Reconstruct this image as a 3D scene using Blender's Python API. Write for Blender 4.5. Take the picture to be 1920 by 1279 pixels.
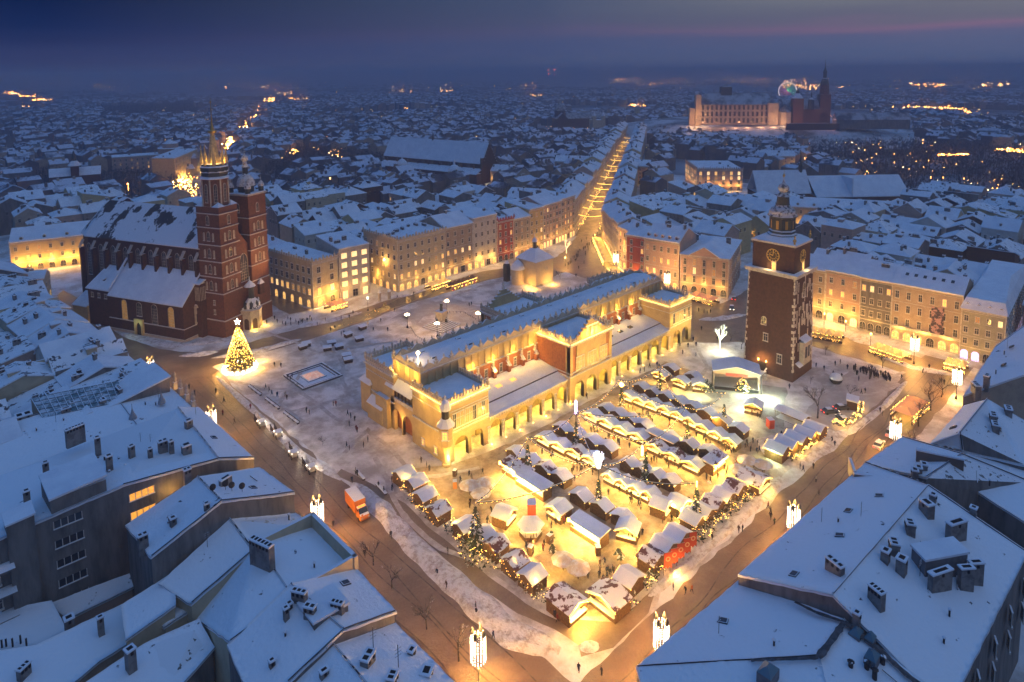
import bpy, bmesh, math, random
from mathutils import Vector, Matrix, noise
R = math.radians
PI = math.pi
rnd = random.Random(7)
sc = bpy.context.scene
for o in list(bpy.data.objects):
    bpy.data.objects.remove(o)

# ------------------------------------------------------------------ camera
CX, CY, CZ, YAW, PIT, F, PX, PY = -91.5516, -122.1064, 94.3595, 0.805, -0.1094, 1250.85, 977.05, 270.05
ROLL = -0.0095
fw = Vector((math.cos(YAW)*math.cos(PIT), math.sin(YAW)*math.cos(PIT), math.sin(PIT)))
rt0 = Vector((math.sin(YAW), -math.cos(YAW), 0))
up0 = rt0.cross(fw)
rt = math.cos(ROLL)*rt0 + math.sin(ROLL)*up0
up = -math.sin(ROLL)*rt0 + math.cos(ROLL)*up0
cam = bpy.data.cameras.new('camera')
co = bpy.data.objects.new('camera', cam)
sc.collection.objects.link(co)
M = Matrix((rt, up, -fw)).transposed().to_4x4()
M.translation = Vector((CX, CY, CZ))
co.matrix_world = M
cam.sensor_width = 36
cam.lens = F/1920*36
cam.shift_x = (960-PX)/1920
cam.shift_y = (PY-639.5)/1920
cam.clip_start = 1
cam.clip_end = 40000
sc.camera = co
sc.view_settings.view_transform = 'Standard'
sc.view_settings.look = 'None'
sc.view_settings.exposure = 0
sc.view_settings.gamma = 1
sc.cycles.use_denoising = True
sc.cycles.max_bounces = 4
sc.cycles.diffuse_bounces = 2
sc.cycles.glossy_bounces = 2
sc.cycles.transmission_bounces = 2
sc.cycles.transparent_max_bounces = 6
sc.cycles.volume_bounces = 0
sc.cycles.caustics_reflective = False
sc.cycles.caustics_refractive = False
sc.cycles.sample_clamp_indirect = 3
sc.cycles.use_adaptive_sampling = True

# ------------------------------------------------------------------ sky
def N(nt, typ, **kw):
    n = nt.nodes.new(typ)
    for k, v in kw.items():
        if k.startswith('i_'):
            n.inputs[int(k[2:])].default_value = v
        else:
            setattr(n, k, v)
    return n
def ramp(nt, stops, src=None, interp='LINEAR'):
    r = nt.nodes.new('ShaderNodeValToRGB')
    r.color_ramp.interpolation = interp
    el = r.color_ramp.elements
    while len(el) > 1: el.remove(el[-1])
    for i, (p, c) in enumerate(stops):
        e = el[0] if i == 0 else el.new(p)
        e.position = p
        e.color = (*c, 1) if len(c) == 3 else c
    if src is not None: nt.links.new(src, r.inputs[0])
    return r
def s2l(*c):
    return tuple(((x/255)/12.92 if x/255 <= .04045 else ((x/255+.055)/1.055)**2.4) for x in c)
w = bpy.data.worlds.new('World'); sc.world = w; w.use_nodes = True
nt = w.node_tree; nt.nodes.clear(); L = nt.links.new
out = N(nt, 'ShaderNodeOutputWorld'); bg = N(nt, 'ShaderNodeBackground')
tc = N(nt, 'ShaderNodeTexCoord'); sep = N(nt, 'ShaderNodeSeparateXYZ')
L(tc.outputs['Generated'], sep.inputs[0])
# azimuth closeness to the afterglow
dot = N(nt, 'ShaderNodeVectorMath', operation='DOT_PRODUCT'); L(tc.outputs['Generated'], dot.inputs[0])
dot.inputs[1].default_value = (math.cos(R(-25)), math.sin(R(-25)), 0)
az = N(nt, 'ShaderNodeMapRange', i_1=-.45, i_2=1.0); L(dot.outputs['Value'], az.inputs[0])
# elevation bands (sin of elevation)
el = N(nt, 'ShaderNodeMapRange', i_1=0.0, i_2=.2); L(sep.outputs['Z'], el.inputs[0])
# streaky clouds
mp = N(nt, 'ShaderNodeMapping'); mp.inputs['Scale'].default_value = (1.6, 1.6, 26); mp.inputs['Rotation'].default_value = (R(2), R(-2.5), 0)
L(tc.outputs['Generated'], mp.inputs[0])
ns = N(nt, 'ShaderNodeTexNoise'); ns.inputs['Scale'].default_value = 1.5; ns.inputs['Detail'].default_value = 5; L(mp.outputs[0], ns.inputs['Vector'])
nadd = N(nt, 'ShaderNodeMath', operation='MULTIPLY_ADD', i_1=.26, i_2=-.13); L(ns.outputs[0], nadd.inputs[0])
ev = N(nt, 'ShaderNodeMath', operation='ADD'); L(el.outputs[0], ev.inputs[0]); L(nadd.outputs[0], ev.inputs[1])
left = ramp(nt, [(0, s2l(48,55,98)), (.15, s2l(40,52,98)), (.30, s2l(6,34,84)), (.5, s2l(0,22,64)), (1, s2l(20,60,120))], ev.outputs[0])
mid = ramp(nt, [(0, s2l(66,82,122)), (.15, s2l(66,80,122)), (.26, s2l(78,82,118)), (.38, s2l(72,82,114)), (.55, s2l(70,84,116)), (1, s2l(70,95,150))], ev.outputs[0])
right = ramp(nt, [(0, s2l(90,102,138)), (.12, s2l(86,100,136)), (.20, s2l(96,100,134)), (.27, s2l(132,106,134)), (.34, s2l(108,108,126)), (.45, s2l(122,124,132)), (.6, s2l(144,142,142)), (1, s2l(130,140,165))], ev.outputs[0])
m1 = N(nt, 'ShaderNodeMix', data_type='RGBA'); f1 = N(nt, 'ShaderNodeMapRange', i_1=.12, i_2=.58); L(az.outputs[0], f1.inputs[0])
L(f1.outputs[0], m1.inputs['Factor']); L(left.outputs[0], m1.inputs['A']); L(mid.outputs[0], m1.inputs['B'])
m2 = N(nt, 'ShaderNodeMix', data_type='RGBA'); f2 = N(nt, 'ShaderNodeMapRange', i_1=.55, i_2=.92); L(az.outputs[0], f2.inputs[0])
L(f2.outputs[0], m2.inputs['Factor']); L(m1.outputs['Result'], m2.inputs['A']); L(right.outputs[0], m2.inputs['B'])
# higher sky: deep bright twilight blue, a little stronger over the afterglow
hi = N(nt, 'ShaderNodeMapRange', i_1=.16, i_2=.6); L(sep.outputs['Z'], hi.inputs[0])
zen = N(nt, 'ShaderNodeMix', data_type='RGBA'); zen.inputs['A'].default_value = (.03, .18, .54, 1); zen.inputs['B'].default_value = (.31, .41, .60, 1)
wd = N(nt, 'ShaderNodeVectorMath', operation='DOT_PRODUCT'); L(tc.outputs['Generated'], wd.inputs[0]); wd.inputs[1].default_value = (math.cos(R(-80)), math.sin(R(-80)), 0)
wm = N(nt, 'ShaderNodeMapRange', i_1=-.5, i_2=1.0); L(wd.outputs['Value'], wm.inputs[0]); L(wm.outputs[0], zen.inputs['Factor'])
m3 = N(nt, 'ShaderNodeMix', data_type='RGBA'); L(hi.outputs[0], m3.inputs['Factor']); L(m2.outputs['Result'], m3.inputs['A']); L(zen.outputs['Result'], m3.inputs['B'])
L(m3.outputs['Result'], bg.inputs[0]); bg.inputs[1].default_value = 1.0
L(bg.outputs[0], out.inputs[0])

# ------------------------------------------------------------------ materials
MATS = {}
def mat(name, col, rough=.85, col2=None, sc2=.6, thr=(.45, .6), bump=.0, bsc=3.0, emis=None, snow=0.0, spec=.3, metal=0.0, stretch=None, brick=None):
    if name in MATS: return MATS[name]
    m = bpy.data.materials.new(name); m.use_nodes = True
    nt = m.node_tree; b = nt.nodes['Principled BSDF']; L = nt.links.new
    b.inputs['Roughness'].default_value = rough
    b.inputs['Specular IOR Level'].default_value = spec
    b.inputs['Metallic'].default_value = metal
    geo = N(nt, 'ShaderNodeNewGeometry')
    vec = geo.outputs['Position']
    if stretch:
        mp = N(nt, 'ShaderNodeMapping'); mp.inputs['Scale'].default_value = stretch; L(vec, mp.inputs[0]); vec = mp.outputs[0]
    cur = None
    def rgb(c):
        n = N(nt, 'ShaderNodeRGB'); n.outputs[0].default_value = (*c, 1); return n.outputs[0]
    cur = rgb(col)
    if col2:
        n = N(nt, 'ShaderNodeTexNoise'); n.inputs['Scale'].default_value = sc2; n.inputs['Detail'].default_value = 6; n.inputs['Roughness'].default_value = .65; L(vec, n.inputs['Vector'])
        mr = N(nt, 'ShaderNodeMapRange', i_1=thr[0], i_2=thr[1]); L(n.outputs[0], mr.inputs[0])
        mx = N(nt, 'ShaderNodeMix', data_type='RGBA'); L(mr.outputs[0], mx.inputs['Factor']); L(cur, mx.inputs['A']); mx.inputs['B'].default_value = (*col2, 1); cur = mx.outputs['Result']
    if snow > 0:
        sx = N(nt, 'ShaderNodeSeparateXYZ'); L(geo.outputs['True Normal'], sx.inputs[0])
        n2 = N(nt, 'ShaderNodeTexNoise'); n2.inputs['Scale'].default_value = 1.1; n2.inputs['Detail'].default_value = 4; L(geo.outputs['Position'], n2.inputs['Vector'])
        ma = N(nt, 'ShaderNodeMath', operation='MULTIPLY_ADD', i_1=.5, i_2=snow-.25); L(n2.outputs[0], ma.inputs[0])
        lt = N(nt, 'ShaderNodeMath', operation='GREATER_THAN'); L(sx.outputs['Z'], lt.inputs[0]); L(ma.outputs[0], lt.inputs[1])
        mx = N(nt, 'ShaderNodeMix', data_type='RGBA'); L(lt.outputs[0], mx.inputs['Factor']); L(cur, mx.inputs['A']); mx.inputs['B'].default_value = (.74, .76, .8, 1); cur = mx.outputs['Result']
    L(cur, b.inputs['Base Color'])
    if bump:
        n3 = N(nt, 'ShaderNodeTexNoise'); n3.inputs['Scale'].default_value = bsc; n3.inputs['Detail'].default_value = 5; L(vec, n3.inputs['Vector'])
        bp = N(nt, 'ShaderNodeBump'); bp.inputs['Strength'].default_value = bump; bp.inputs['Distance'].default_value = .3; L(n3.outputs[0], bp.inputs['Height']); L(bp.outputs[0], b.inputs['Normal'])
    if emis:
        b.inputs['Emission Color'].default_value = (*emis[0], 1); b.inputs['Emission Strength'].default_value = emis[1]
    MATS[name] = m
    return m
WARM = (1, .49, .085); GOLD = (1, .56, .08); WHITE = (1, .93, .8)
SN = mat('roof_snow', (.78, .81, .86), .8, (.62, .66, .74), .22, (.35, .7), .35, 1.1)
SNP = mat('roof_snow_patchy', (.76, .79, .84), .8, (.07, .07, .08), .45, (.57, .6), .25, 1.4)
GS = mat('ground_snow', (.72, .72, .74), .85, (.42, .37, .34), .09, (.45, .62), .5, .9)
SP = mat('plaza_snow', (.74, .69, .67), .85, (.44, .38, .34), .16, (.42, .60), .7, 1.6)
BANK = mat('bank_snow', (.68, .66, .68), .9, (.40, .35, .32), .8, (.45, .65), 1.0, 2.2)
SLUSH = mat('slushy_road', (.19, .13, .085), .42, (.30, .22, .15), .12, (.42, .66), .5, 2.0, spec=.5)
WET = mat('wet_slush', (.13, .10, .08), .18, (.24, .2, .16), .3, (.5, .7), .35, 1.5, spec=.8)
ROOFD = mat('dark_roof', (.05, .05, .06), .6, (.1, .08, .08), .5, snow=.85)
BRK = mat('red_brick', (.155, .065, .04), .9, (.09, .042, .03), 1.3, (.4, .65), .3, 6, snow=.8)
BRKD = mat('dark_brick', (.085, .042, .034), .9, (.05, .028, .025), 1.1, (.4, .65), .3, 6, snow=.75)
BRKO = mat('orange_brick', (.36, .14, .06), .9, (.25, .09, .045), 1.5, (.4, .65), .3, 6, snow=.8)
STN = mat('pale_stone', (.46, .41, .34), .85, (.36, .32, .27), .9, snow=.8)
STNW = mat('white_stone', (.58, .54, .48), .85, (.42, .39, .35), 1.2, snow=.7)
PLC = mat('cream_plaster', (.50, .42, .29), .9, (.43, .36, .25), .5, snow=.85)
PLY = mat('yellow_plaster', (.52, .40, .20), .9, (.46, .34, .18), .4, snow=.85)
PLG = mat('grey_plaster', (.20, .19, .18), .9, (.10, .097, .095), .7, (.40, .68), snow=.85, stretch=(1, 1, .22), bump=.2, bsc=2)
PLT = mat('tan_plaster', (.40, .32, .24), .9, (.33, .26, .2), .4, snow=.85)
PLW = mat('white_plaster', (.56, .52, .46), .9, (.48, .44, .39), .5, snow=.85)
PLR = mat('red_plaster', (.40, .09, .06), .9, (.33, .08, .05), .5, snow=.85)
PLP = mat('pink_plaster', (.45, .31, .25), .9, (.38, .27, .22), .5, snow=.85)
WOOD = mat('stall_wood', (.15, .085, .045), .8, (.09, .05, .028), 2.5, snow=.8)
WOODD = mat('dark_wood', (.07, .04, .03), .8, (.045, .03, .02), 2, snow=.8)
IRON = mat('dark_iron', (.03, .03, .035), .5, snow=.85, metal=.4)
COPR = mat('dark_copper', (.055, .06, .06), .5, (.035, .045, .04), 1, snow=.42)
GLS = mat('window_glass', (.03, .035, .045), .12, spec=.8)
GLL = mat('window_lit', (.8, .5, .2), .5, (.5, .3, .1), 2.0, emis=((1, .50, .12), 1.25))
GLB = mat('window_bright', (.9, .7, .4), .5, emis=((1, .64, .26), 1.7))
GLD = mat('window_dim', (.3, .18, .08), .4, (.03, .03, .04), 2.0, (.4, .6), emis=((1, .48, .12), .45))
GLW = mat('shop_window_lit', (.9, .7, .4), .5, (.15, .07, .03), 1.2, (.40, .5), emis=((1, .52, .13), 1.6))
BULB = mat('fairy_bulb', (1, .8, .4), .5, emis=((1, .56, .12), 12))
BULBC = mat('cool_bulb', (1, .95, .9), .5, emis=((1, .86, .68), 14))
BULBG = mat('greenish_bulb', (1, .95, .8), .5, emis=((.93, 1, .72), 7))
STRIP = mat('light_strip', (1, .8, .4), .5, emis=((1, .55, .1), 8))
COUNTER = mat('lit_counter', (.8, .5, .2), .6, (.35, .12, .04), 3.0, (.45, .6), emis=((1, .52, .1), 2.6))
BLACK = mat('opening_dark', (.012, .012, .015), .9)

# ------------------------------------------------------------------ mesh helpers
def W(u, v, z=0.0, z2=None):
    d = fw + rt*((u-PX)/F) - up*((v-PY)/F)
    t = (z-CZ)/d.z
    p = Vector((CX, CY, CZ)) + d*t
    if z2 is not None: p.z = z2
    return p
class MB:
    def __init__(s, T=None): s.v = []; s.f = []; s.m = []; s.T = T; s.mi = 0
    def at(s, x=0, y=0, z=0, rz=0, sx=1): s.T = Matrix.Translation((x, y, z)) @ Matrix.Rotation(rz, 4, 'Z') @ Matrix.Diagonal((sx, 1, 1, 1)); return s
    def add(s, vs, fs, m=None):
        b = len(s.v)
        if s.T is not None: vs = [s.T @ Vector(q) for q in vs]
        s.v += [tuple(q) for q in vs]
        s.f += [tuple(b+i for i in f) for f in fs]
        s.m += [s.mi if m is None else m]*len(fs)
    def box(s, x0, x1, y0, y1, z0, z1, m=None):
        s.add([(x0,y0,z0),(x1,y0,z0),(x1,y1,z0),(x0,y1,z0),(x0,y0,z1),(x1,y0,z1),(x1,y1,z1),(x0,y1,z1)],
              [(0,1,5,4),(1,2,6,5),(2,3,7,6),(3,0,4,7),(4,5,6,7),(3,2,1,0)], m)
    def poly(s, pts, m=None): s.add(pts, [tuple(range(len(pts)))], m)
    def prism(s, top, zb, m=None, mt=None, bottom=False):
        """top: list of 3D points (counter-clockwise); walls drop to zb (a height, or a list of points)."""
        n = len(top); low = [(p[0], p[1], zb) for p in top] if not isinstance(zb, (list, tuple)) else zb
        s.add(list(top)+low, [(i, n+i, n+(i+1) % n, (i+1) % n) for i in range(n)], m)
        s.add(list(top), [tuple(range(n))], m if mt is None else mt)
        if bottom: s.add(low, [tuple(reversed(range(n)))], m)
    def slab(s, pts, t, m=None):
        s.prism([(p[0], p[1], p[2]+t) for p in pts], [(p[0], p[1], p[2]) for p in pts], m, bottom=True)
    def lathe(s, prof, n=12, m=None, x=0, y=0, z=0, ph=0, sx=1):
        vs = []; fs = []; k = len(prof)
        for i in range(n):
            a = ph+2*PI*i/n
            for (r, h) in prof: vs.append((x+r*math.cos(a)*sx, y+r*math.sin(a), z+h))
        for i in range(n):
            j = (i+1) % n
            for q in range(k-1): fs.append((i*k+q, j*k+q, j*k+q+1, i*k+q+1))
        if prof[-1][0] > .01: fs.append(tuple(i*k+k-1 for i in range(n)))
        s.add(vs, fs, m)
    def tube(s, p, q, r, n=5, r2=None, m=None):
        p = Vector(p); q = Vector(q); d = q-p
        if d.length < 1e-6: return
        d.normalize(); a = d.orthogonal().normalized(); b = d.cross(a); r2 = r if r2 is None else r2
        vs = []
        for c, rr in ((p, r), (q, r2)):
            for i in range(n):
                t = 2*PI*i/n; vs.append(c+a*math.cos(t)*rr+b*math.sin(t)*rr)
        s.add(vs, [(i, (i+1) % n, n+(i+1) % n, n+i) for i in range(n)]+[tuple(n+i for i in range(n))], m)
    def gable(s, x0, x1, y0, y1, z, h, axis='x', ov=.3, t=.3, m=None, mw=None):
        """gable roof over a rectangle; ridge along axis"""
        if axis == 'x':
            ym = (y0+y1)/2; k = h/(ym-y0)
            s.slab([(x0-ov, y0-ov, z-ov*k), (x1+ov, y0-ov, z-ov*k), (x1+ov, ym, z+h), (x0-ov, ym, z+h)], t, m)
            s.slab([(x1+ov, y1+ov, z-ov*k), (x0-ov, y1+ov, z-ov*k), (x0-ov, ym, z+h), (x1+ov, ym, z+h)], t, m)
            if mw is not None:
                s.poly([(x0, y1, z), (x0, y0, z), (x0, ym, z+h)], mw); s.poly([(x1, y0, z), (x1, y1, z), (x1, ym, z+h)], mw)
        else:
            xm = (x0+x1)/2; k = h/(xm-x0)
            s.slab([(x0-ov, y1+ov, z-ov*k), (x0-ov, y0-ov, z-ov*k), (xm, y0-ov, z+h), (xm, y1+ov, z+h)], t, m)
            s.slab([(x1+ov, y0-ov, z-ov*k), (x1+ov, y1+ov, z-ov*k), (xm, y1+ov, z+h), (xm, y0-ov, z+h)], t, m)
            if mw is not None:
                s.poly([(x0, y0, z), (x1, y0, z), (xm, y0, z+h)], mw); s.poly([(x1, y1, z), (x0, y1, z), (xm, y1, z+h)], mw)
    def pyr(s, x0, x1, y0, y1, z, h, m=None, ov=0, rx=0, ry=0):
        """hip/pyramid roof; rx, ry: half length of the ridge along x or y"""
        x0 -= ov; x1 += ov; y0 -= ov; y1 += ov; xm = (x0+x1)/2; ym = (y0+y1)/2
        s.add([(x0,y0,z),(x1,y0,z),(x1,y1,z),(x0,y1,z),(xm-rx,ym-ry,z+h),(xm+rx,ym-ry,z+h),(xm+rx,ym+ry,z+h),(xm-rx,ym+ry,z+h)],
              [(0,1,5,4),(1,2,6,5),(2,3,7,6),(3,0,4,7),(4,5,6,7),(3,2,1,0)], m)
    def arch_wall(s, x0, x1, z0, z1, ops, y, th, m=None, fill=None):
        """wall in the xz plane, front at y facing -y, back at y+th, with arched openings (cx, w, spring, kind)"""
        def seg(a, b, c, d): s.box(a, b, y, y+th, c, d, m)
        x = x0
        for (cx, wd, zs, kind) in ops:
            a, b = cx-wd/2, cx+wd/2
            if a > x+1e-4: seg(x, a, z0, z1)
            n = 8; pts = []
            for i in range(n+1):
                t = i/n
                if kind == 'r': px = cx-wd/2*math.cos(PI*t); pz = zs+wd/2*math.sin(PI*t)
                elif kind == 'p': px = a+wd*t; pz = zs+wd*.85*math.sqrt(max(0, 1-(2*abs(t-.5)*.98)**1.6))
                else: px = a+wd*t; pz = zs
                pts.append((px, min(pz, z1-.05)))
            for (ax, az_), (bx, bz) in zip(pts, pts[1:]):
                vs = [(ax,y,az_),(bx,y,bz),(bx,y,z1),(ax,y,z1),(ax,y+th,az_),(bx,y+th,bz),(bx,y+th,z1),(ax,y+th,z1)]
                s.add(vs, [(0,1,2,3),(5,4,7,6),(4,5,1,0),(3,2,6,7)], m)
            s.poly([(a,y,z0),(a,y,zs),(a,y+th,zs),(a,y+th,z0)], m); s.poly([(b,y,zs),(b,y,z0),(b,y+th,z0),(b,y+th,zs)], m)
            if fill is not None:
                yy = y+th*.6
                s.poly([(a,yy,z0),(b,yy,z0)]+[(px,yy,pz) for px, pz in reversed(pts)], fill)
            x = b
        if x < x1-1e-4: seg(x, x1, z0, z1)
def mesh(name, mb, mats, smooth=False):
    me = bpy.data.meshes.new(name)
    me.from_pydata(mb.v, [], mb.f)
    if not isinstance(mats, (list, tuple)): mats = [mats]
    for m in mats: me.materials.append(m)
    if len(mats) > 1: me.polygons.foreach_set('material_index', mb.m)
    if smooth: me.polygons.foreach_set('use_smooth', [True]*len(mb.f))
    me.update()
    return me
def link(name, data, parent=None, loc=None, rz=0.0, scale=None):
    o = bpy.data.objects.new(name, data)
    sc.collection.objects.link(o)
    if parent is not None: o.parent = parent
    if loc is not None: o.location = loc
    if rz: o.rotation_euler = (0, 0, rz)
    if scale is not None: o.scale = scale
    return o
def ob(name, mb, mats, parent=None, smooth=False):
    return link(name, mesh(name, mb, mats, smooth), parent)
def tag(o, label, cat, group=None, kind=None):
    if label: o['label'] = label
    if cat: o['category'] = cat
    if group: o['group'] = group
    if kind: o['kind'] = kind
    return o
def thing(name, label, cat, loc=(0, 0, 0), rz=0.0, group=None):
    return tag(link(name, None, None, loc, rz), label, cat, group)
LM = 12.0     # all lamps together: how far the warm light outshines the dusk
def lamp(parent, loc, power, col=WARM, rad=.3, name='bulb_light'):
    l = bpy.data.lights.new(name, 'POINT'); l.energy = power*LM; l.color = col; l.shadow_soft_size = rad
    o = bpy.data.objects.new(name, l); sc.collection.objects.link(o); o.parent = parent; o.location = loc
    return o
def spot(parent, loc, to, power, col=WARM, ang=70, rad=.3):
    l = bpy.data.lights.new('flood_light', 'SPOT'); l.energy = power*LM*.8; l.color = col; l.shadow_soft_size = rad; l.spot_size = R(ang); l.spot_blend = .6
    o = bpy.data.objects.new('flood_light', l); sc.collection.objects.link(o); o.parent = parent; o.location = loc
    o.rotation_euler = (Vector(to)-Vector(loc)).to_track_quat('-Z', 'Y').to_euler()
    return o
def clone(root, loc=None, rz=None, label=None, group=None, scale=None):
    r = root.copy(); sc.collection.objects.link(r)
    if loc is not None: r.location = loc
    if rz is not None: r.rotation_euler = (0, 0, rz)
    if scale is not None: r.scale = scale
    if label: r['label'] = label
    if group: r['group'] = group
    for ch in root.children:
        c = ch.copy(); sc.collection.objects.link(c); c.parent = r
        for g in ch.children:
            d = g.copy(); sc.collection.objects.link(d); d.parent = c
    return r
ORD = ['nearest', 'second nearest', 'third nearest', 'fourth nearest', 'fifth nearest', 'sixth nearest', 'seventh nearest', 'eighth nearest', 'ninth nearest', 'tenth nearest', 'eleventh nearest', 'twelfth nearest']
def ordn(i):
    if i < len(ORD): return ORD[i]
    n = i+1; s = 'th' if 10 <= n % 100 <= 20 else {1: 'st', 2: 'nd', 3: 'rd'}.get(n % 10, 'th')
    return '%d%s nearest' % (n, s)
def single_out(items, marks):
    """items: (object, description); give each a label telling how near it stands to its closest mark"""
    groups = {}
    for o, d in items:
        p = o.location
        k = min(marks, key=lambda n: (marks[n][0]-p.x)**2+(marks[n][1]-p.y)**2)
        groups.setdefault((d, k), []).append(o)
    for (d, k), os_ in groups.items():
        os_.sort(key=lambda o: (marks[k][0]-o.location.x)**2+(marks[k][1]-o.location.y)**2)
        for i, o in enumerate(os_):
            o['label'] = (d+' beside the '+k) if len(os_) == 1 else '%s, %s to the %s' % (d, ordn(i), k)
def win_mesh(w, h, glass, trim, kind='f', key=[{}]):
    k = (w, h, glass.name, trim.name, kind)
    if k in key[0]: return key[0][k]
    b = MB(); f = .16; a = w/2
    if kind == 'f':
        b.box(-a-f, -a, -.12, 0, -f, h+f, 0); b.box(a, a+f, -.12, 0, -f, h+f, 0); b.box(-a, a, -.12, 0, h, h+f, 0)
        b.box(-a-f-.08, a+f+.08, -.26, 0, -f-.12, 0, 0); b.box(-a-f-.05, a+f+.05, -.22, 0, h+f, h+f+.12, 0)
        b.poly([(-a, -.03, 0), (a, -.03, 0), (a, -.03, h), (-a, -.03, h)], 1)
        b.box(-.04, .04, -.07, -.03, 0, h, 0)
        if h > 1.2: b.box(-a, a, -.07, -.03, h*.62, h*.62+.07, 0)
    else:
        n = 8; rise = a if kind == 'r' else a*1.7; hs = h-rise
        pts = [(-a, 0), (a, 0)]
        arc = [(a*math.cos(PI*i/n), hs+rise*(math.sin(PI*i/n) if kind == 'r' else 1-abs(2*i/n-1)**1.7)) for i in range(n+1)]
        b.poly([(x, -.03, z) for x, z in [(-a, 0), (a, 0)]+arc], 1)
        outer = [(x*(a+f)/a, z if z == 0 else z+f*.8) for x, z in [(a, 0)]+arc+[(-a, 0)]]; inner = [(a, 0)]+arc+[(-a, 0)]
        for i in range(len(outer)-1):
            (p, q), (r_, s_) = inner[i], inner[i+1]; (t, u), (v, x) = outer[i], outer[i+1]
            b.add([(p,-.12,q),(r_,-.12,s_),(v,-.12,x),(t,-.12,u),(t,0,u),(v,0,x)], [(0,1,2,3),(3,2,5,4)], 0)
        b.box(-a-f-.08, a+f+.08, -.26, 0, -.2, 0, 0)
        b.box(-.045, .045, -.07, -.03, 0, h-.1, 0)
        if w > 1.6:
            for q in (-a/2, a/2): b.box(q-.04, q+.04, -.07, -.03, 0, hs, 0)
        k_ = int(h/1.1)
        for i in range(1, k_): b.box(-a, a, -.06, -.03, i*1.1, i*1.1+.06, 0) if i*1.1 < hs else None
    key[0][k] = mesh('window', b, [trim, glass])
    return key[0][k]
# ------------------------------------------------------------------ ground, roads, snow banks
def struct(o, kind='structure'): o['kind'] = kind; return o
b = MB(); S = 16000
GT = mat('terrain_far', (.30, .32, .37), .9, (.05, .055, .06), .006, (.42, .58))
b.add([(-S, -S, -.5), (S, -S, -.5), (S, S, -.5), (-S, S, -.5)], [(0, 1, 2, 3)])
struct(ob('ground', b, GT))
b = MB()   # near ground: gently uneven snow, a fine grid so that trampled relief shows
nx, ny = 96, 96; x0, x1, y0, y1 = -95, 420, -130, 420
for j in range(ny+1):
    for i in range(nx+1):
        x = x0+(x1-x0)*i/nx; y = y0+(y1-y0)*j/ny
        b.v.append((x, y, 0))
for j in range(ny):
    for i in range(nx): b.f.append((j*(nx+1)+i, j*(nx+1)+i+1, (j+1)*(nx+1)+i+1, (j+1)*(nx+1)+i)); b.m.append(0)
struct(ob('snowy_ground', b, GS))
def wob(pts, amp=.6, step=2.0, seed=0):
    out = []
    n = len(pts)
    for i in range(n):
        a = Vector(pts[i][:2]); c = Vector(pts[(i+1) % n][:2]); k = max(1, int((c-a).length/step))
        for q in range(k):
            p = a+(c-a)*(q/k); v = Vector((p.x*.22+seed, p.y*.22, seed*.7))
            out.append((p.x+noise.noise(v)*amp*2, p.y+noise.noise(v+Vector((9, 4, 1)))*amp*2))
    return out
def sheet(name, pts, z, m, amp=.5, px=True, kind='structure', seed=0):
    P = [tuple(W(*p)[:2]) if px else p for p in pts]
    P = wob(P, amp, seed=seed)
    bm = bmesh.new(); vs = [bm.verts.new((x, y, z)) for x, y in P]
    f = bm.faces.new(vs)
    if f.normal.z < 0: f.normal_flip()
    bmesh.ops.triangulate(bm, faces=[f]); me = bpy.data.meshes.new(name); bm.to_mesh(me); bm.free(); me.materials.append(m)
    return struct(link(name, me), kind)
# the square's own raised field of trodden snow
sheet('plaza', [(-20.5, -46), (-12, -59), (128, -60), (133, -48), (136, 20), (128, 74), (100, 97), (40, 101), (-20.5, 98)], .012, SP, .8, px=False, seed=2)
# roads of grey-brown slush around the field
sheet('north_road', [(-41, -80), (-21.5, -62), (-20.5, 98), (-26, 112), (-43, 130), (-43, -60)], .02, SLUSH, .5, px=False, seed=3)
sheet('west_road', [(-41, -77), (150, -77), (150, -62), (-22, -60.5)], .028, SLUSH, .5, px=False, seed=4)
sheet('south_road', [(131, -64), (147, -64), (147, 10), (139, 30), (131, 36)], .036, SLUSH, .6, px=False, seed=5)
sheet('palace_road', [(100, 2), (131, -28), (200, 4), (200, 13), (147, 10), (112, 22)], .044, SLUSH, .6, px=False, seed=15)
sheet('east_road', [(385, 692), (440, 675), (560, 644), (640, 618), (700, 598), (760, 573), (850, 545), (905, 528), (980, 512), (985, 498), (900, 510), (840, 528), (760, 552), (700, 572), (640, 592), (540, 622), (470, 642), (385, 664)], .052, SLUSH, .4, seed=6)
sheet('church_side_road', [(385, 692), (387, 664), (300, 655), (235, 634), (200, 612), (180, 598), (150, 560), (118, 545), (100, 560), (180, 640), (255, 700), (330, 720)], .056, SLUSH, .3, seed=26)
sheet('hedge_path', [(640, 880), (700, 908), (760, 945), (800, 985), (860, 1035), (930, 1092), (985, 1132), (1045, 1163), (1110, 1163), (1150, 1168), (1195, 1135), (1232, 1098), (1215, 1150), (1150, 1215), (1090, 1232), (1085, 1210), (1040, 1180), (970, 1150), (905, 1108), (820, 1035), (760, 980), (700, 925), (630, 892)], .064, SLUSH, .2, seed=27)
sheet('market_ground', [(905, 850), (960, 830), (1160, 725), (1250, 680), (1310, 700), (1400, 780), (1440, 870), (1430, 905), (1300, 1000), (1190, 1110), (1130, 1160), (1060, 1150), (990, 1085), (880, 1000), (800, 925), (745, 885), (850, 870)], .066, mat('trodden_market_snow', (.42, .34, .25), .8, (.26, .19, .13), .35, (.42, .6), .4, 2.0), .4, seed=28)
sheet('wet_pavement', [(640, 600), (700, 583), (760, 556), (840, 530), (830, 541), (765, 567), (700, 594), (645, 612)], .06, WET, .4, seed=9)
sheet('monument_path', [(730, 600), (762, 592), (790, 640), (840, 660), (905, 650), (930, 610), (900, 575), (850, 560), (790, 572)], .068, mat('path_snow', (.42, .36, .33), .7, (.5, .46, .44), .2, bump=.5), .5, seed=7)
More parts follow.
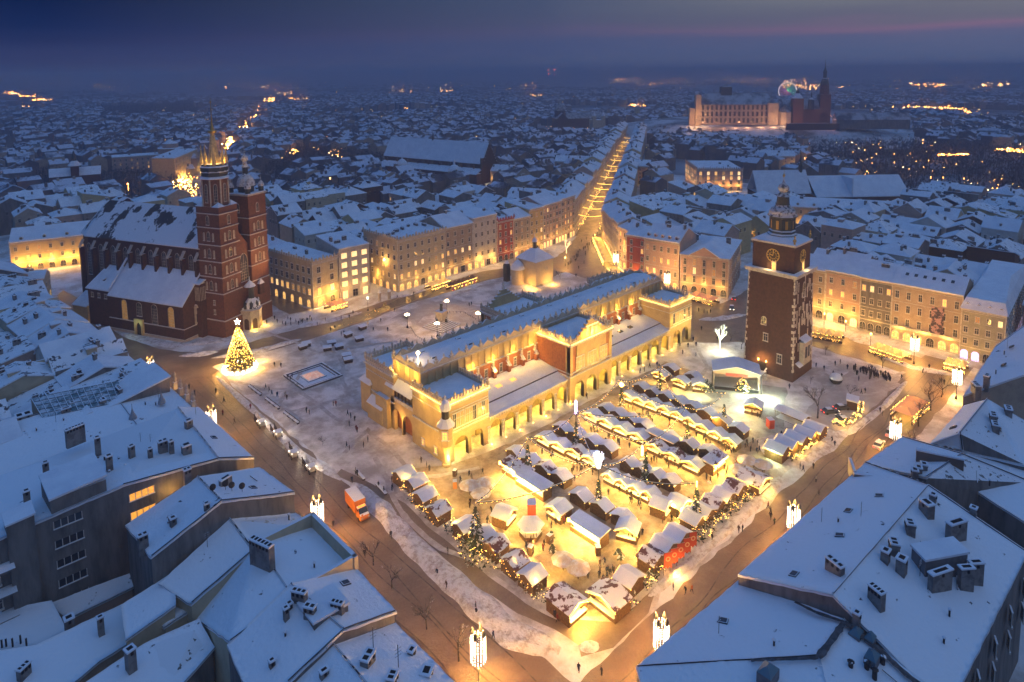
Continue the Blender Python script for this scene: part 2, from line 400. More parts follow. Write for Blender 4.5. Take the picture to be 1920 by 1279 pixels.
sheet('monument_island', [(775, 615), (783, 640), (830, 655), (885, 640), (892, 610), (865, 590), (800, 590)], .076, SP, .3, seed=8)
sheet('south_wedge_road', [(990, 520), (1060, 470), (1085, 440), (1110, 425), (1130, 430), (1128, 462), (1140, 490), (1175, 520), (1210, 545), (1190, 552), (1120, 530), (1060, 510), (1010, 530)], .084, SLUSH, .4, seed=10)
sheet('old_town_street', [(190, 127), (760, 511), (760, 500), (190, 108)], .092, mat('lit_street', (.2, .14, .09), .5, (.34, .26, .18), .2), .3, px=False, seed=11)
sheet('church_lane', [(18, 124), (26, 123), (25, 215), (14, 215)], .1, SLUSH, .4, px=False, seed=12)
sheet('mid_path', [(60, 100), (66, 100), (68, 60), (112, 40), (110, 36), (60, 56)], .108, MATS['path_snow'], .5, px=False, seed=13)
sheet('stage_yard', [(60, -20), (78, -16), (96, -40), (72, -50), (58, -46)], .116, mat('yard_snow', (.42, .43, .38), .8, (.28, .26, .22), .3), .5, px=False, seed=14)
sheet('west_forecourt', [(127, -49), (127, -62), (80, -62), (83, -50)], .124, MATS['path_snow'], .5, px=False, seed=16)
def bank(name, axis, h, seed=0, px=True, n=6, m=None, kind='stuff'):
    """a ploughed ridge of snow: axis = [(u, v, half width)]"""
    pts = []
    ax = [(tuple(W(a, c)[:2]) if px else (a, c), wd) for a, c, wd in axis]
    for (p, w0), (q, w1) in zip(ax, ax[1:]):
        p = Vector(p); q = Vector(q); k = max(1, int((q-p).length/1.1))
        for i in range(k): t = i/k; pts.append((p.lerp(q, t), w0+(w1-w0)*t))
    pts.append((Vector(ax[-1][0]), ax[-1][1]))
    b = MB(); nc = 9
    for i, (p, wd) in enumerate(pts):
        d = (pts[min(i+1, len(pts)-1)][0]-pts[max(i-1, 0)][0]).normalized(); nrm = Vector((-d.y, d.x))
        e = min(1, i/2.5, (len(pts)-1-i)/2.5)
        for c in range(nc):
            t = c/(nc-1)*2-1; v = Vector((p.x*.45+seed, p.y*.45, c*.35))
            wv = wd*(1+.25*noise.noise(Vector((p.x*.2, p.y*.2, seed))))*(.35+.65*e)
            pp = p+nrm*t*wv
            z = h*e*max(0, 1-t*t)**.7*(.75+.9*noise.noise(v)) if 0 < c < nc-1 else 0
            b.v.append((pp.x, pp.y, max(.02, z+.03)))
    for i in range(len(pts)-1):
        for c in range(nc-1): b.f.append((i*nc+c, i*nc+nc+c, i*nc+nc+c+1, i*nc+c+1)); b.m.append(0)
    return struct(ob(name, b, m or BANK, smooth=True), kind)
sheet('north_pavement', [(-43.6, -75), (-38.6, -70), (-38.2, -20), (-38.8, 60), (-41, 110), (-44, 110)], .032, SP, .35, px=False, seed=31)
sheet('west_pavement', [(-40, -80.5), (150, -80.5), (150, -75.5), (-40, -75.2)], .04, SP, .35, px=False, seed=32)
bank('snow_bank', [(660, 905, 1.5), (715, 955, 2.2), (790, 1040, 2.2), (870, 1110, 2.6), (960, 1190, 3.0), (1050, 1222, 2.2)], .9, 1)
bank('snow_bank', [(1085, 1215, 1.8), (1125, 1212, 2)], .9, 2)
bank('snow_bank', [(1215, 1120, .9), (1300, 1050, 1.0), (1400, 960, 1.2), (1465, 895, 1.6)], .7, 3)
bank('snow_bank', [(1500, 870, 1.5), (1545, 838, 2.4), (1590, 805, 1.2)], .6, 4)
bank('snow_bank', [(1590, 815, 1.2), (1660, 760, 1.0), (1700, 715, .7)], .35, 5)
bank('snow_bank', [(1650, 668, .8), (1712, 690, 1.8), (1790, 703, 1.5)], .8, 6)
bank('snow_bank', [(1580, 622, 2.4), (1620, 640, 3), (1640, 650, 1)], 1.2, 7)
bank('snow_bank', [(1310, 600, 1), (1350, 598, 2), (1400, 590, 1)], .8, 8)
bank('snow_bank', [(395, 672, 1), (480, 660, 2.2), (565, 636, 1)], .6, 9)
bank('snow_bank', [(560, 615, 1), (620, 602, 1.6), (680, 585, 1)], .6, 10)
bank('snow_bank', [(735, 560, .8), (770, 552, 1.2), (810, 540, .8)], .6, 11)
bank('snow_bank', [(335, 668, 1), (375, 665, 2), (410, 660, 1)], .7, 12)
bank('snow_bank', [(228, 625, 1.5), (320, 648, 2.2), (420, 638, 2.2), (500, 612, 1.6)], .35, 13)
bank('snow_bank', [(405, 705, .6), (470, 765, 1), (560, 850, 1.2), (640, 900, 1)], .4, 14)
bank('snow_bank', [(1130, 470, .8), (1160, 505, 1.2), (1200, 530, .8)], .6, 15)
for i, (u, v, r) in enumerate([(700, 640, 2.2), (728, 655, 2.5), (660, 670, 2), (705, 690, 3), (740, 640, 1.6), (690, 720, 2), (1205, 862, 1.6), (1250, 945, 2.4), (1225, 960, 2), (1060, 905, 1.8), (1180, 905, 1.5), (1295, 880, 1.3), (1500, 695, 2), (1330, 905, 1.2), (650, 655, 1.5)]):
    bank('snow_heap', [(u-r*4, v-r*1.2, r*.7), (u, v, r), (u+r*4, v+r*1.2, r*.7)], .9+.2*(i % 3), 20+i)

def ribbon_path(name, pts, wd, m, z, px=True, seed=0, amp=.8):
    P = [Vector(W(*p)[:2]) if px else Vector(p) for p in pts]; b = MB(); Q = []
    for A, B in zip(P, P[1:]):
        k = max(1, int((B-A).length/1.5)); Q += [A.lerp(B, i/k) for i in range(k)]
    Q.append(P[-1]); n = len(Q)
    for i, q in enumerate(Q):
        d = (Q[min(i+1, n-1)]-Q[max(i-1, 0)]).normalized(); nn = Vector((-d.y, d.x)); q = q+nn*noise.noise(Vector((q.x*.06+seed, q.y*.06, seed*1.7)))*amp*2; w_ = wd*(.7+.6*abs(noise.noise(Vector((q.x*.7, q.y*.7, seed)))))
        b.v += [(q.x+nn.x*w_, q.y+nn.y*w_, z), (q.x-nn.x*w_, q.y-nn.y*w_, z)]
        if i: b.f.append((2*i-2, 2*i-1, 2*i+1, 2*i)); b.m.append(0)
    struct(ob(name, b, m))
TRK = mat('tyre_track', (.11, .08, .06), .35, (.2, .16, .12), .6); PTH = mat('foot_path', (.46, .40, .37), .8, (.58, .54, .52), .5, bump=.4)
zz = .15
for i, o_ in enumerate((-36.5, -34.9, -31, -29.4, -26)): zz += .003; ribbon_path('tyre_track', [(o_, -70), (o_+.4, 10), (o_+1.2, 90)], .14, TRK, zz, False, i)
for i, o_ in enumerate((-73.5, -71.9, -68.8, -67.2, -64.5)): zz += .003; ribbon_path('tyre_track', [(-34, o_), (60, o_), (138, o_+1)], .14, TRK, zz, False, 10+i)
for i, pts in enumerate(([(430, 715), (545, 735), (660, 800)], [(545, 770), (640, 745), (700, 770)], [(640, 850), (690, 800), (760, 880)], [(600, 640), (640, 690), (665, 760)], [(500, 620), (600, 660), (740, 640)], [(720, 900), (820, 900), (900, 880)], [(1300, 640), (1330, 690), (1300, 720)], [(1500, 735), (1620, 740), (1690, 722)], [(1540, 700), (1600, 730), (1700, 700)], [(700, 860), (740, 930), (830, 1030), (980, 1110)], [(560, 700), (520, 760), (590, 800)])): zz += .003; ribbon_path('foot_path', pts, .75, PTH, zz, True, 30+i, 1.2)
LM = 6.2
# ------------------------------------------------------------------ the cloth hall
CH = thing('market_hall', 'long arcaded cream cloth hall with ornate parapets in the square centre', 'building')
def chw():
    return MB()
b = chw(); LA = []
# north-west end block and its arcade (front faces the market, -y)
def mirror_box(bb, *a): bb.box(*a)
def half(f):
    """f(mb) adds west-side geometry; the same is added mirrored on the east side"""
    global b
    f(b)
    c = MB(); f(c); n = len(b.v)
    b.v += [(x, 36.2-y, z) for x, y, z in c.v]; b.f += [tuple(reversed([n+i for i in g])) for g in c.f]; b.m += c.m
def end_block(bb, x0, flip=False):
    xa, xb = x0, x0+13.5
    ops = [(xa+4.6, 4.4, 3.4, 'r'), (xa+9.7, 3.9, 3.4, 'r')]
    bb.arch_wall(xa, xb, 0, 7.2, ops, 0, 1.1, 0)
    bb.box(xa, xa+1.0, 1.1, 13.8, 0, 7.2, 0)
    bb.box(xb-1, xb, 5.4, 13.8, 0, 7.2, 0)
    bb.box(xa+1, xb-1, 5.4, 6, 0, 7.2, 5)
    bb.box(xa, xb, 0, 13.8, 7.2, 14.4, 0)
    for z, o, h in ((7.2, .25, .35), (14.4, .45, .5), (12.6, .12, .2)): bb.box(xa-o, xb+o, -o, 13.8, z, z+h, 1)
    bb.box(xa+.4, xb-.4, .4, 13.4, 14.9, 15.0, 4)
def risalit(bb):
    ops = [(47.1, 4.0, 3.6, 'r'), (52.5, 4.4, 3.6, 'r'), (57.9, 4.0, 3.6, 'r')]
    bb.arch_wall(43.2, 61.8, 0, 7.8, ops, -1.2, 1.2, 0)
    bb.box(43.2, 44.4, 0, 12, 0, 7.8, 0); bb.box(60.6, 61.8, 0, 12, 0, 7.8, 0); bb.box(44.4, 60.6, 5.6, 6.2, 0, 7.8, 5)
    bb.box(43.2, 61.8, -1.0, 12, 7.8, 16.8, 2)
    for xa, xb in ((43.2, 44.3), (60.7, 61.8), (46.0, 59.0)): bb.box(xa-.03, xb+.03, -1.25, .2, 7.8, 16.8, 0)
    bb.box(43.17, 43.3, -1.2, .6, 7.8, 16.8, 0); bb.box(61.7, 61.83, -1.2, .6, 7.8, 16.8, 0)
    for z, o, h in ((7.6, .3, .4), (16.8, .5, .6), (8.6, .15, .25)): bb.box(43.2-o, 61.8+o, -1.2-o, 12, z, z+h, 1)
    # attic gable with volutes
    for i in range(6):
        hw = 7.2-i*1.15; bb.box(52.5-hw, 52.5+hw, -1.1, -.3, 17.4+i*.85, 17.4+(i+1)*.85, 0)
    bb.box(49.6, 55.4, -1.35, -.1, 20.6, 20.9, 1)
    for xx in (50.6, 52.5, 54.4): bb.box(xx-.55, xx+.55, -1.3, -1.0, 17.9, 20.4, 1)
    bb.lathe([(.5, 0), (.6, .8), (.25, 1.2), (.45, 1.8), (.1, 2.6), (0, 3)], 8, 1, 52.5, -.7, 22.4)
def wing(bb, xa, xb, bays):
    wd = (xb-xa)/bays
    ops = [(xa+wd*(i+.5), wd*.76, 3.6, 'r') for i in range(bays)]
    bb.arch_wall(xa, xb, 0, 6.6, ops, 0, .8, 0)
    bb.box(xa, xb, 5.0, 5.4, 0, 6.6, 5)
    for i in range(bays+1):
        bb.box(xa+wd*i-.45, xa+wd*i+.45, -.22, 0, 0, 1.0, 1); bb.box(xa+wd*i-.3, xa+wd*i+.3, -.16, 0, 1.0, 4.1, 1); bb.box(xa+wd*i-.5, xa+wd*i+.5, -.25, 0, 4.1, 4.5, 1)
    for i in range(int((xb-xa)/.85)):
        x = xa+.4+i*.85; bb.box(x-.16, x+.16, -.3, 0, 6.1, 6.7, 1)
    bb.box(xa, xb, -.4, .8, 6.6, 7.0, 1)
    bb.slab([(xa, .7, 6.9), (xb, .7, 6.9), (xb, 3.6, 7.9), (xa, 3.6, 7.9)], .2, 3)
    bb.box(xa, xb, 3.6, 3.9, 7.4, 8.5, 6)
    bb.slab([(xa, 3.9, 8.3), (xb, 3.9, 8.3), (xb, 11.9, 9.5), (xa, 11.9, 9.5)], .2, 3)
def all_west(bb):
    end_block(bb, 0); end_block(bb, 94.5); risalit(bb); wing(bb, 13.5, 43.2, 6); wing(bb, 61.8, 94.5, 6)
half(all_west)
ob('lower_building', b, [mat('hall_plaster', (.50, .38, .20), .9, (.40, .30, .16), .35, (.4, .65), snow=.85), STNW, BRKO, SN, SN, mat('arcade_shade_ochre', (.26, .19, .07), .9, (.2, .14, .06), .6), ROOFD], CH)  # arcade back wall coloured darker, putting the vaults' deeper shade into the ochre
# central nave: brick below, blind arcade above, roof between parapets
b = MB()
b.box(1.5, 106.5, 12, 24.2, 0, 14.0, 0)
b.box(1.7, 106.3, 12.15, 24.05, 14.0, 18.6, 1)
b.box(1.3, 106.7, 11.7, 24.5, 14.0, 14.35, 2); b.box(1.2, 106.8, 11.6, 24.6, 18.5, 18.9, 2)
k = 44; wd = 105/k
for i in range(k+1):
    for y in (11.85, 24.15): b.box(1.5+i*wd-.28, 1.5+i*wd+.28, y-.15, y+.3 if y < 20 else y+.2, 14.35, 18.5, 1)
for i in range(k):       # arched heads between the pilasters
    b.box(1.8+i*wd, 1.5+(i+1)*wd-.3, 11.95, 12.16, 17.7, 18.5, 1)
for i in range(6):
    for x in (1.35, 106.45): b.box(x, x+.25, 12.2+i*2.3, 12.7+i*2.3, 8.5, 18.5, 1)
b.box(1.45, 1.7, 12, 24.2, 8, 18.5, 1)
ob('nave', b, [BRKO, MATS['hall_plaster'], STN], CH)
b = MB()
b.slab([(2.2, 12.9, 19.0), (105.8, 12.9, 19.0), (105.8, 18.1, 20.0), (2.2, 18.1, 20.0)], .15)
b.slab([(105.8, 23.3, 19.0), (2.2, 23.3, 19.0), (2.2, 18.1, 20.0), (105.8, 18.1, 20.0)], .15)
rf = ob('roof', b, SN, CH)
for i in range(8):
    for y in (15.6, 20.6):
        o = MB(); x = 8+i*12.4; o.box(x-.8, x+.8, y-.5, y+.5, 19.3, 20.0, 0); o.box(x-.6, x+.6, y-.55, y-.35, 19.45, 19.9, 1); ob('roof_hatch', o, [SN, BLACK], rf)
b = MB()   # the undulating parapet with volutes and finials
def crest(bb, p0, p1, period=5.1, h=1.5, t=.45):
    p0 = Vector(p0); p1 = Vector(p1); d = (p1-p0); Lh = d.length; n = max(1, round(Lh/period)); ang = math.atan2(d.y, d.x)
    bb.T = Matrix.Translation(p0) @ Matrix.Rotation(ang, 4, 'Z'); per = Lh/n
    for i in range(n):
        x = i*per
        bb.box(x-.4, x+.4, -t/2-.1, t/2+.1, 0, h*.85, 0); bb.box(x-.55, x+.55, -t/2-.2, t/2+.2, h*.85, h*.85+.25, 0)
        bb.lathe([(.12, 0), (.36, .2), (.38, .5), (.15, .75), (.24, .95), (.06, 1.3), (0, 1.4)], 7, 0, x, 0, h*.8+.2)
        prev = None
        for q in range(9):
            tt = q/8; xx = x+.4+(per-.8)*tt; zz = h*(.45+.75*math.sin(PI*tt)**1.6)
            if prev: bb.add([(prev[0],-t/2,0),(xx,-t/2,0),(xx,-t/2,zz),(prev[0],-t/2,prev[1]),(prev[0],t/2,0),(xx,t/2,0),(xx,t/2,zz),(prev[0],t/2,prev[1])], [(0,1,2,3),(5,4,7,6),(3,2,6,7)], 0)
            prev = (xx, zz)
        bb.lathe([(.16, -.5), (.2, 0), (.05, .5), (0, .6)], 6, 0, x+per/2, 0, h*1.25+.3)
    bb.T = None
for a, c in (((1.4, 12.1, 18.9), (106.6, 12.1, 18.9)), ((1.4, 24.1, 18.9), (106.6, 24.1, 18.9)), ((1.6, 12.1, 18.9), (1.6, 24.1, 18.9)), ((106.4, 12.1, 18.9), (106.4, 24.1, 18.9))):
    crest(b, a, c)
ob('parapet', b, [mat('parapet_stone', (.50, .43, .31), .9, (.4, .35, .27), .8, snow=.7)], CH)
b = MB()   # crenellated parapets of end blocks and central avant-corps
def merlons(bb, p0, p1, h=1.5, pitch=1.0, t=.4):
    p0 = Vector(p0); p1 = Vector(p1); d = p1-p0; n = max(1, round(d.length/pitch)); per = d.length/n
    bb.T = Matrix.Translation(p0) @ Matrix.Rotation(math.atan2(d.y, d.x), 4, 'Z')
    bb.box(0, d.length, -t/2, t/2, 0, h*.5, 0)
    for i in range(n+1):
        x = i*per; bb.box(x-per*.28, x+per*.28, -t/2, t/2, h*.5, h, 0); bb.box(x-per*.18, x+per*.18, -t/2-.05, t/2+.05, h, h+.25, 0)
        if i % 3 == 0: bb.lathe([(.1, 0), (.28, .2), (.3, .5), (0, 1.0)], 6, 0, x, 0, h+.2)
    bb.T = None
def mrow(*a):
    c = MB(); merlons(c, *a); ob('merlon_row', c, [MATS['parapet_stone']], CH)
for s in (0, 1):
    Y = (lambda y: y) if s == 0 else (lambda y: 36.2-y)
    for xa in (0, 94.5):
        mrow((xa, Y(0), 14.9), (xa+13.5, Y(0), 14.9)); mrow((xa, Y(.3), 14.9), (xa, Y(13.5), 14.9)); mrow((xa+13.5, Y(.3), 14.9), (xa+13.5, Y(11.8), 14.9))
    mrow((43.2, Y(-1.1), 17.4), (43.2, Y(11.8), 17.4), 1.7); mrow((61.8, Y(-1.1), 17.4), (61.8, Y(11.8), 17.4), 1.7); mrow((43.4, Y(-1.1), 17.4), (46, Y(-1.1), 17.4), 1.2); mrow((59, Y(-1.1), 17.4), (61.6, Y(-1.1), 17.4), 1.2)
b = MB()   # roofs of the avant-corps
for Y in (0, 1):
    c = MB(); c.pyr(44, 61, .2, 12, 17.5, 2.0, 0, rx=2.5); c.box(44, 61, .2, 12, 17.2, 17.5, 0)
    c.v = [(x, y if Y == 0 else 36.2-y, z) for x, y, z in c.v]; ob('avant_corps_roof', c, SN, CH)
b = MB()   # light strips under the parapets
def strip(bb, x0, x1, y0, y1, z): c = MB(); c.box(x0, x1, y0, y1, z, z+.14, 0); ob('light_strip', c, STRIP, CH)
for xa in (0, 94.5):
    strip(b, xa, xa+13.5, -.52, -.46, 15.05); strip(b, xa-.52, xa-.46, 0, 13.8, 15.05); strip(b, xa+13.9, xa+13.96, 0, 11.8, 15.05)
strip(b, 43.2, 61.8, -1.8, -1.73, 17.5); strip(b, 42.6, 42.67, -1.2, 11.8, 17.5); strip(b, 62.3, 62.37, -1.2, 11.8, 17.5)
strip(b, 50, 55, -1.5, -1.45, 20.9)
wl = win_mesh(1.0, 3.6, GLD, STNW); wd_ = win_mesh(1.0, 3.6, GLS, STNW); wp = win_mesh(.9, 2.2, GLS, STNW)
for xa in (0, 94.5):
    for g in range(3):
        for q in range(3): link('window', wl if (g+q) % 3 else wd_, CH, (xa+2.6+g*4.0+q*1.15, -.02, 8.3))
for gx in (47.3, 52.5, 57.7):
    for q in range(3): link('window', wl, CH, (gx-1.15+q*1.15, -1.27, 9.2))
for xa, xb, k in ((13.5, 43.2, 5), (61.8, 94.5, 5)):
    wd = (xb-xa)/(k+.4)
    for i in range(k):
        link('window', wp, CH, (xa+wd*(i+.75), 11.98, 10.2))
        o = MB(); x = xa+wd*(i+1.2); o.box(x-.45, x+.45, 10.9, 12, 9.2, 11.4, 0); o.slab([(x-.55, 10.6, 11.3), (x+.55, 10.6, 11.3), (x+.55, 12, 12.6), (x-.55, 12, 12.6)], .2, 1); o.box(x-.3, x+.3, 11.5, 12, 12.4, 13.9, 1); ob('buttress', o, [BRKO, STNW], CH)
    for i in range(4 if xa > 50 else 3):
        o = MB(); x = xa+5+i*5.3; o.slab([(x-.9, 6.9, 8.85), (x+.9, 6.9, 8.85), (x+.9, 8.2, 9.05), (x-.9, 8.2, 9.05)], .28, 0); ob('skylight', o, [GLL if xa < 50 else GLS], CH)
# north end: loggia, corner oriel, stair turret with onion dome
b = MB(); c = MB()
c.arch_wall(13.8, 24.0, 0, 8.2, [(16.4, 4.2, 3.8, 'r'), (21.2, 4.4, 3.8, 'r')], 0, .8, 0)
b.v = [(y, x, z) for x, y, z in c.v]; b.f = [tuple(reversed(f)) for f in c.f]; b.m = c.m
b.box(0, .5, 13.8, 24.0, 8.2, 9.2, 2)
for i in range(7): b.box(.1, .4, 14+i*1.6, 14.25+i*1.6, 9.2, 11.6, 3)
b.slab([(-.5, 26, 11.5), (-.5, 13.9, 11.5), (2.4, 13.9, 14.6), (2.4, 26, 14.6)], .25, 1)
b.box(.5, 2.4, 13.9, 26, 8.2, 8.5, 3)
b.box(-1.5, 2, 26, 33.5, 0, 4.6, 0); b.box(-1.3, 3, 24, 29.5, 0, 8.2, 0); b.slab([(-1.8, 33.5, 4.4), (-1.8, 26, 4.4), (1.5, 26, 7.2), (1.5, 33.5, 7.2)], .25, 1)
b.box(-.5, 4.5, 33.5, 38.5, 0, 8.6, 0); b.box(-.8, 4.8, 33.2, 38.8, 8.6, 8.9, 2); b.pyr(-1, 5, 33, 39, 8.9, 2.2, 1, rx=.8, ry=.8)
b.lathe([(1.0, 0), (1.0, 1.6), (1.15, 1.7), (1.5, 2.4), (1.55, 3.0), (1.1, 3.9), (.3, 4.4), (.18, 4.9), (.3, 5.2), (.05, 5.6), (.04, 7)], 12, 1, 2, 36, 10.6)
b.box(1.5, 5, 29.5, 33.5, 0, 7.5, 0)
ob('north_loggia', b, [MATS['hall_plaster'], SN, STNW, WOODD], CH)
b = MB()   # oriel on the corner: round buttress, bay with window, tent roof and lantern
b.lathe([(1.1, 0), (1.1, .8), (.85, 1.0), (.8, 3.6), (1.0, 4.1), (1.7, 5.8)], 12, 0, -.3, -.3)
b.lathe([(1.95, 5.8), (1.95, 7.2), (1.8, 7.3), (1.8, 10.3), (2.1, 10.5)], 8, 0, -.3, -.3, ph=PI/8)
b.lathe([(2.3, 10.5), (1.4, 11.6), (1.15, 12.1), (.95, 12.2)], 8, 1, -.3, -.3, ph=PI/8)
b.lathe([(.95, 12.2), (.95, 14.2), (1.15, 14.3)], 8, 2, -.3, -.3)
b.lathe([(1.3, 14.3), (1.35, 15), (.9, 16.2), (.25, 16.8), (.1, 17.6), (0, 18)], 10, 1, -.3, -.3)
ob('corner_oriel', b, [MATS['hall_plaster'], SN, IRON], CH)
link('window', win_mesh(1.1, 1.9, GLL, STNW), CH, (-1.55, -1.55, 7.6), -PI/4)
link('window', win_mesh(1.0, 1.5, GLW, STNW), CH, (-.03, 4.2, 1.2), -PI/2); link('window', win_mesh(1.0, 1.5, GLW, STNW), CH, (-.03, 9.5, 1.2), -PI/2)
# lamps: arcade lanterns, wall washers from the arcade roofs, gable floods
YL = (1, .66, .07)
for i in range(6):
    for xa, xb in ((13.5, 43.2), (61.8, 94.5)):
        x = xa+(xb-xa)*(i+.5)/6
        lamp(CH, (x, 3.0, 2.2), 150, YL, .25)
for x in (4.6, 9.7, 47, 52.5, 58, 99, 104): lamp(CH, (x, 3.0, 2.3), 170, YL, .25)
lamp(CH, (-1.8, 19, 4.5), 120, WARM, .2); lamp(CH, (-.9, -1.8, 3.4), 90, WARM, .15); lamp(CH, (2.5, 17, 5.5), 220, WARM, .25)
for x in (18, 25.5, 33, 40, 66, 73.5, 81, 89): lamp(CH, (x, 10.2, 11.8), 60, (1, .5, .12), .3)   # washing the nave wall
for x in (18, 25.5, 33, 40, 66, 73.5, 81, 89): lamp(CH, (x, 11.0, 15.0), 90, GOLD, .2)
for x in (46.5, 52.5, 58.5): spot(CH, (x, -3.2, 8.3), (x, -.8, 14), 420, GOLD, 100)
for x in (49.5, 52.5, 55.5): lamp(CH, (x, -2.1, 18.6), 90, GOLD, .15)
for y in (2, 6, 10): lamp(CH, (42.2, y, 18), 60, GOLD, .15); lamp(CH, (62.9, y, 18), 60, GOLD, .15)
for x in (2, 6.7, 11.5, 96.5, 101, 106): lamp(CH, (x, -1.6, 8.6), 110, GOLD, .15); lamp(CH, (x, -.9, 15.6), 35, GOLD, .15)
for y in (3, 9): lamp(CH, (-1.5, y, 13.4), 70, GOLD, .15)
for y in (14, 18, 22): lamp(CH, (.2, y, 17.3), 90, GOLD, .15)
lamp(CH, (3.2, 15.5, 22.5), 700, WARM, .35); b = MB(); b.lathe([(0, -.45), (.4, -.2), (.45, .1), (0, .5)], 8, 0, 3.2, 15.5, 22.4); b.tube((3.2, 15.5, 19), (3.2, 15.5, 22), .07)
ob('flood_lamp', b, mat('flood_globe', (1, .8, .5), .5, emis=((1, .62, .25), 60)), CH)
for i in range(7):
    for xa, xb in ((13.5, 43.2), (61.8, 94.5)):
        x = xa+(xb-xa)*i/6; b = MB(); b.lathe([(.16, 0), (.16, .2), (0, .3)], 6, 0, x, -1.1, .02); ob('ground_light', b, BULB, CH); 
        if i % 2 == 0: lamp(CH, (x, -1.3, .7), 35, WARM, .15)
for i in range(5): spot(CH, (16+i*6.2, -1.6, .4), (16+i*6.2, 0, 5), 50, GOLD, 110)
for i in range(6): spot(CH, (64+i*6, -1.6, .4), (64+i*6, 0, 5), 50, GOLD, 110)
for x in (1.5, 7.2, 12.5): spot(CH, (x, -3.2, .5), (x, 0, 10), 330, GOLD, 90)
for y in (2, 8): spot(CH, (-4, y, .5), (0, y, 9), 330, GOLD, 100)
for x in (44, 52.5, 61, 96, 101, 107): spot(CH, (x, -4.4, .5), (x, 0, 9), 260, GOLD, 90)

LM = 12.0
# ------------------------------------------------------------------ town hall tower (x 101-113, y -39..-25)
T = thing('clock_tower', 'tall brick clock tower with snowy dark lantern, standing alone on the square', 'tower', (107, -32, 0))
b = MB(); h1 = 32.5
b.prism([(-6.3, -7.3, h1), (6.3, -7.3, h1), (6.3, 7.3, h1), (-6.3, 7.3, h1)], [(-6.9, -7.9, 0), (6.9, -7.9, 0), (6.9, 7.9, 0), (-6.9, 7.9, 0)], 0)
rr = random.Random(3)
for z in range(0, 32):        # ragged white quoins
    for sx, sy in ((-1, -1), (1, -1), (-1, 1)):
        l = 1.0 if (z % 2) else .5; l *= rr.uniform(.6, 1.4); X = 6.9-.6*z/32.5+.05; Y = 7.9-.6*z/32.5+.05
        if z < 3 or rr.random() < .25: continue
        x0, x1 = sorted((sx*X, sx*(X-l))); y0, y1 = sorted((sy*Y, sy*(Y-l*.6)))
        b.box(x0, x1, y0, y1, z, z+.85, 1)
for i in range(44):           # remains of white stone facing on the west side
    x = rr.uniform(-5.5, 6); z = rr.choice((rr.uniform(7, 29), rr.uniform(14, 28))); b.box(x-.25, x+.25, -7.95+.6*z/32.5, -7.2, z, z+rr.uniform(1.0, 4.5), 1)
b.box(-7.1, 7.1, -8.1, 8.1, h1-.6, h1, 1); b.box(-7.4, 7.4, -8.4, 8.4, h1, h1+.6, 1)
b.box(-5.6, 5.6, -6.6, 6.6, h1+.6, 41.2, 0)
b.box(-6.1, 6.1, -7.1, 7.1, 41.2, 41.8, 1)
b.add([(-6.1,-7.1,41.8),(6.1,-7.1,41.8),(6.1,7.1,41.8),(-6.1,7.1,41.8),(-4,-4,43.2),(4,-4,43.2),(4,4,43.2),(-4,4,43.2)], [(0,1,5,4),(1,2,6,5),(2,3,7,6),(3,0,4,7),(4,5,6,7)], 2)
ob('shaft', b, [BRKD, STNW, SN], T)
b = MB()
b.lathe([(4.3, 43.0), (4.4, 43.5), (3.9, 43.9), (3.8, 44.5), (4.0, 44.6), (3.6, 44.9), (3.6, 48.6), (4.3, 48.9), (4.4, 49.2)], 8, 0, ph=PI/8)
b.lathe([(4.4, 49.2), (4.0, 49.8), (3.9, 50.6), (3.2, 51.5), (2.2, 52.1), (2.0, 52.6)], 8, 1, ph=PI/8)
b.lathe([(2.0, 52.6), (1.9, 52.9), (1.75, 55.0), (2.2, 55.2)], 8, 0, ph=PI/8)
b.lathe([(2.2, 55.2), (1.3, 56.0), (.9, 56.4), (1.5, 57.0), (1.7, 57.8), (1.3, 58.6), (.5, 59.2), (.2, 60), (.12, 61)], 10, 1)
b.lathe([(.1, 61), (.35, 61.4), (.35, 61.8), (.05, 62.3), (.04, 64.5)], 6, 2)
for i in range(8):
    a = PI/8+i*PI/4; c_, s_ = math.cos(a), math.sin(a)
    b.tube((3.62*c_, 3.62*s_, 44.9), (3.62*c_, 3.62*s_, 48.6), .16, 4)
    a += PI/8; c_, s_ = math.cos(a), math.sin(a)
    b.add([(3.4*c_-.4*s_, 3.4*s_+.4*c_, 45.3), (3.4*c_+.4*s_, 3.4*s_-.4*c_, 45.3), (3.4*c_+.4*s_, 3.4*s_-.4*c_, 47.9), (3.4*c_-.4*s_, 3.4*s_+.4*c_, 47.9)], [(0, 1, 2, 3)], 2)
for sx in (-1, 1):
    for sy in (-1, 1): b.lathe([(.25, 0), (.3, .9), (.5, 1.0), (.5, 1.5), (.15, 1.9), (.3, 2.3), (.05, 2.9), (0, 3.4)], 6, 2, sx*5.4, sy*6.4, 41.9)
GOLDM = mat('gilded', (.5, .33, .1), .35, metal=.8, snow=.85)
ob('lantern', b, [COPR, mat('snowy_copper', (.5, .5, .52), .7, (.09, .09, .1), .9, (.5, .56)), GOLDM], T)
CLK = mat('clock_gold', (.6, .4, .1), .4, metal=.3, emis=((1, .55, .1), .12))
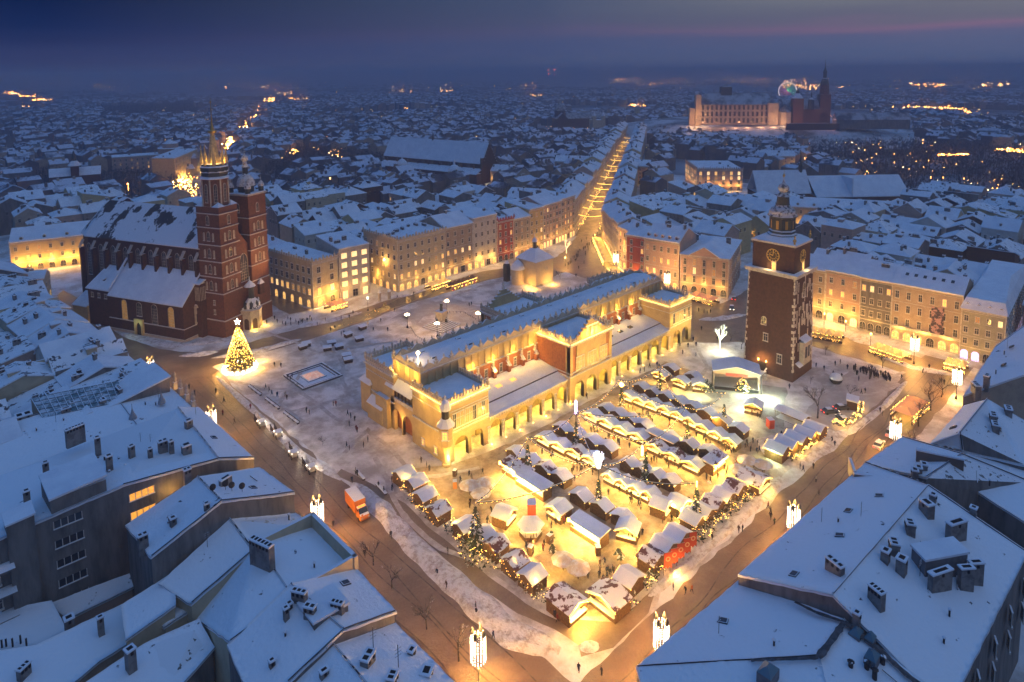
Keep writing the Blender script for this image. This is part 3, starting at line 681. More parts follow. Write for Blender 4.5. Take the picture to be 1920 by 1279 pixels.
for (ang, dist, off) in ((PI, 5.6, 0), (-PI/2, 6.6, 0)):
    b = MB(); b.T = Matrix.Rotation(ang+PI/2, 4, 'Z') @ Matrix.Translation((0, -dist-.1, 37.6))
    n = 24
    for i in range(n):
        a0, a1 = 2*PI*i/n, 2*PI*(i+1)/n
        for (r0, r1, m) in ((1.85, 2.05, 0), (1.0, 1.1, 0), (1.1, 1.85, 1), (0, 1.0, 1)):
            y = -.04 if m == 0 else 0
            b.add([(r0*math.cos(a0), y, r0*math.sin(a0)), (r1*math.cos(a0), y, r1*math.sin(a0)), (r1*math.cos(a1), y, r1*math.sin(a1)), (r0*math.cos(a1), y, r0*math.sin(a1))], [(0, 1, 2, 3)], m)
    for i in range(12):
        a = i*PI/6; b.tube((1.4*math.cos(a), -.06, 1.4*math.sin(a)), (1.8*math.cos(a), -.06, 1.8*math.sin(a)), .08, 4, m=0)
    b.tube((0, -.1, 0), (.2, -.1, 1.7), .1, 4, m=0); b.tube((0, -.1, 0), (-1.1, -.1, .3), .13, 4, m=0)
    cl = ob('clock_face', b, [CLK, mat('clock_dial', (.05, .03, .02), .7)], T)
link('window', win_mesh(1.1, 2.4, GLL, STNW), T, (-5.62, -.4, 33.1), -PI/2)
link('window', win_mesh(1.1, 2.2, GLL, STNW), T, (.5, -6.62, 33.1), 0)
for (x, z, w_, h_, k, g) in ((1.8, 15.6, 1.4, 2.4, 'r', GLS), (1.0, 10.6, 1.3, 2.2, 'f', GLS), (-3.6, 4.8, 1.3, 2.6, 'f', GLS)): link('window', win_mesh(w_, h_, g, STNW, k), T, (-6.93+.6*z/32.5, x, z), -PI/2)
link('window', win_mesh(1.6, 4.6, GLS, STNW, 'p'), T, (0, -7.35-.1, 25), 0)
b = MB(); b.box(-2.6, 2.0, -9.3, -7.4, 4.5, 11.5, 0); b.slab([(-2.8, -9.6, 11.5), (2.2, -9.6, 11.5), (2.2, -7.3, 12.8), (-2.8, -7.3, 12.8)], .2, 1); b.box(-1.8, -.6, -9.35, -9.28, 6.5, 10, 2); b.box(.1, 1.2, -9.35, -9.28, 6.5, 10, 2); b.slab([(-5.2, -9.2, 4.4), (-2.6, -9.2, 4.4), (-2.6, -7.6, 5.4), (-5.2, -7.6, 5.4)], .2, 1)
ob('oriel', b, [STN, SN, GLS], T)
b = MB(); b.box(-7.3, -6.7, .6, 2.8, 0, 3.6, 2); b.box(-9.6, -7, .2, 3.2, 0, .9, 0)
for s in range(5): b.box(-10.4-.35*s, -9.6, .4, 3.0, 0, .8-.16*s, 0)
b.slab([(-12, 3.3, .3), (-12, 3.0, .3), (-7, 3.0, 1.8), (-7, 3.3, 1.8)], .25, 1); b.slab([(-12, .4, .3), (-12, .1, .3), (-7, .1, 1.8), (-7, .4, 1.8)], .25, 1)
b.lathe([(.5, 0), (.7, .8), (.4, 1.6), (0, 1.8)], 8, 0, -11, -1.2, 0); b.lathe([(.5, 0), (.7, .8), (.4, 1.6), (0, 1.8)], 8, 0, -11, 4.6, 0)
ob('entrance_stair', b, [STN, SN, BLACK], T)
b = MB(); b.box(-7.2, -7.0, .3, .6, 3.9, 4.4); b.box(-7.2, -7.0, 2.8, 3.1, 3.9, 4.4); ob('wall_lantern', b, BULB, T)
lamp(T, (-7.9, .45, 4.3), 60, (1, .5, .12), .15); lamp(T, (-7.9, 2.95, 4.3), 60, (1, .5, .12), .15)
lamp(T, (-6.9, .8, 34.2), 26, (1, .6, .18), .1); lamp(T, (.8, -7.9, 34.2), 20, (1, .6, .18), .1)

# ------------------------------------------------------------------ the two-towered brick church
SM = thing('brick_church', 'large dark brick church with two unequal towers, left of the square', 'church', (-8.6, 117.8, 0), R(25))
b = MB()
def belfry(bb, x0, x1, y0, y1, top, courses):
    bb.box(x0, x1, y0, y1, 0, top, 0)
    bb.box(x0-.35, x1+.35, y0-.35, y1+.35, 0, courses[0], 0)
    for z in courses: bb.box(x0-.3, x1+.3, y0-.3, y1+.3, z, z+.32, 1)
belfry(b, 0, 8.6, 0, 10.5, 47.5, (6, 15.9, 21.8, 27.5, 33.5, 39.8, 44.8))
for z0, z1, r0, r1 in ((6, 22, 1.5, .9), (22, 34, .9, .6)):
    pass
b.lathe([(4.5, 47.5), (4.45, 56.8), (4.8, 57.2)], 8, 0, 4.3, 5.2, 0, ph=PI/8)
for i in range(8):
    a = PI/8+i*PI/4; b.tube((4.3+4.5*math.cos(a), 5.2+4.5*math.sin(a), 47.5), (4.3+4.5*math.cos(a), 5.2+4.5*math.sin(a), 57), .28, 4, m=1)
b.pyr(-.2, 3, -.2, 3, 47.5, 1.6, 2); b.pyr(5.6, 8.8, -.2, 3, 47.5, 1.6, 2); b.pyr(-.2, 3, 7.5, 10.7, 47.5, 1.6, 2); b.pyr(5.6, 8.8, 7.5, 10.7, 47.5, 1.6, 2)
b.lathe([(4.8, 57.2), (5.2, 57.4), (4.3, 58.1)], 8, 2, 4.3, 5.2, 0, ph=PI/8)
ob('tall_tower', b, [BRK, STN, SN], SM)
b = MB()   # dark gallery and the gilded spire with its ring of turrets
b.lathe([(4.0, 58), (4.6, 58.4), (4.7, 59.6), (4.5, 60), (4.8, 60.1), (4.8, 61.6), (4.5, 61.9), (4.4, 62.5), (3.2, 62.7)], 8, 0, 4.3, 5.2, 0, ph=PI/8)
for z in (59.6, 61.4): b.lathe([(4.9, z), (4.95, z+.12), (4.8, z+.2)], 8, 2, 4.3, 5.2, 0, ph=PI/8)
b.lathe([(2.3, 62.6), (2.2, 64), (1.6, 67), (1.0, 71), (.7, 73.2)], 8, 1, 4.3, 5.2, 0, ph=PI/8)
b.lathe([(.7, 73.2), (1.4, 73.4), (1.5, 74), (1.35, 74.4), (.7, 74.4), (.3, 77), (.15, 80), (.08, 84), (.35, 84.4), (.06, 84.9), (.04, 86)], 8, 3, 4.3, 5.2, 0)
for i in range(8):
    a = i*PI/4; c_, s_ = math.cos(a), math.sin(a); k = 4.0
    b.lathe([(.62, 62.2), (.6, 64), (.7, 64.1), (.3, 66.5), (.12, 68), (.2, 68.4), (0, 69.5)], 6, 1, 4.3+k*c_, 5.2+k*s_, 0)
ob('crown_spire', b, [COPR, mat('spire_gold', (.62, .46, .22), .5, (.4, .3, .16), .8), SN, GOLDM], SM)
b = MB()
belfry(b, 14.1, 23, 0, 9.8, 49, (6, 16.4, 22.3, 28.2, 34.2, 40.5))
b.box(13.7, 23.4, -.4, 10.2, 49, 49.6, 1); b.slab([(13.8, -.3, 49.6), (23.3, -.3, 49.6), (23.3, 10.1, 49.6), (13.8, 10.1, 49.6)], .25, 2)
ob('low_tower', b, [BRK, STN, SN], SM)
b = MB()
b.lathe([(3.0, 49.8), (3.0, 52), (3.4, 52.2)], 8, 0, 18.6, 4.9, 0, ph=PI/8)
b.lathe([(3.4, 52.2), (3.3, 53.3), (2.7, 55), (1.6, 56.2), (1.2, 56.4)], 12, 1, 18.6, 4.9)
b.lathe([(1.2, 56.4), (1.0, 56.8), (1.0, 59), (1.35, 59.2)], 8, 0, 18.6, 4.9)
b.lathe([(1.35, 59.2), (.9, 59.9), (.8, 60.4), (.8, 61.6), (1.25, 61.8), (1.3, 62.6), (.9, 63.4), (.2, 63.9), (.08, 65), (.08, 67.5)], 10, 1, 18.6, 4.9)
for sx in (15.1, 22):
    for sy in (.9, 8.9):
        b.lathe([(.95, 49.8), (.95, 51.6), (1.2, 51.7)], 8, 0, sx, sy); b.lathe([(1.2, 51.7), (1.15, 52.4), (.7, 53.3), (.15, 53.8), (.1, 54.4), (.25, 54.7), (.05, 55), (.04, 56.4)], 8, 1, sx, sy)
ob('helmet_dome', b, [COPR, mat('snowy_dome', (.62, .60, .60), .7, (.2, .17, .16), 1.2, (.52, .6))], SM)
b = MB()   # front wall between towers with gable and great window; porch
b.box(8.6, 14.1, 1.2, 3, 0, 31, 0)
b.add([(8.6, 1.2, 31), (14.1, 1.2, 31), (14.1, 3, 31), (8.6, 3, 31), (8.6, 1.2, 38), (14.1, 1.2, 31.2), (14.1, 3, 31.2), (8.6, 3, 38)], [(0,1,5,4),(1,2,6,5),(2,3,7,6),(3,0,4,7),(4,5,6,7)], 0)
b.slab([(8.6, 3, 38.3), (14.1, 3, 31.4), (14.1, 11, 31.4), (8.6, 11, 38.3)], .3, 1)
ob('west_front', b, [BRK, SN], SM)
link('window', win_mesh(3.6, 10.5, GLS, STN, 'p'), SM, (11.4, 1.17, 17.5))
b = MB()
po = [(7.8, 0), (8.8, -3.4), (11.4, -4.8), (14.0, -3.4), (15.0, 0)]
for (ax, ay), (bx, by) in zip(po, po[1:]):
    ln = math.hypot(bx-ax, by-ay); c = MB(Matrix.Translation((ax, ay, 0)) @ Matrix.Rotation(math.atan2(by-ay, bx-ax), 4, 'Z'))
    c.arch_wall(0, ln, 0, 7, [(ln/2, 1.8, 3.4, 'r')], 0, .4, 0, fill=2); c.box(-.25, .25, -.25, .25, 0, 7, 0)
    n = len(b.v); b.v += c.v; b.f += [tuple(n+i for i in f) for f in c.f]; b.m += c.m
b.prism([(x+(11.4-x)*-.12, y*1.12, 7.5) for x, y in po], 7, 0); b.prism([(x*.9+1.14, y*.85, 8.2) for x, y in po], 7.5, 1)
ob('porch', b, [STN, SN, WOODD], SM)
b = MB()
b.lathe([(3.2, 8), (2.6, 9.2), (2.4, 10), (1.2, 11.5), (1.0, 12), (1.0, 15.5), (1.5, 15.8)], 8, 0, 11.4, -1.8); b.lathe([(2.2, 15.8), (1.6, 16.6), (.8, 17.3), (.2, 18), (.1, 19.5)], 8, 1, 11.4, -1.2)
for i in range(9):
    a = -PI*.95+i*PI*.9/8; b.lathe([(.5, 8), (.55, 9.2), (.7, 9.3), (.2, 10.6), (0, 11)], 6, 1 if i % 2 else 0, 11.4+3.1*math.cos(a), -1.0+3.1*math.sin(a))
ob('porch_turret', b, [COPR, SN], SM)
b = MB(); b.box(16.5, 18.6, -1.3, 0, 11, 15, 0); b.pyr(16.3, 18.8, -1.5, 0, 15, 2, 1); ob('turret_oriel', b, [BRKD, SN], SM)
wn = win_mesh(1.15, 3.3, GLS, STN, 'p'); wb = win_mesh(.55, 2.8, STN, STN, 'p'); ws = win_mesh(.6, 1.4, GLS, STN, 'f')
for z in (17.2, 23.2, 29.0, 35.2, 41.0):
    for side in (0, 1):
        for bx in ((4.3,) if side == 0 else (5.2,)):
            loc = (lambda q: (q, -.03, z)) if side == 0 else (lambda q: (-.03, 10.5-q, z))
            rz = 0 if side == 0 else -PI/2
            link('window', wn, SM, loc(bx), rz)
            if z < 38:
                for q in (-2.1, 2.1): link('blind_window', wb, SM, loc(bx+q), rz)
for z in (23.6, 29.6, 35.6, 42.6):
    link('window', wn, SM, (18.55, -.03, z)); link('window', wn, SM, (14.07, 5, z), -PI/2) if z > 40 else None
    if z < 40:
        for q in (-2.1, 2.1): link('blind_window', wb, SM, (18.55+q, -.03, z))
for z in (8.5, 12): link('window', ws, SM, (-.38, 4, z), -PI/2)
for i in range(8):
    a = i*PI/4+PI/8+PI/8
    o = link('window', win_mesh(1.0, 6.5, GLS, STN, 'p'), SM, (4.3+4.22*math.cos(a), 5.2+4.22*math.sin(a), 49), a+PI/2)
b = MB()   # nave
b.box(.6, 22.4, 10, 68, 0, 31.5, 0)
b.prism([(.6, 68, 31.5), (22.4, 68, 31.5), (19, 75.5, 31.5), (11.5, 78, 31.5), (4, 75.5, 31.5)], 0, 0)
for i in range(10):
    y = 11.5+i*6.6
    if y < 73: b.box(-.9, .6, y-.5, y+.5, 0, 27.5, 0); b.slab([(-1.2, y-.7, 27.2), (.6, y-.7, 30), (.6, y+.7, 30), (-1.2, y+.7, 27.2)][::-1], .3, 1)
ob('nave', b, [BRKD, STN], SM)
b = MB(); e = 31.6; rg = 43.6
b.slab([(0, 9.8, e), (0, 69, e), (11.5, 70, rg), (11.5, 9.8, rg)][::-1], .35); b.slab([(23, 9.8, e), (23, 69, e), (11.5, 70, rg), (11.5, 9.8, rg)], .35)
b.slab([(0, 69, e), (11.5, 70, rg), (3.5, 76, e)], .35); b.slab([(3.5, 76, e), (11.5, 70, rg), (11.5, 79, e)], .35); b.slab([(11.5, 79, e), (11.5, 70, rg), (19.5, 76, e)], .35); b.slab([(19.5, 76, e), (11.5, 70, rg), (23, 69, e)], .35)
mr_ = mat('church_roof_snow', (.70, .70, .74), .8, (.045, .045, .05), .16, (.54, .57), .3, 2, stretch=(1, 1, .5))
ob('nave_roof', b, mr_, SM)
b = MB()   # low side chapels
b.box(-8, .6, 10.8, 47.3, 0, 13, 0); b.add([(-8, 10.8, 13), (.6, 10.8, 13), (.6, 10.8, 22.5)], [(0, 1, 2)], 0)
b.slab([(-8.5, 10.4, 12.9), (.6, 10.4, 22.8), (.6, 47.5, 22.8), (-8.5, 47.5, 12.9)], .35, 1)
b.box(-6.8, .6, 47.5, 60, 0, 14, 0); b.slab([(-7.4, 47.9, 14), (.6, 47.9, 21), (.6, 58, 21), (-7.4, 60.5, 14)], .35, 1)
b.slab([(-7.6, 47.1, 15), (.6, 47.1, 24.6), (.6, 47.9, 24.6), (-7.6, 47.9, 15)], .5, 1)
b.box(-7.5, -2.5, 60, 68, 0, 7, 2); b.slab([(-8, 60, 6.8), (-2, 60, 10.5), (-2, 68, 10.5), (-8, 68, 6.8)], .3, 1)
b.box(-8.3, .6, 10.5, 47.4, 0, 4.6, 0); b.box(-8.35, .6, 10.45, 47.45, 4.5, 4.75, 3); b.box(-8.5, .5, 10.3, 47.6, 0, 1.0, 3)
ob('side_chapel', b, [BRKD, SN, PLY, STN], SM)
b = MB(); b.box(-2.6, 1.6, 8.2, 11, 0, 19.6, 0); b.slab([(-3.0, 7.8, 19.6), (1.9, 7.8, 21.2), (1.9, 11.2, 21.2), (-3.0, 11.2, 19.6)], .3, 1)
for i in range(4): b.box(-2.65, -2.55, 8.5+i*.6, 8.75+i*.6, 13.5, 18.5, 2); b.box(-2.4+i*.65, -2.15+i*.65, 8.15, 8.25, 13.5, 18.5, 2)
ob('stair_turret', b, [BRKD, SN, STN], SM)
for i in range(9): link('window', win_mesh(1.9, 12.5, GLS, STN, 'p'), SM, (.57, 15+i*6.6, 16.5), -PI/2)
gw = mat('chapel_glass_lit', (.1, .08, .05), .4, (.3, .15, .03), 1.0, (.4, .6), emis=((1, .5, .1), .25))
for y, g in ((16.5, gw), (24.5, GLS), (39.5, gw)): link('window', win_mesh(2.5, 7.2, g, STN, 'r'), SM, (-8.03, y, 4.9), -PI/2)
link('window', win_mesh(2.3, 5, GLS, STN, 'r'), SM, (-8.03, 32, 7), -PI/2)
for y in (50.5, 54, 57.5): link('window', win_mesh(1, 1.5, GLS, STN), SM, (-6.83, y, 11), -PI/2)
b = MB(); c = MB(Matrix.Translation((-8.9, 34.2, 0)) @ Matrix.Rotation(-PI/2, 4, 'Z')); c.arch_wall(0, 4.4, 0, 6, [(2.2, 2.4, 2.8, 'p')], 0, .6, 0, fill=1); ob('side_portal', c, [mat('portal_stone', (.5, .38, .18), .9), BLACK], SM)
b = MB(); b.box(-3.3, -.9, 10.2, 10.8, 5, 11, 0); b.box(-2.9, -1.3, 10.1, 10.2, 5.6, 8.6, 1); b.lathe([(1.4, 0), (1.0, .9), (0, 1.3)], 10, 0, -2.1, 10.6, 11); ob('wall_monument', b, [STN, GLS], SM)
for i, y in enumerate((20, 29, 37, 54)):
    b = MB(); b.box(-4.6, -3.8, y-.5, y+.5, 16.2, 17.4, 0); b.slab([(-5.0, y-.7, 17.3), (-3.6, y-.7, 17.9), (-3.6, y+.7, 17.9), (-5.0, y+.7, 17.3)], .15, 1); ob('roof_vent', b, [BLACK, SN], SM)
spot(SM, (24, -16, 6), (7, 0, 34), 3400, (1, .5, .16), 60, .5); spot(SM, (26, -14, 6), (20, 0, 38), 4000, (1, .5, .16), 55, .5)
spot(SM, (16, -9, 1), (11, 0, 20), 600, (1, .55, .2), 70, .3)
for i in range(4):
    a = i*PI/2+PI/4; lamp(SM, (4.3+3.2*math.cos(a), 5.2+3.2*math.sin(a), 63.3), 45, GOLD, .1)
lamp(SM, (8.6, -5, .8), 50, GOLD, .1); lamp(SM, (14.6, -4.8, .8), 50, GOLD, .1); lamp(SM, (11.4, -2, 5), 60, WARM, .1)
lamp(SM, (-10.2, 32, 4.5), 8, (.7, 1, .6), .1)

# ------------------------------------------------------------------ small domed church behind the hall
AD = thing('small_church', 'small cream stone church with snowy pyramid roof and lantern', 'church', (115, 84.5, 0), R(0))
b = MB(); b.box(-5.5, 5.5, -6, 6, 0, 10.5, 0); b.box(-5.7, 5.7, -6.2, 6.2, 10.5, 11, 1); b.box(-5.6, 5.6, -6.1, 6.1, 0, .8, 1)
b.lathe([(2.9, 0), (2.9, 6.6), (3.1, 6.8)], 14, 0, -7.6, 3.2); b.box(5.5, 8.5, -2, 3, 0, 7, 0)
b.lathe([(.4, 0), (.8, .7), (.8, 0)], 10, 1, -2, -6.15, 0)
ob('wall', b, [PLC, STN], AD)
b = MB(); b.add([(-6,-6.5,11),(6,-6.5,11),(6,6.5,11),(-6,6.5,11),(-3.8,-4,13.2),(3.8,-4,13.2),(3.8,4,13.2),(-3.8,4,13.2),(-1.3,-1.3,15.4),(1.3,-1.3,15.4),(1.3,1.3,15.4),(-1.3,1.3,15.4)], [(0,1,5,4),(1,2,6,5),(2,3,7,6),(3,0,4,7),(4,5,9,8),(5,6,10,9),(6,7,11,10),(7,4,8,11),(8,9,10,11)])
b.lathe([(3.3, 6.8), (2.6, 8.6), (1.4, 10), (.3, 10.8), (.1, 12)], 14, 0, -7.6, 3.2); b.slab([(5.3, -2.3, 8.6), (8.9, -2.3, 6.9), (8.9, 3.3, 6.9), (5.3, 3.3, 8.6)], .3)
ob('roof', b, SN, AD)
b = MB(); b.lathe([(1.0, 15.4), (1.0, 18.2), (1.3, 18.3)], 8, 0); b.lathe([(1.3, 18.3), (1.1, 19.0), (.5, 19.8), (.15, 20.3), (.05, 22.5)], 8, 1); ob('lantern', b, [COPR, SN], AD)
b = MB(); b.T = Matrix.Translation((1, -6.05, 7)) @ Matrix.Rotation(PI/2, 4, 'X'); b.lathe([(1.0, 0), (1.0, .1), (.7, .12), (.7, .02), (0, .03)], 14, 0); ob('round_window', b, [STN], AD)
lamp(AD, (-9, -7.5, 1.2), 150, WARM, .2); lamp(AD, (2, -9, 1.2), 190, WARM, .2); lamp(AD, (-8, -3, 1.2), 90, WARM, .2)
b = MB(); b.box(-1.1, 1.1, -1.1, 1.1, 0, 6.8); b.lathe([(1.7, 6.8), (1.3, 8.2), (.3, 9.6), (.1, 11)], 8, 0); o = ob('bell_turret', b, COPR, AD); o.location = (-8.5, 9.5, 0)
LM = 7.5
# ------------------------------------------------------------------ town houses with fronts on the square
LANDM = {'brick church with two towers': (0, 140), 'brick clock tower': (107, -32), 'arcaded cloth hall': (54, 18), 'small domed church': (115, 84), 'mouth of the lit old street': (190, 115), 'far end of the lit street': (420, 265)}
def chimney_mesh(w_, d_, h_, pots, key={}):
    k = (w_, d_, h_, pots)
    if k not in key:
        b = MB(); b.box(-w_/2, w_/2, -d_/2, d_/2, -2.2, h_, 0); b.box(-w_/2-.1, w_/2+.1, -d_/2-.1, d_/2+.1, h_, h_+.22, 1)
        for i in range(pots):
            x = (i+.5)/pots*w_-w_/2; b.box(x-.16, x+.16, -d_/2-.13, d_/2+.13, h_-.55, h_-.1, 2)
            b.box(x-w_/pots*.32, x+w_/pots*.32, -d_*.3, d_*.3, h_+.22, h_+.24, 2)
        key[k] = mesh('chimney', b, [mat('chimney_plaster', (.22, .21, .2), .9, (.13, .12, .12), .8, snow=.9), SN, BLACK])
    return key[k]
def facade(name, label, x, y, rz, w, d, h, floors, cols, wall, trim=STNW, lit=(), shop='arch', roof='mono', rh=4, cren=0, side=0, wh=1.9, ww=1.05, gh=4.6, ped=False, dorm=0, group='old houses round the square', bright=(), litp=1.0, chim=3, glow=0, cat='house', snow=SN, shopm=None, sidewall=None):
    t = thing(name, label, cat, (x, y, 0), rz, group)
    r = random.Random(int(x*7+y*13)+int(w))
    b = MB(); b.box(0, w, 0, d, 0, h, 0)
    b.box(-.02, w+.02, -.08, 0, gh-.3, gh, 1); b.box(-.05, w+.05, -.06, 0, 0, .7, 1)
    b.box(-.1, w+.1, -.55, d*.02, h-.25, h+.25, 1); b.box(-.05, w+.05, -.3, 0, h-.75, h-.6, 1)
    fh = (h-gh-.9)/max(1, floors)
    for f in range(1, floors): b.box(0, w, -.12, 0, gh+f*fh-.25, gh+f*fh-.1, 1) if (f+int(w)) % 2 else None
    for q in (.0, w-.35): b.box(q, q+.35, -.1, 0, 0, h-.3, 1)
    ob('wall', b, [wall, trim], t)
    b = MB()
    if roof == 'mono': b.slab([(-.1, -.7, h+.2), (w+.1, -.7, h+.2), (w+.1, d*.5, h+rh), (-.1, d*.5, h+rh)], .35, 0); b.slab([(-.1, d*.5, h+rh), (w+.1, d*.5, h+rh), (w+.1, d+.4, h+.1), (-.1, d+.4, h+.1)], .35, 0); b.poly([(0, 0, h), (0, d*.5, h+rh), (0, d, h)], 1); b.poly([(w, 0, h), (w, d, h), (w, d*.5, h+rh)], 1)
    elif roof == 'flat': b.slab([(-.1, -.5, h+.25), (w+.1, -.5, h+.25), (w+.1, d, h+rh), (-.1, d, h+rh)], .3, 0); b.prism([(0, 0, h), (w, 0, h), (w, d, h+rh-.05), (0, d, h+rh-.05)], h-.2, 1)
    elif roof == 'hip': b.pyr(0, w, 0, d, h+.25, rh, 0, ov=.5, rx=max(.5, (w-d)/2+1), ry=max(0, (d-w)/2))
    elif roof == 'mansard':
        b.add([(-.4,-.5,h+.25),(w+.4,-.5,h+.25),(w+.4,d+.4,h+.25),(-.4,d+.4,h+.25),(.8,2.2,h+rh*.62),(w-.8,2.2,h+rh*.62),(w-.8,d-2,h+rh*.62),(.8,d-2,h+rh*.62),(w*.2,d*.5,h+rh),(w*.8,d*.5,h+rh)], [(0,1,5,4),(1,2,6,5),(2,3,7,6),(3,0,4,7),(4,5,9,8),(5,6,9),(6,7,8,9),(7,4,8)], 0)
    rf = ob('roof', b, [snow, wall], t)
    top = (lambda yy: h+.25+min(rh, rh*2*yy/d) if roof in ('mono', 'hip') else h+.3+rh*yy/d)
    for i in range(chim):
        xx, yy = r.uniform(1, w-1), r.uniform(d*.25, d*.75)
        link('chimney', chimney_mesh(r.choice((1.2, 1.9, 2.6)), .8, r.choice((1.2, 1.8)), r.choice((2, 3))), rf, (xx, yy, top(min(yy, d-yy))+.1), r.choice((0, PI/2)))
    for i in range(dorm):
        c = MB(); xx = w*(i+.5)/dorm; yy = 1.3; z = top(yy)+.1
        c.box(xx-.65, xx+.65, yy-.6, yy+1.6, z-.5, z+1.1, 0); c.gable(xx-.65, xx+.65, yy-.6, yy+1.6, z+1.1, .5, 'y', .15, .18, 1, 0); c.box(xx-.35, xx+.35, yy-.64, yy-.58, z, z+.9, 2)
        ob('dormer', c, [wall, SN, GLS], t)
    if cren:
        c = MB(); merlons(c, (0, -.35, h+.2), (w, -.35, h+.2), 1.5, 1.7)
        if side: merlons(c, (0 if side < 0 else w, -.3, h+.2), (0 if side < 0 else w, d, h+.2), 1.5, 1.7)
        ob('parapet', c, wall, t)
    if ped:
        c = MB(); c.prism([(w*.2, -.5, h+.2), (w*.8, -.5, h+.2), (w*.8, 0, h+.2), (w*.2, 0, h+.2)], h-.2, 0); c.add([(w*.2, -.55, h+.3), (w*.8, -.55, h+.3), (w*.5, -.55, h+4), (w*.2, .4, h+.3), (w*.8, .4, h+.3), (w*.5, .4, h+4)], [(0,1,2),(4,3,5),(1,4,5,2),(0,2,5,3)], 0)
        c.slab([(w*.19, -.8, h+.3), (w*.5, -.8, h+4.1), (w*.5, .5, h+4.1), (w*.19, .5, h+.3)], .22, 1); c.slab([(w*.5, -.8, h+4.1), (w*.81, -.8, h+.3), (w*.81, .5, h+.3), (w*.5, .5, h+4.1)], .22, 1)
        ob('pediment', c, [wall, SN], t)
    W_, Wl, Wb, Wd = win_mesh(ww, wh, GLS, trim), win_mesh(ww, wh, GLL, trim), win_mesh(ww, wh, GLB, trim), win_mesh(ww, wh, GLD, trim)
    def rowwin(f, n, length, place, lt):
        z = gh+f*fh+(fh-wh)*.45
        for i in range(n):
            m_ = Wb if f in bright else (r.choice((Wl, Wl, Wd, Wb)) if (f in lit and r.random() < litp) or r.random() < lt else Wd if r.random() < .12 else W_)
            place((i+.5)/n*length, z, m_)
    for f in range(floors):
        rowwin(f, cols, w, lambda q, z, m_: link('window', m_, t, (q, -.02, z)), .07)
        if side: rowwin(f, max(2, int(d/3.6)), d, (lambda q, z, m_: link('window', m_, t, (-.02, q, z), -PI/2)) if side < 0 else (lambda q, z, m_: link('window', m_, t, (w+.02, q, z), PI/2)), .1)
    sm_ = shopm or GLW
    for i in range(cols):
        xx = (i+.5)/cols*w
        dr = (i == cols//2) or (shop == 'dim' and i % 2)
        kk = 'r' if shop in ('arch', 'dim') else 'f'
        g = BLACK if dr else sm_ if shop != 'dim' else GLS
        o = link('door' if dr else 'shop_window', win_mesh(min(2.2, w/cols*.66), 3.1, g, trim, kk), t, (xx, -.03, .25))
    if side:
        for i in range(max(2, int(d/5))):
            xx = (i+.5)/max(2, int(d/5))*d
            link('shop_window', win_mesh(2.0, 3.0, sm_ if shop != 'dim' else GLS, trim, 'r'), t, ((-.03, xx, .25) if side < 0 else (w+.03, xx, .25)), -PI/2 if side < 0 else PI/2)
    if glow:
        n = max(1, int(w/6))
        for i in range(n): lamp(t, ((i+.5)/n*w, -2.0, 4.6), glow, WARM, .25)
    return t
HV = 'house'
# east side of the square (fronts face -y, left to right)
E_ = 118.0
facade('corner_house', 'cream corner house with scrolled gables and golden arched first floor', 27.6, 123.0, R(9), 12.5, 34, 18.5, 3, 2, PLC, lit=(0,), roof='flat', rh=1.0, side=-1, glow=260, cren=1, ww=1.6, wh=2.4, chim=2, shop='arch')
facade('white_shop_building', 'white house with four rows of brightly lit wide windows and curved roof badge', 40.4, 124.6, R(-3), 13.8, 22, 21.5, 4, 3, PLW, bright=(0, 1, 2, 3), roof='flat', rh=1.8, ww=2.3, wh=2.1, shop='flat', shopm=GLB, glow=50)
facade('crested_mansion', 'broad cream mansion with crested parapet between alley and next houses', 62.9, 115.6, R(3), 27, 25, 22.3, 4, 7, PLC, lit=(0, 1), litp=.6, roof='flat', rh=1.2, cren=1, side=-1, glow=45, chim=7)
facade('plain_house', 'tan four-storey house right of the crested mansion, two big lit shop windows', 90, 118.2, 0, 17, 20, 22.6, 4, 4, PLT, lit=(1,), roof='mono', rh=4.5, glow=70, shop='flat', chim=2)
facade('plain_house', 'tall cream house with white-lit ground floor beside the red house', 107.1, 118.2, 0, 15.2, 20, 24.5, 4, 4, PLW, roof='flat', rh=1.5, glow=160, shop='flat', chim=2)
facade('red_house', 'narrow red house with pale trim in the row of square fronts', 122.4, 117.8, 0, 11, 18, 20.5, 4, 3, PLR, roof='flat', rh=1.5, glow=30, shop='dim', cren=1, chim=1)
facade('plain_house', 'narrow tan house right of the red house, small lit shops', 133.5, 118.2, 0, 12, 18, 19.8, 4, 3, PLT, roof='mono', rh=3.5, glow=90)
facade('plain_house', 'tall narrow cream house with warm uplights on its middle floors', 145.6, 119, 2*PI/180, 11, 18, 22.8, 4, 3, PLY, lit=(0,), roof='flat', rh=2.2, glow=120)
facade('plain_house', 'pale hotel front of six window bays behind the small church', 156.7, 120, R(10), 18, 20, 23, 5, 6, PLP, lit=(0, 1), litp=.5, roof='mono', rh=4, glow=60, shopm=GLB)
facade('plain_house', 'pale house with grid of lit windows just left of the old street', 174.8, 123.4, R(12), 15, 20, 23.5, 5, 5, PLP, lit=(0, 1, 2), litp=.5, roof='flat', rh=1.2, glow=60, shopm=GLB)
AL = thing('alley_lamp', 'bright lamp on the side wall of the crested mansion above the alley', 'street lamp', (62.2, 124, 0)); b = MB(); b.tube((.6, 0, 13), (-.4, 0, 13), .06, 4); ob('bracket', b, IRON, AL); b = MB(); b.lathe([(0, -.35), (.3, -.1), (.3, .2), (0, .4)], 6, 0, -.6, 0, 13); ob('globe', b, BULBC, AL); lamp(AL, (-1.2, 0, 12.6), 260, WARM, .3); lamp(AL, (-2, 6, 5), 160, WARM, .3)
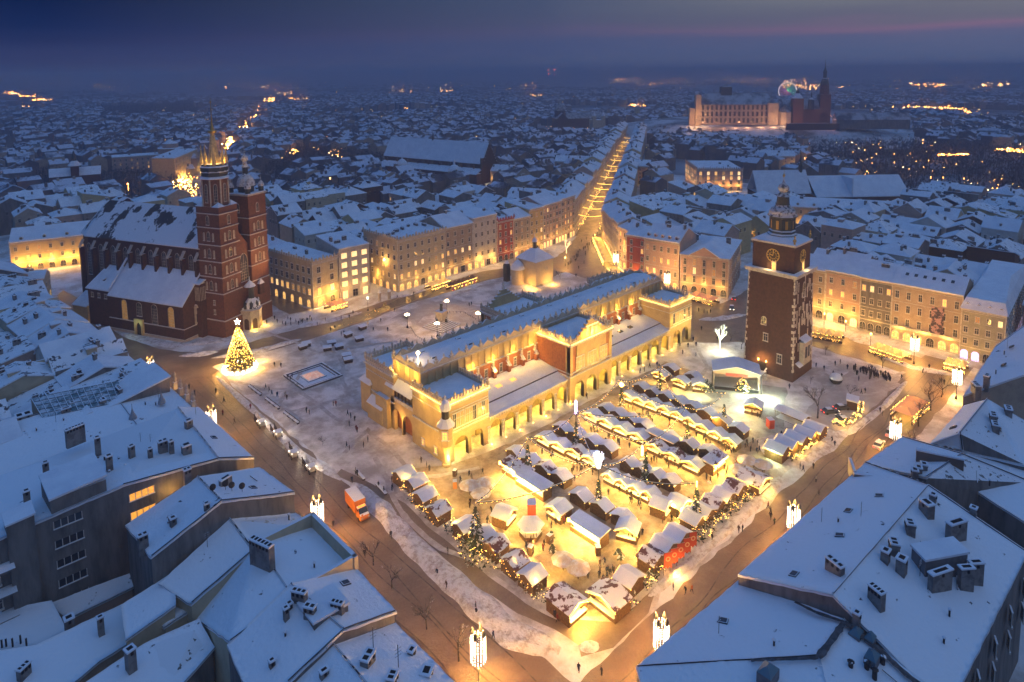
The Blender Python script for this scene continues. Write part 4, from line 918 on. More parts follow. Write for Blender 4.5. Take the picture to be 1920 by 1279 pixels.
# left wall of the old street
p = Vector((190, 127.0)); a = R(34); rs = random.Random(5)
tints = [PLT, PLP, PLC, PLY, PLW, PLT, PLP]
i = 0; dist = 0
while dist < 560:
    w_ = rs.uniform(13, 19)*(1 if dist < 250 else 1.3); q = p+Vector((math.cos(a), math.sin(a)))*dist; hh = rs.uniform(18, 22)
    near = dist < 150
    facade('street_house', 'tall house in the left wall of the lit old street, %s to the square' % ordn(i), q.x, q.y, a, w_, 14, hh, 4 if dist < 250 else 3, 4 if near else 3, tints[i % 7], lit=(0,), litp=.5, roof='mono', rh=rs.uniform(3, 5), glow=38 if near else 0, chim=2, group='tall houses lining the lit old street')
    dist += w_+.05; i += 1
# right wall of the old street: from the square's narrow corner outwards (fronts face +y side)
segs = [((154.1, 58.4), (159.1, 71.5)), ((159.2, 71.6), (188.9, 105.6))]
def right_wall(pn, pf, n, hh, tint, **k):
    pn = Vector(pn); pf = Vector(pf); d = (pn-pf); Lh = d.length; an = math.atan2(d.y, d.x)
    for j in range(n):
        q = pf+d*(j/n)
        facade('street_house', 'tall house at the narrow corner, %s to the mouth of the old street' % ordn(int((Vector((189, 105.6))-q).length/10.8)), q.x, q.y, an, Lh/n-.05, 13, hh+rs.uniform(-1, 1.5), 4, k.get('cols', 4), tint[j % len(tint)], lit=(), roof='mono', rh=3.5, glow=k.get('glow', 40), chim=2, cren=k.get('cren', 0), group='tall houses lining the lit old street')
right_wall((154.1, 58.4), (159.1, 71.5), 1, 20, [PLP], cols=4)
right_wall((159.2, 71.6), (188.9, 105.6), 3, 20, [PLP, PLT, PLC], cols=4)
dist = 0; i = 0
a = R(34.4)
while dist < 560:
    w_ = rs.uniform(13, 19)*(1 if dist < 250 else 1.3); q = Vector((190.2, 107.5))+Vector((math.cos(a), math.sin(a)))*(dist+w_)
    facade('street_house', 'tall house in the right wall of the lit old street, %s to the square' % ordn(i), q.x, q.y, a+PI, w_-.05, 14, rs.uniform(16, 19.5), 4 if dist < 250 else 3, 3, tints[(i+2) % 7], lit=(0,), litp=.4, roof='mono', rh=rs.uniform(3, 4.5), glow=0, chim=2, group='tall houses lining the lit old street')
    dist += w_; i += 1
# south side (fronts face -x; seen left to right from +y to -y)
S_ = -PI/2
facade('red_house', 'narrow red-brown house squeezed left of the oval-windowed house', 147.5, 58.4, R(-82), 10.8, 18, 20, 4, 2, PLR, roof='mono', rh=3, glow=60, chim=1)
facade('plain_house', 'tan house with pairs of tall dark windows and dormered snowy roof', 145.8, 47.2, R(-82), 16.5, 18, 20.8, 3, 5, PLP, lit=(0,), litp=.5, roof='mono', rh=5, dorm=5, glow=110, wh=2.1)
facade('pediment_palace', 'low palace with triangular pediment and corner to the side street', 148.0, 30.3, R(-70), 20, 34, 16.4, 3, 5, PLP, lit=(1,), litp=.3, roof='hip', rh=3.2, ped=True, side=1, glow=110, wh=2.6, shop='dim')
facade('side_street_house', 'ochre house lit by lamps behind the brick clock tower, left part', 157, -9, R(-84), 9.6, 20, 17.5, 3, 3, PLY, roof='mono', rh=4, glow=120, lit=(0,), side=-1)
facade('plain_house', 'tan house with tall steep snowy roof, half hidden by the clock tower', 158.0, -18.6, R(-88), 7.4, 22, 18.5, 3, 2, PLT, roof='mono', rh=5.5, glow=120, shop='arch')
facade('plain_house', 'pinkish three-bay house with two glowing arched shop windows', 158.2, -26, R(-88), 12.4, 22, 19.2, 3, 3, PLP, roof='mono', rh=5.5, glow=110, shop='arch', shopm=GLB, lit=(1,), litp=.35)
facade('plain_house', 'grey-tan house with pedimented windows and dark carriage gate', 157.4, -38.5, R(-86), 10.6, 20, 19.3, 3, 4, PLG, roof='mono', rh=4.5, glow=60, shop='dim', lit=(2,), litp=.5)
facade('plain_house', 'wide grand tan house with balcony, big portrait banner and six roof lights', 156.6, -49.1, R(-86), 21.0, 18, 19.8, 3, 6, PLT, roof='mono', rh=4.0, glow=70, wh=2.4, shop='arch', chim=1)
BT = [o for o in sc.objects if o.get('label', '').startswith('wide grand')][0]
b = MB(); b.box(12.2, 15.9, -.5, -.42, 5.4, 14.6); ob('portrait_banner', b, mat('banner_print', (.42, .26, .28), .8, (.03, .025, .04), .55, (.47, .53)), BT)
b = MB()
for i in range(6): b.box(3+i*2.6, 4.1+i*2.6, 5.6, 7.4, 22.1, 22.2) if False else b.add([(3+i*2.7, 4.2, 22.4), (4.0+i*2.7, 4.2, 22.4), (4.0+i*2.7, 5.6, 23.03), (3+i*2.7, 5.6, 23.03)], [(0, 1, 2, 3)])
b.v = [(x, y, z+.02) for x, y, z in b.v]; ob('roof_light', b, GLS, BT)
b = MB(); b.box(.3, 20.7, -1.1, 0, 4.6, 4.8); b.box(.3, 20.7, -1.1, -1.0, 4.8, 5.6); ob('balcony', b, STNW, BT)
facade('plain_house', 'green-grey corner house with dormered roof and violet-lit shops', 155.0, -70.2, R(-86), 12.0, 60, 16.8, 3, 4, mat('sage_plaster', (.34, .32, .24), .9, (.28, .26, .2), .4, snow=.85), roof='mansard', rh=5.5, dorm=4, side=1, glow=20, wh=1.8, shop='arch', shopm=mat('violet_shop', (.7, .6, .9), .5, (.2, .1, .05), 1.2, (.4, .5), emis=((.75, .55, 1), 2.0)))
# houses and gate at the far left behind the brick church
facade('yellow_hall', 'long yellow house lit by street lamps behind the church apse', -52, 273, R(-14), 46, 22, 14.5, 2, 10, PLY, roof='mono', rh=5, glow=330, dorm=5, group='houses behind the brick church', shop='dim', lit=(0,), litp=.15)
facade('gate_building', 'small pale gatehouse with lit archway beside the church apse', -60, 215, R(-20), 13, 10, 10, 1, 3, PLC, roof='mono', rh=2.5, glow=60, group='houses behind the brick church', side=1, shop='arch', shopm=mat('gate_glow', (.8, .5, .1), emis=((1, .6, .1), .9)))
facade('lane_house', 'yellow-lit house along the lane between church and corner house', 29.5, 215, R(-90), 52, 14, 13.5, 2, 11, PLY, roof='mono', rh=4, glow=170, lit=(0, 1), litp=.5, group='houses behind the brick church')

LM = 12.0
# ------------------------------------------------------------------ nearest roofs: north block (left) and west block (right)
def PLN(u, v, ax, val):
    d = fw + rt*((u-PX)/F) - up*((v-PY)/F)
    t = (val-(CX, CY)[ax])/d[ax]
    return Vector((CX, CY, CZ)) + d*t
fx = lambda u, v, x=-43.3: PLN(u, v, 0, x)
fy = lambda u, v, y: PLN(u, v, 1, y)
def lower(P, dz): return Vector((P[0], P[1], P[2]-dz))
def ccw(pts):
    a = sum(p[0]*q[1]-q[0]*p[1] for p, q in zip(pts, pts[1:]+pts[:1]))
    return pts if a > 0 else list(reversed(pts))
NSN = mat('near_roof_snow', (.79, .82, .87), .8, (.07, .075, .09), .5, (.665, .69), .5, 1.6)
def roofs(name, label, facets, wall, grp, low=(), zb=0, snow=NSN, cat='house', eave=.25):
    """a house given by its roof planes: walls drop from each plane's outline, snow lies on top"""
    c = sum((Vector(p) for f in facets for p in f), Vector())/sum(len(f) for f in facets)
    t = thing(name, label, cat, (c.x, c.y, 0), 0, grp)
    off = Vector((c.x, c.y, 0))
    b = MB()
    for f in facets:
        f = ccw([Vector(p)-off for p in f]); b.prism([(p.x, p.y, p.z-.05) for p in f], zb, 0)
    ob('wall', b, wall, t)
    b = MB()
    for f in facets:
        f = ccw([Vector(p)-off for p in f]); m = sum(f, Vector())/len(f)
        q = [m+(p-m)*(1+eave/max(1, (p-m).length)) for p in f]
        bm = bmesh.new(); vs = [bm.verts.new((p.x, p.y, p.z+.28)) for p in q]; bm.faces.new(vs); bmesh.ops.triangulate(bm, faces=bm.faces[:])
        for _ in range(5):
            es = [e for e in bm.edges if e.calc_length() > 1.3]
            if not es: break
            bmesh.ops.subdivide_edges(bm, edges=es, cuts=1); bmesh.ops.triangulate(bm, faces=[g for g in bm.faces if len(g.verts) > 3])
        rim = {v for e in bm.edges if len(e.link_faces) < 2 for v in e.verts}
        low_ = []
        for v in bm.verts:
            w_ = v.co+off; k = noise.noise(Vector((w_.x*.33, w_.y*.33, 1)))*.10+noise.noise(Vector((w_.x*1.3, w_.y*1.3, 4)))*.045
            v.co.z += k-(.1 if v in rim else 0)
            if v in rim: d_ = (v.co-m); d_.z = 0; v.co += d_.normalized()*noise.noise(Vector((w_.x*.8, w_.y*.8, 9)))*.16
        bm.verts.index_update(); n0 = len(b.v); b.v += [tuple(v.co) for v in bm.verts]
        for g in bm.faces: b.f.append(tuple(n0+v.index for v in g.verts)); b.m.append(0)
        for e in bm.edges:
            if len(e.link_faces) < 2:
                a_, c_ = e.verts; n1 = len(b.v); b.v += [tuple(a_.co-Vector((0, 0, .4))), tuple(c_.co-Vector((0, 0, .4)))]; b.f.append((n0+a_.index, n0+c_.index, n1+1, n1)); b.m.append(0)
        bm.free()
    r_ = ob('roof', b, snow, t, smooth=True)
    b = MB()      # dark gutters and seams along the eaves
    for f in facets[:1]:
        f = [Vector(p)-off for p in f]; b.tube(f[0]-Vector((0, 0, .12)), f[1]-Vector((0, 0, .12)), .13, 5)
    ob('gutter', b, IRON, t)
    rc = random.Random(int(c.x*31+c.y*7))
    if 'yard' not in name:
        for f in facets:
            P = [Vector(p) for p in f]; ar = 0
            for i in range(1, len(P)-1): ar += (P[i]-P[0]).cross(P[i+1]-P[0]).length/2
            n_ = (P[1]-P[0]).cross(P[2]-P[0]).normalized(); n_ = n_ if n_.z > 0 else -n_
            for q in range(int(ar/70)):
                ws = [rc.random() for _ in P]; sw = sum(ws); p = sum((a_*w_ for a_, w_ in zip(P, ws)), Vector())/sw-off; k = rc.random()
                b = MB(); b.T = Matrix.Translation(p) @ Vector((0, 0, 1)).rotation_difference(n_).to_matrix().to_4x4() @ Matrix.Rotation(rc.choice((0, .3, 1.57)), 4, 'Z')
                if k < .35: b.box(-.55, .55, -.7, .7, .2, .44, 0); b.box(-.42, .42, -.55, .55, .44, .47, 1); ob('skylight', b, [IRON, GLS], r_)
                elif k < .65: b.T = Matrix.Translation(p); b.lathe([(.13, 0), (.13, 1.0), (.26, 1.05), (.05, 1.3)], 7, 0); b.lathe([(.27, 1.08), (.2, 1.25), (0, 1.36)], 7, 1); ob('vent_pipe', b, [IRON, SN], r_)
                elif k < .8:
                    b.T = Matrix.Translation(p); b.tube((0, 0, 0), (0, 0, 2.8), .04, 4)
                    for z in (2.0, 2.35, 2.7): b.tube((-.45, 0, z), (.45, 0, z), .025, 3)
                    ob('aerial', b, IRON, r_)
                else: b.box(-1.6, 1.6, -.06, .06, .3, .42, 0); ob('snow_guard', b, [IRON], r_)
        a_, c_ = Vector(facets[0][-1])-off, Vector(facets[0][-2])-off; b = MB(); b.tube(a_+Vector((0, 0, .42)), c_+Vector((0, 0, .42)), .1, 5); ob('ridge_cap', b, IRON, r_)
        for f in facets[:2]:
            a_, c_ = Vector(f[1])-off, Vector(f[2])-off; b = MB(); n = max(2, int((c_-a_).length/2))
            for i in range(n): b.tube(a_.lerp(c_, i/n)+Vector((0, 0, .34+.08*noise.noise(a_.lerp(c_, i/n)))), a_.lerp(c_, (i+1)/n)+Vector((0, 0, .34+.08*noise.noise(a_.lerp(c_, (i+1)/n)))), .12, 4)
            ob('edge_flashing', b, IRON, r_)
    return t, r_, off
def roof_z(facets, x, y):
    best = None
    for f in facets:
        f = [Vector(p) for p in f]; n = (f[1]-f[0]).cross(f[2]-f[0])
        if abs(n.z) < 1e-6: continue
        g = ccw(f); ins = all((g[(i+1) % len(g)].x-g[i].x)*(y-g[i].y)-(g[(i+1) % len(g)].y-g[i].y)*(x-g[i].x) >= -1e-3 for i in range(len(g)))
        if ins: return f[0].z-((x-f[0].x)*n.x+(y-f[0].y)*n.y)/n.z
    return None
def on_roof(r_, off, facets, u, v, w_, d_, h_, pots, rz=0, z0=18):
    """chimney whose foot stands on the roof plane seen at (u, v)"""
    z = z0
    for _ in range(12):
        P = W(u, v, z); q = roof_z(facets, P.x, P.y)
        if q is None: break
        z = q+.3
    P = W(u, v, z)
    link('chimney', chimney_mesh(w_, d_, h_, pots), r_, (P.x-off.x, P.y-off.y, z), rz)
def dish(r_, off, facets, u, v, z=19):
    P = W(u, v, z); q = roof_z(facets, P.x, P.y) or z
    b = MB(); b.tube((0, 0, -.2), (0, 0, .9), .04, 4); b.T = Matrix.Translation((0, 0, 1)) @ Matrix.Rotation(R(65), 4, 'X'); b.lathe([(.1, .15), (.5, .02), (.55, 0), (.3, -.06)], 10); b.T = None
    o = ob('satellite_dish', b, IRON, r_); o.location = (P.x-off.x, P.y-off.y, q+.2)
NG = 'old houses of the near left block'
yE, yED, yDC, yCB, yBA, yL, yLf = 3.6, -11.9, -19.2, -33.3, -44.4, 6.2, 41.2
# dish roof
Ee, En = fx(486, 878), fx(551, 925)
FE = [[Ee, En, fy(415, 941, yED), fy(371, 896, yE)], [fy(371, 896, yE), fy(415, 941, yED), fy(284, 1045, yED), fy(237, 986, yE)]]
t, r_, off = roofs('row_house', 'grey house with three satellite dishes on its snowy roof near the left lamp column', FE, PLG, NG)
for u, v, w_, d_, h_, n, a in ((352, 905, 1.2, 1.0, 2.6, 2, 0), (325, 985, .9, .9, 1.3, 1, 0), (268, 1015, 1.4, .9, 1.1, 2, 0), (423, 905, 2.2, .8, .9, 1, .3), (388, 955, .8, .6, 1.0, 1, 0)): on_roof(r_, off, FE, u, v, w_, d_, h_, n, a, 20)
for u, v in ((455, 935), (436, 937), (424, 935), (401, 948)): dish(r_, off, FE, u, v, 20)
# strip roof
De = Vector((-43.3, yED, 14.9)); Dn = fx(587, 980)
Dn.y = yDC; Dn.z = 16.2
FD = [[De, Dn, fy(474, 1033, yDC), fy(431, 975, yED)], [fy(431, 975, yED), fy(474, 1033, yDC), fy(359, 1132, yDC), Vector((-66, yED-1.5, 15.2))], [fy(337, 1039, yED+.2), Vector((-66, yED-1.5, 15)), Vector((-68.5, yDC, 13.4)), Vector((-70.5, yED, 14.6))]]
FD[2] = [Vector((-63.5, yED, 15)), Vector((-65.5, yDC+1, 14.2)), Vector((-72, yDC+1, 12.8)), Vector((-71, yED, 13.6))]
t, r_, off = roofs('row_house', 'narrow house whose long snowy roof ends in a row of chimney pots', FD, PLC, NG)
on_roof(r_, off, FD, 466, 1000, 3.4, .8, 1.5, 5, R(-72), 19); on_roof(r_, off, FD, 492, 1050, 4.4, 1.1, 3.0, 6, R(-72), 19)
# parapet terrace
Ca, Cb = fx(594, 978), fx(666, 1044); yC0, yC1 = yDC, yCB
Cz = 16.2
FC = [[Vector((-43.8, yC0, Cz)), Vector((-43.8, yC1, Cz)), Vector((-53.8, yC1, Cz+1.6)), Vector((-53.0, yC0, Cz+1.6))], [Vector((-53.0, yC0, 17.9)), Vector((-53.8, yC1, 17.9)), fy(432, 1203, yCB), fy(371, 1161, yDC)]]
t, r_, off = roofs('row_house', 'house with high pale parapet round its sunken snowy front roof', FC, PLC, NG)
b = MB()
for (ax, ay, bx, by) in ((-43.3, yC0, -43.3, yC1), (-43.3, yC0+.2, -52, yC0+.2), (-43.3, yC1+.2, -54, yC1+.2)):
    x0, x1 = sorted((ax, bx)); y0, y1 = sorted((ay, by)); b.box(x0-.35-off.x, x1+.35-off.x, y0-.3-off.y, y1+.3-off.y, 10, 18.6)
ob('parapet', b, PLC, t)
# big roof
Ba = Vector((-43.3, yCB, 16.3)); Bb = fx(741, 1148)
Bb.y = yBA
FB = [[Ba, Bb, fy(644, 1182, yBA), fy(546, 1098, yCB)], [fy(546, 1098, yCB), fy(644, 1182, yBA), fy(540, 1279, yBA), Vector((-63.5, yBA, 14.5)), Vector((-63.0, yCB, 16.0))]]
t, r_, off = roofs('row_house', 'large plain snowy roof with chimneys round a raised hatch', FB, PLG, NG)
for u, v, w_, d_, h_, n, a in ((562, 1128, 2.2, .8, 1.6, 3, R(-60)), (582, 1158, 1.6, .9, 1.7, 2, R(-60)), (633, 1148, 1.8, .8, 1.5, 3, R(-60)), (537, 1160, .7, .6, 1.6, 1, 0), (543, 1140, .7, .7, .7, 1, 0), (510, 1245, .7, .6, .5, 1, 0)): on_roof(r_, off, FB, u, v, w_, d_, h_, n, a, 18)
b = MB(); P = W(606, 1140, 18.6)-off; b.box(P.x-2.6, P.x+2.6, P.y-2.4, P.y+2.2, 16, 19.4, 0); b.slab([(P.x-2.8, P.y-2.6, 19.3), (P.x+2.8, P.y-2.6, 19.1), (P.x+2.8, P.y+2.4, 19.1), (P.x-2.8, P.y+2.4, 19.3)], .35, 1); ob('roof_hatch', b, [PLG, SN], r_)
# nearest roof at the bottom edge
FA = [[Vector((-43.3, yBA, 14.0)), Vector((-43.3, -70, 14.6)), Vector((-53, -70, 17.2)), Vector((-53, yBA, 16.8))], [Vector((-53, yBA, 16.8)), Vector((-53, -70, 17.2)), Vector((-64, -70, 13.5)), Vector((-64, yBA, 13.5))]]
t, r_, off = roofs('row_house', 'snowy roof at the bottom edge with bare dark vents and aerials', FA, PLC, NG)
for u, v, w_, d_, h_, n, a in ((690, 1245, 2.0, 1.2, 1.2, 2, .5), (608, 1268, 1.1, .7, .8, 1, 0), (772, 1225, 1.0, .8, .5, 1, .4), (735, 1275, 1.4, 1.2, .6, 2, .6), (800, 1262, 1.6, 1.4, .3, 1, .6)): on_roof(r_, off, FA, u, v, w_, d_, h_, n, a, 16)
for u, v in ((700, 1215), (747, 1250)):
    P = W(u, v, 16)-off; b = MB(); b.tube((P.x, P.y, 15), (P.x, P.y, 19.2), .05, 4)
    for k in range(3): b.tube((P.x-.5, P.y, 17.6+k*.5), (P.x+.5, P.y, 17.6+k*.5), .03, 4)
    ob('aerial', b, IRON, r_)
# lower yard roofs to the left
for lb, f, wl_ in (('long low snowy yard roof with two leaning chimneys at bottom left', [(0, 1222, 11), (70, 1212, 11), (253, 1124, 11), (281, 1182, 9.5), (183, 1241, 9.5), (90, 1320, 9.5), (-30, 1320, 10.5)], PLT),
                   ('low snowy yard roof with one tall square chimney at bottom left', [(150, 1290, 13), (270, 1211, 13), (371, 1165, 13), (399, 1217, 11), (300, 1330, 11), (150, 1400, 12)], PLG),
                   ('small flat snowy roof with vent pipes at left edge', [(-20, 1150, 9), (95, 1130, 9), (124, 1184, 8), (70, 1214, 8), (-20, 1224, 8.5)], PLT),
                   ('narrow low snowy roof under the grey flats', [(95, 1133, 7), (240, 1078, 7), (248, 1102, 6), (130, 1160, 6)], PLP),
                   ('little snowy lean-to roof between the yard walls', [(289, 1155, 12), (372, 1115, 12), (388, 1125, 12), (310, 1175, 12)], PLC)):
    ff = [[W(*p) for p in f]]
    t, r_, off = roofs('yard_house', lb, ff, wl_, NG)
    if 'leaning' in lb:
        on_roof(r_, off, ff, 190, 1185, .8, .7, 2.4, 1, 0, 11); on_roof(r_, off, ff, 130, 1170, 1.2, 1.2, 1, 1, 0, 11); on_roof(r_, off, ff, 45, 1262, 1.6, .8, 1, 3, .6, 10)
    if 'tall square' in lb: on_roof(r_, off, ff, 246, 1250, 1.1, 1.1, 2.6, 1, .2, 12)
    if 'vent pipes' in lb:
        b = MB()
        for u, v in ((4, 1215), (12, 1213), (24, 1212), (39, 1206), (50, 1212)): P = W(u, v, 8.6)-off; b.tube((P.x, P.y, 8), (P.x, P.y, 10), .13, 6)
        ob('vent_pipe', b, IRON, r_)
# grey flats with the window wall
zf = 18.5
FL = [[fx(375, 780, -43.3), fx(475, 851, -43.3), Vector((-50, yL, 20.5)), Vector((-48, 37, 18.5))], [Vector((-48, 37, 18.4)), Vector((-50, yL, 20.4)), Vector((-66, yL, 22.5)), Vector((-84, yL, 21.5)), Vector((-86, 37, 16.6)), Vector((-56, 39, 16.6))]]
FL[0][0].y = 38; FL[0][0].z = 16.5; FL[0][1].y = yL; FL[0][1].z = 17.8
t, r_, off = roofs('block_of_flats', 'tall grey flats with rows of four-pane windows, some lit orange', FL, PLG, NG)
for u, v, w_, d_, h_, n, a in ((141, 815, 3.4, .8, 1.6, 6, .2), (183, 833, .9, .9, 1.4, 1, 0), (205, 870, 1.0, 1.0, 1.6, 1, 0), (247, 850, 1.0, .8, 1.5, 1, .2), (282, 855, .8, .6, 1.5, 1, 0), (306, 845, 1.6, 1.0, 2.0, 2, 0), (322, 847, .8, .8, 2.2, 1, 0), (350, 847, 1.6, 1.4, 1.4, 1, 0), (86, 880, .9, .8, 1.3, 1, 0), (354, 800, 1.4, 1.0, 1.4, 1, .2), (50, 930, .9, .9, .9, 1, 0)): on_roof(r_, off, FL, u, v, w_, d_, h_, n, a, 20)
b = MB(); P0 = Vector((-73, 10, 0))-off; b.box(P0.x-3.5, P0.x+4.5, P0.y-3.5, P0.y+6, 18, 24.6, 0); b.slab([(P0.x-3.7, P0.y-3.7, 24.5), (P0.x+4.7, P0.y-3.7, 25.2), (P0.x+4.7, P0.y+6.2, 25.0), (P0.x-3.7, P0.y+6.2, 24.4)], .35, 1); ob('stair_head', b, [PLG, SN], t)
b = MB(); P1 = Vector((-80.5, 6.5, 0))-off; b.box(P1.x-2, P1.x+1.6, P1.y-1.2, P1.y+3, 0, 23.8, 0); b.slab([(P1.x-2.2, P1.y-1.4, 23.6), (P1.x+1.8, P1.y-1.4, 23.9), (P1.x+1.8, P1.y+3.2, 23.9), (P1.x-2.2, P1.y+3.2, 23.6)], .3, 1); ob('lift_shaft', b, [PLG, SN], t)
def ribbon(g, key={}):
    if g.name not in key:
        b = MB()
        for i in range(4): b.box(-2+i*1.0+.06, -1.06+i*1.0, -.04, 0, 0, 1.25, 1); b.box(-2+i*1.0-.06, -2+i*1.0+.06, -.1, 0, 0, 1.25, 0)
        b.box(1.94, 2.06, -.1, 0, 0, 1.25, 0); b.box(-2.1, 2.1, -.3, 0, -.12, 0, 0)
        key[g.name] = mesh('window', b, [PLW, g])
    return key[g.name]
GLO = mat('window_orange', (.7, .35, .08), .5, (.1, .05, .02), 1.6, (.45, .55), emis=((1, .42, .06), 1.1))
for j, (x, pat) in enumerate(((-74.4, (0, 0, 0, 0, 0)), (-63.3, (1, 1, 1, 0, 1)))):
    for k in range(5): link('window', ribbon(GLO if pat[k] else GLS), t, (x-off.x, yL-.02-off.y, 19.6-k*3.5-(.5 if j else 0)))
lamp(t, (-59-off.x, yL-1.5-off.y, 18.5), 25, (1, .5, .1), .2)
for k in range(4): b = MB(); b.box(-87.5-off.x, -82-off.x, yL-2.6-off.y, yL-off.y, 17-k*4, 17.3-k*4, 0); ob('balcony', b, PLG, t)
for k in range(3): link('window', win_mesh(1.0, 1.5, GLO if k == 0 else GLS, PLW), t, (-84.4-off.x, yL-.03-off.y, 18.0-k*4)); link('window', win_mesh(1.0, 1.5, GLO if k == 0 else GLS, PLW), t, (-86.3-off.x, yL-.03-off.y, 17.8-k*4))
# carved-front house with glass roof
FK = [[Vector((-43.5, 38.2, 15)), Vector((-44.5, 60, 15.5)), Vector((-56, 60, 16.6)), Vector((-56, 39, 16.6))], [Vector((-56, 39, 16.6)), Vector((-56, 60, 16.8)), Vector((-90, 60, 16.8)), Vector((-90, 37.4, 14))]]
t, r_, off = roofs('arcade_house', 'wide snowy roof with big glazed skylight and two tiny spires', FK, PLT, NG)
g4 = [W(58, 747, 19), W(222, 715, 19), W(236, 752, 17), W(80, 784, 17)]; g4 = [q-off for q in g4]
b = MB(); b.prism(ccw([(q.x, q.y, q.z) for q in g4]), 15, 0, 1)
ob('glass_roof', b, [PLT, mat('skylight_glass', (.10, .16, .17), .25, (.55, .6, .66), .5, (.44, .56), spec=.7)], t)
b = MB()
for i in range(13):
    a_ = g4[0].lerp(g4[1], i/12); c_ = g4[3].lerp(g4[2], i/12); b.tube(a_+Vector((0, 0, .1)), c_+Vector((0, 0, .1)), .09, 4)
for i in range(6):
    a_ = g4[0].lerp(g4[3], i/5); c_ = g4[1].lerp(g4[2], i/5); b.tube(a_+Vector((0, 0, .1)), c_+Vector((0, 0, .1)), .07, 4)
ob('glazing_bars', b, IRON, t)
for u, v in ((249, 785), (303, 755)):
    P = W(u, v, 16.9)-off; b = MB(); b.lathe([(.9, 0), (.8, .6), (.35, 1.6), (.08, 2.6), (.04, 3.8)], 6, 0, P.x, P.y, 16.7); ob('roof_spirelet', b, mat('spirelet_lead', (.3, .3, .32), .7, snow=.8), r_)
for i in range(4):
    b = MB(); y = 42+i*4.5-off.y; x = -43.2-off.x; b.box(x-.5, x+.4, y-.5, y+.5, 15, 16.8); b.lathe([(.3, 0), (.5, .8), (.2, 1.4), (.35, 1.9), (0, 2.8)], 7, 0, x, y, 16.8); ob('attic_figure', b, STN, t)
on_roof(r_, off, FK, 228, 720, 3.5, 1.1, 1.2, 3, .6, 17); on_roof(r_, off, FK, 45, 790, 3, 2.4, 1.6, 2, 0, 16)
for y in (-62, -53, -45, -36, -27, -17, -6, 12, 28): lamp(t, (-41.2-off.x, y-off.y, 3.2), 26, (1, .5, .15), .3)
# ---- west block, right
WG = 'old houses of the near right block'
R1 = [[W(1385, 1078, 19.5), W(1562, 1116, 23.2), W(1740, 912, 23.2), W(1622, 870, 19.5)], [W(1562, 1116, 23.2), W(1740, 912, 23.2), W(1925, 1038, 18.5), W(1798, 1290, 17.5), W(1733, 1285, 18.5)]]
t, r_, off = roofs('corner_block', 'broad smooth snowy roof with a dozen grey brick chimneys', R1, PLG, WG)
for u, v, w_, d_, h_, n, a in ((1565, 1072, 2.6, .9, 1.5, 3, R(70)), (1643, 1130, 2.0, 1.0, 2.0, 4, R(70)), (1690, 1070, 1.4, 1.2, 1.9, 1, 0), (1660, 1050, 1.2, 1.0, 1.5, 1, 0), (1676, 1035, 1.6, 1.2, 1.6, 2, .5), (1706, 997, 1.5, 1.2, 1.5, 2, .5), (1737, 962, 1.9, 1.3, 1.8, 1, R(60)), (1749, 939, .9, .9, 1.1, 1, 0),
                              (1792, 1008, 3.4, 1.0, 2.6, 1, R(-25)), (1762, 1098, 3.8, .8, 2.2, 1, R(-25)), (1810, 1098, 2.0, .8, 2.8, 1, R(-40)), (1828, 1088, 2.0, .8, 2.8, 1, R(-40)), (1606, 1165, .8, .8, 1.2, 1, 0), (1825, 965, .9, .9, 1.2, 1, 0)): on_roof(r_, off, R1, u, v, w_, d_, h_, n, a, 22)
P = W(1765, 1050, 22)-off; b = MB(); b.T = Matrix.Translation((P.x, P.y, 20)) @ Matrix.Rotation(R(-32), 4, 'Z'); b.box(-4, 3.2, -1.3, 1.3, -3, 3.6, 0); b.slab([(-4.2, -1.5, 3.5), (3.4, -1.5, 3.5), (3.4, 1.5, 3.8), (-4.2, 1.5, 3.8)], .35, 1); ob('roof_house', b, [mat('tin_grey', (.17, .18, .2), .7, (.12, .13, .15), .7, snow=.9), SN], r_)
for i in range(4): q = R1[1][2].lerp(R1[1][3], .12+i*.24)-off; link('window', win_mesh(1.2, 2.0, GLS, PLW), t, (q.x+.9, q.y-.55, 13.5), R(22)); link('window', win_mesh(1.2, 2.0, GLS, PLW), t, (q.x+.9, q.y-.55, 9.5), R(22))
R2 = [[W(1385, 1091, 17.5), W(1195, 1252, 17.5), W(1534, 1232, 20.5), W(1583, 1165, 20.8)], [W(1195, 1252, 17.5), W(1240, 1400, 16.5), W(1570, 1400, 18.5), W(1534, 1232, 20.5)], [W(1583, 1165, 20.8), W(1534, 1232, 20.5), W(1570, 1400, 18.5), W(1790, 1330, 18.5), W(1733, 1283, 18.8)]]
t, r_, off = roofs('corner_block', 'hipped snowy roof with dark melted valleys and small metal vents, bottom right', R2, PLG, WG)
b = MB(); DKM = mat('wet_roof_metal', (.035, .035, .04), .4, (.1, .1, .11), 1.5)
def streak(pts, wd):
    P = [W(*p)-off for p in pts]
    for i in range(len(P)-1):
        d = (P[i+1]-P[i]); n = max(2, int(d.length/.5))
        for k in range(n):
            a_ = P[i]+d*(k/n); c_ = P[i]+d*((k+1)/n); nn = Vector((-d.y, d.x, 0)).normalized(); w0 = wd*(.6+.7*abs(noise.noise(a_*1.3))); w1 = wd*(.6+.7*abs(noise.noise(c_*1.3)))
            b.add([a_+nn*w0, a_-nn*w0, c_-nn*w1, c_+nn*w1], [(0, 1, 2, 3)])
streak([(1408, 1238, 20.0), (1470, 1236, 20.6), (1534, 1233, 21.15)], .3); streak([(1534, 1233, 21.15), (1560, 1200, 21.3), (1583, 1166, 21.4)], .5); streak([(1583, 1166, 21.4), (1530, 1148, 21.0), (1490, 1128, 20.5)], .35); streak([(1583, 1166, 21.5), (1640, 1210, 20.7), (1700, 1265, 19.8), (1745, 1300, 19.3)], .55)
b.f = [tuple(f) for f in b.f]; ob('melted_valley', b, DKM, r_)
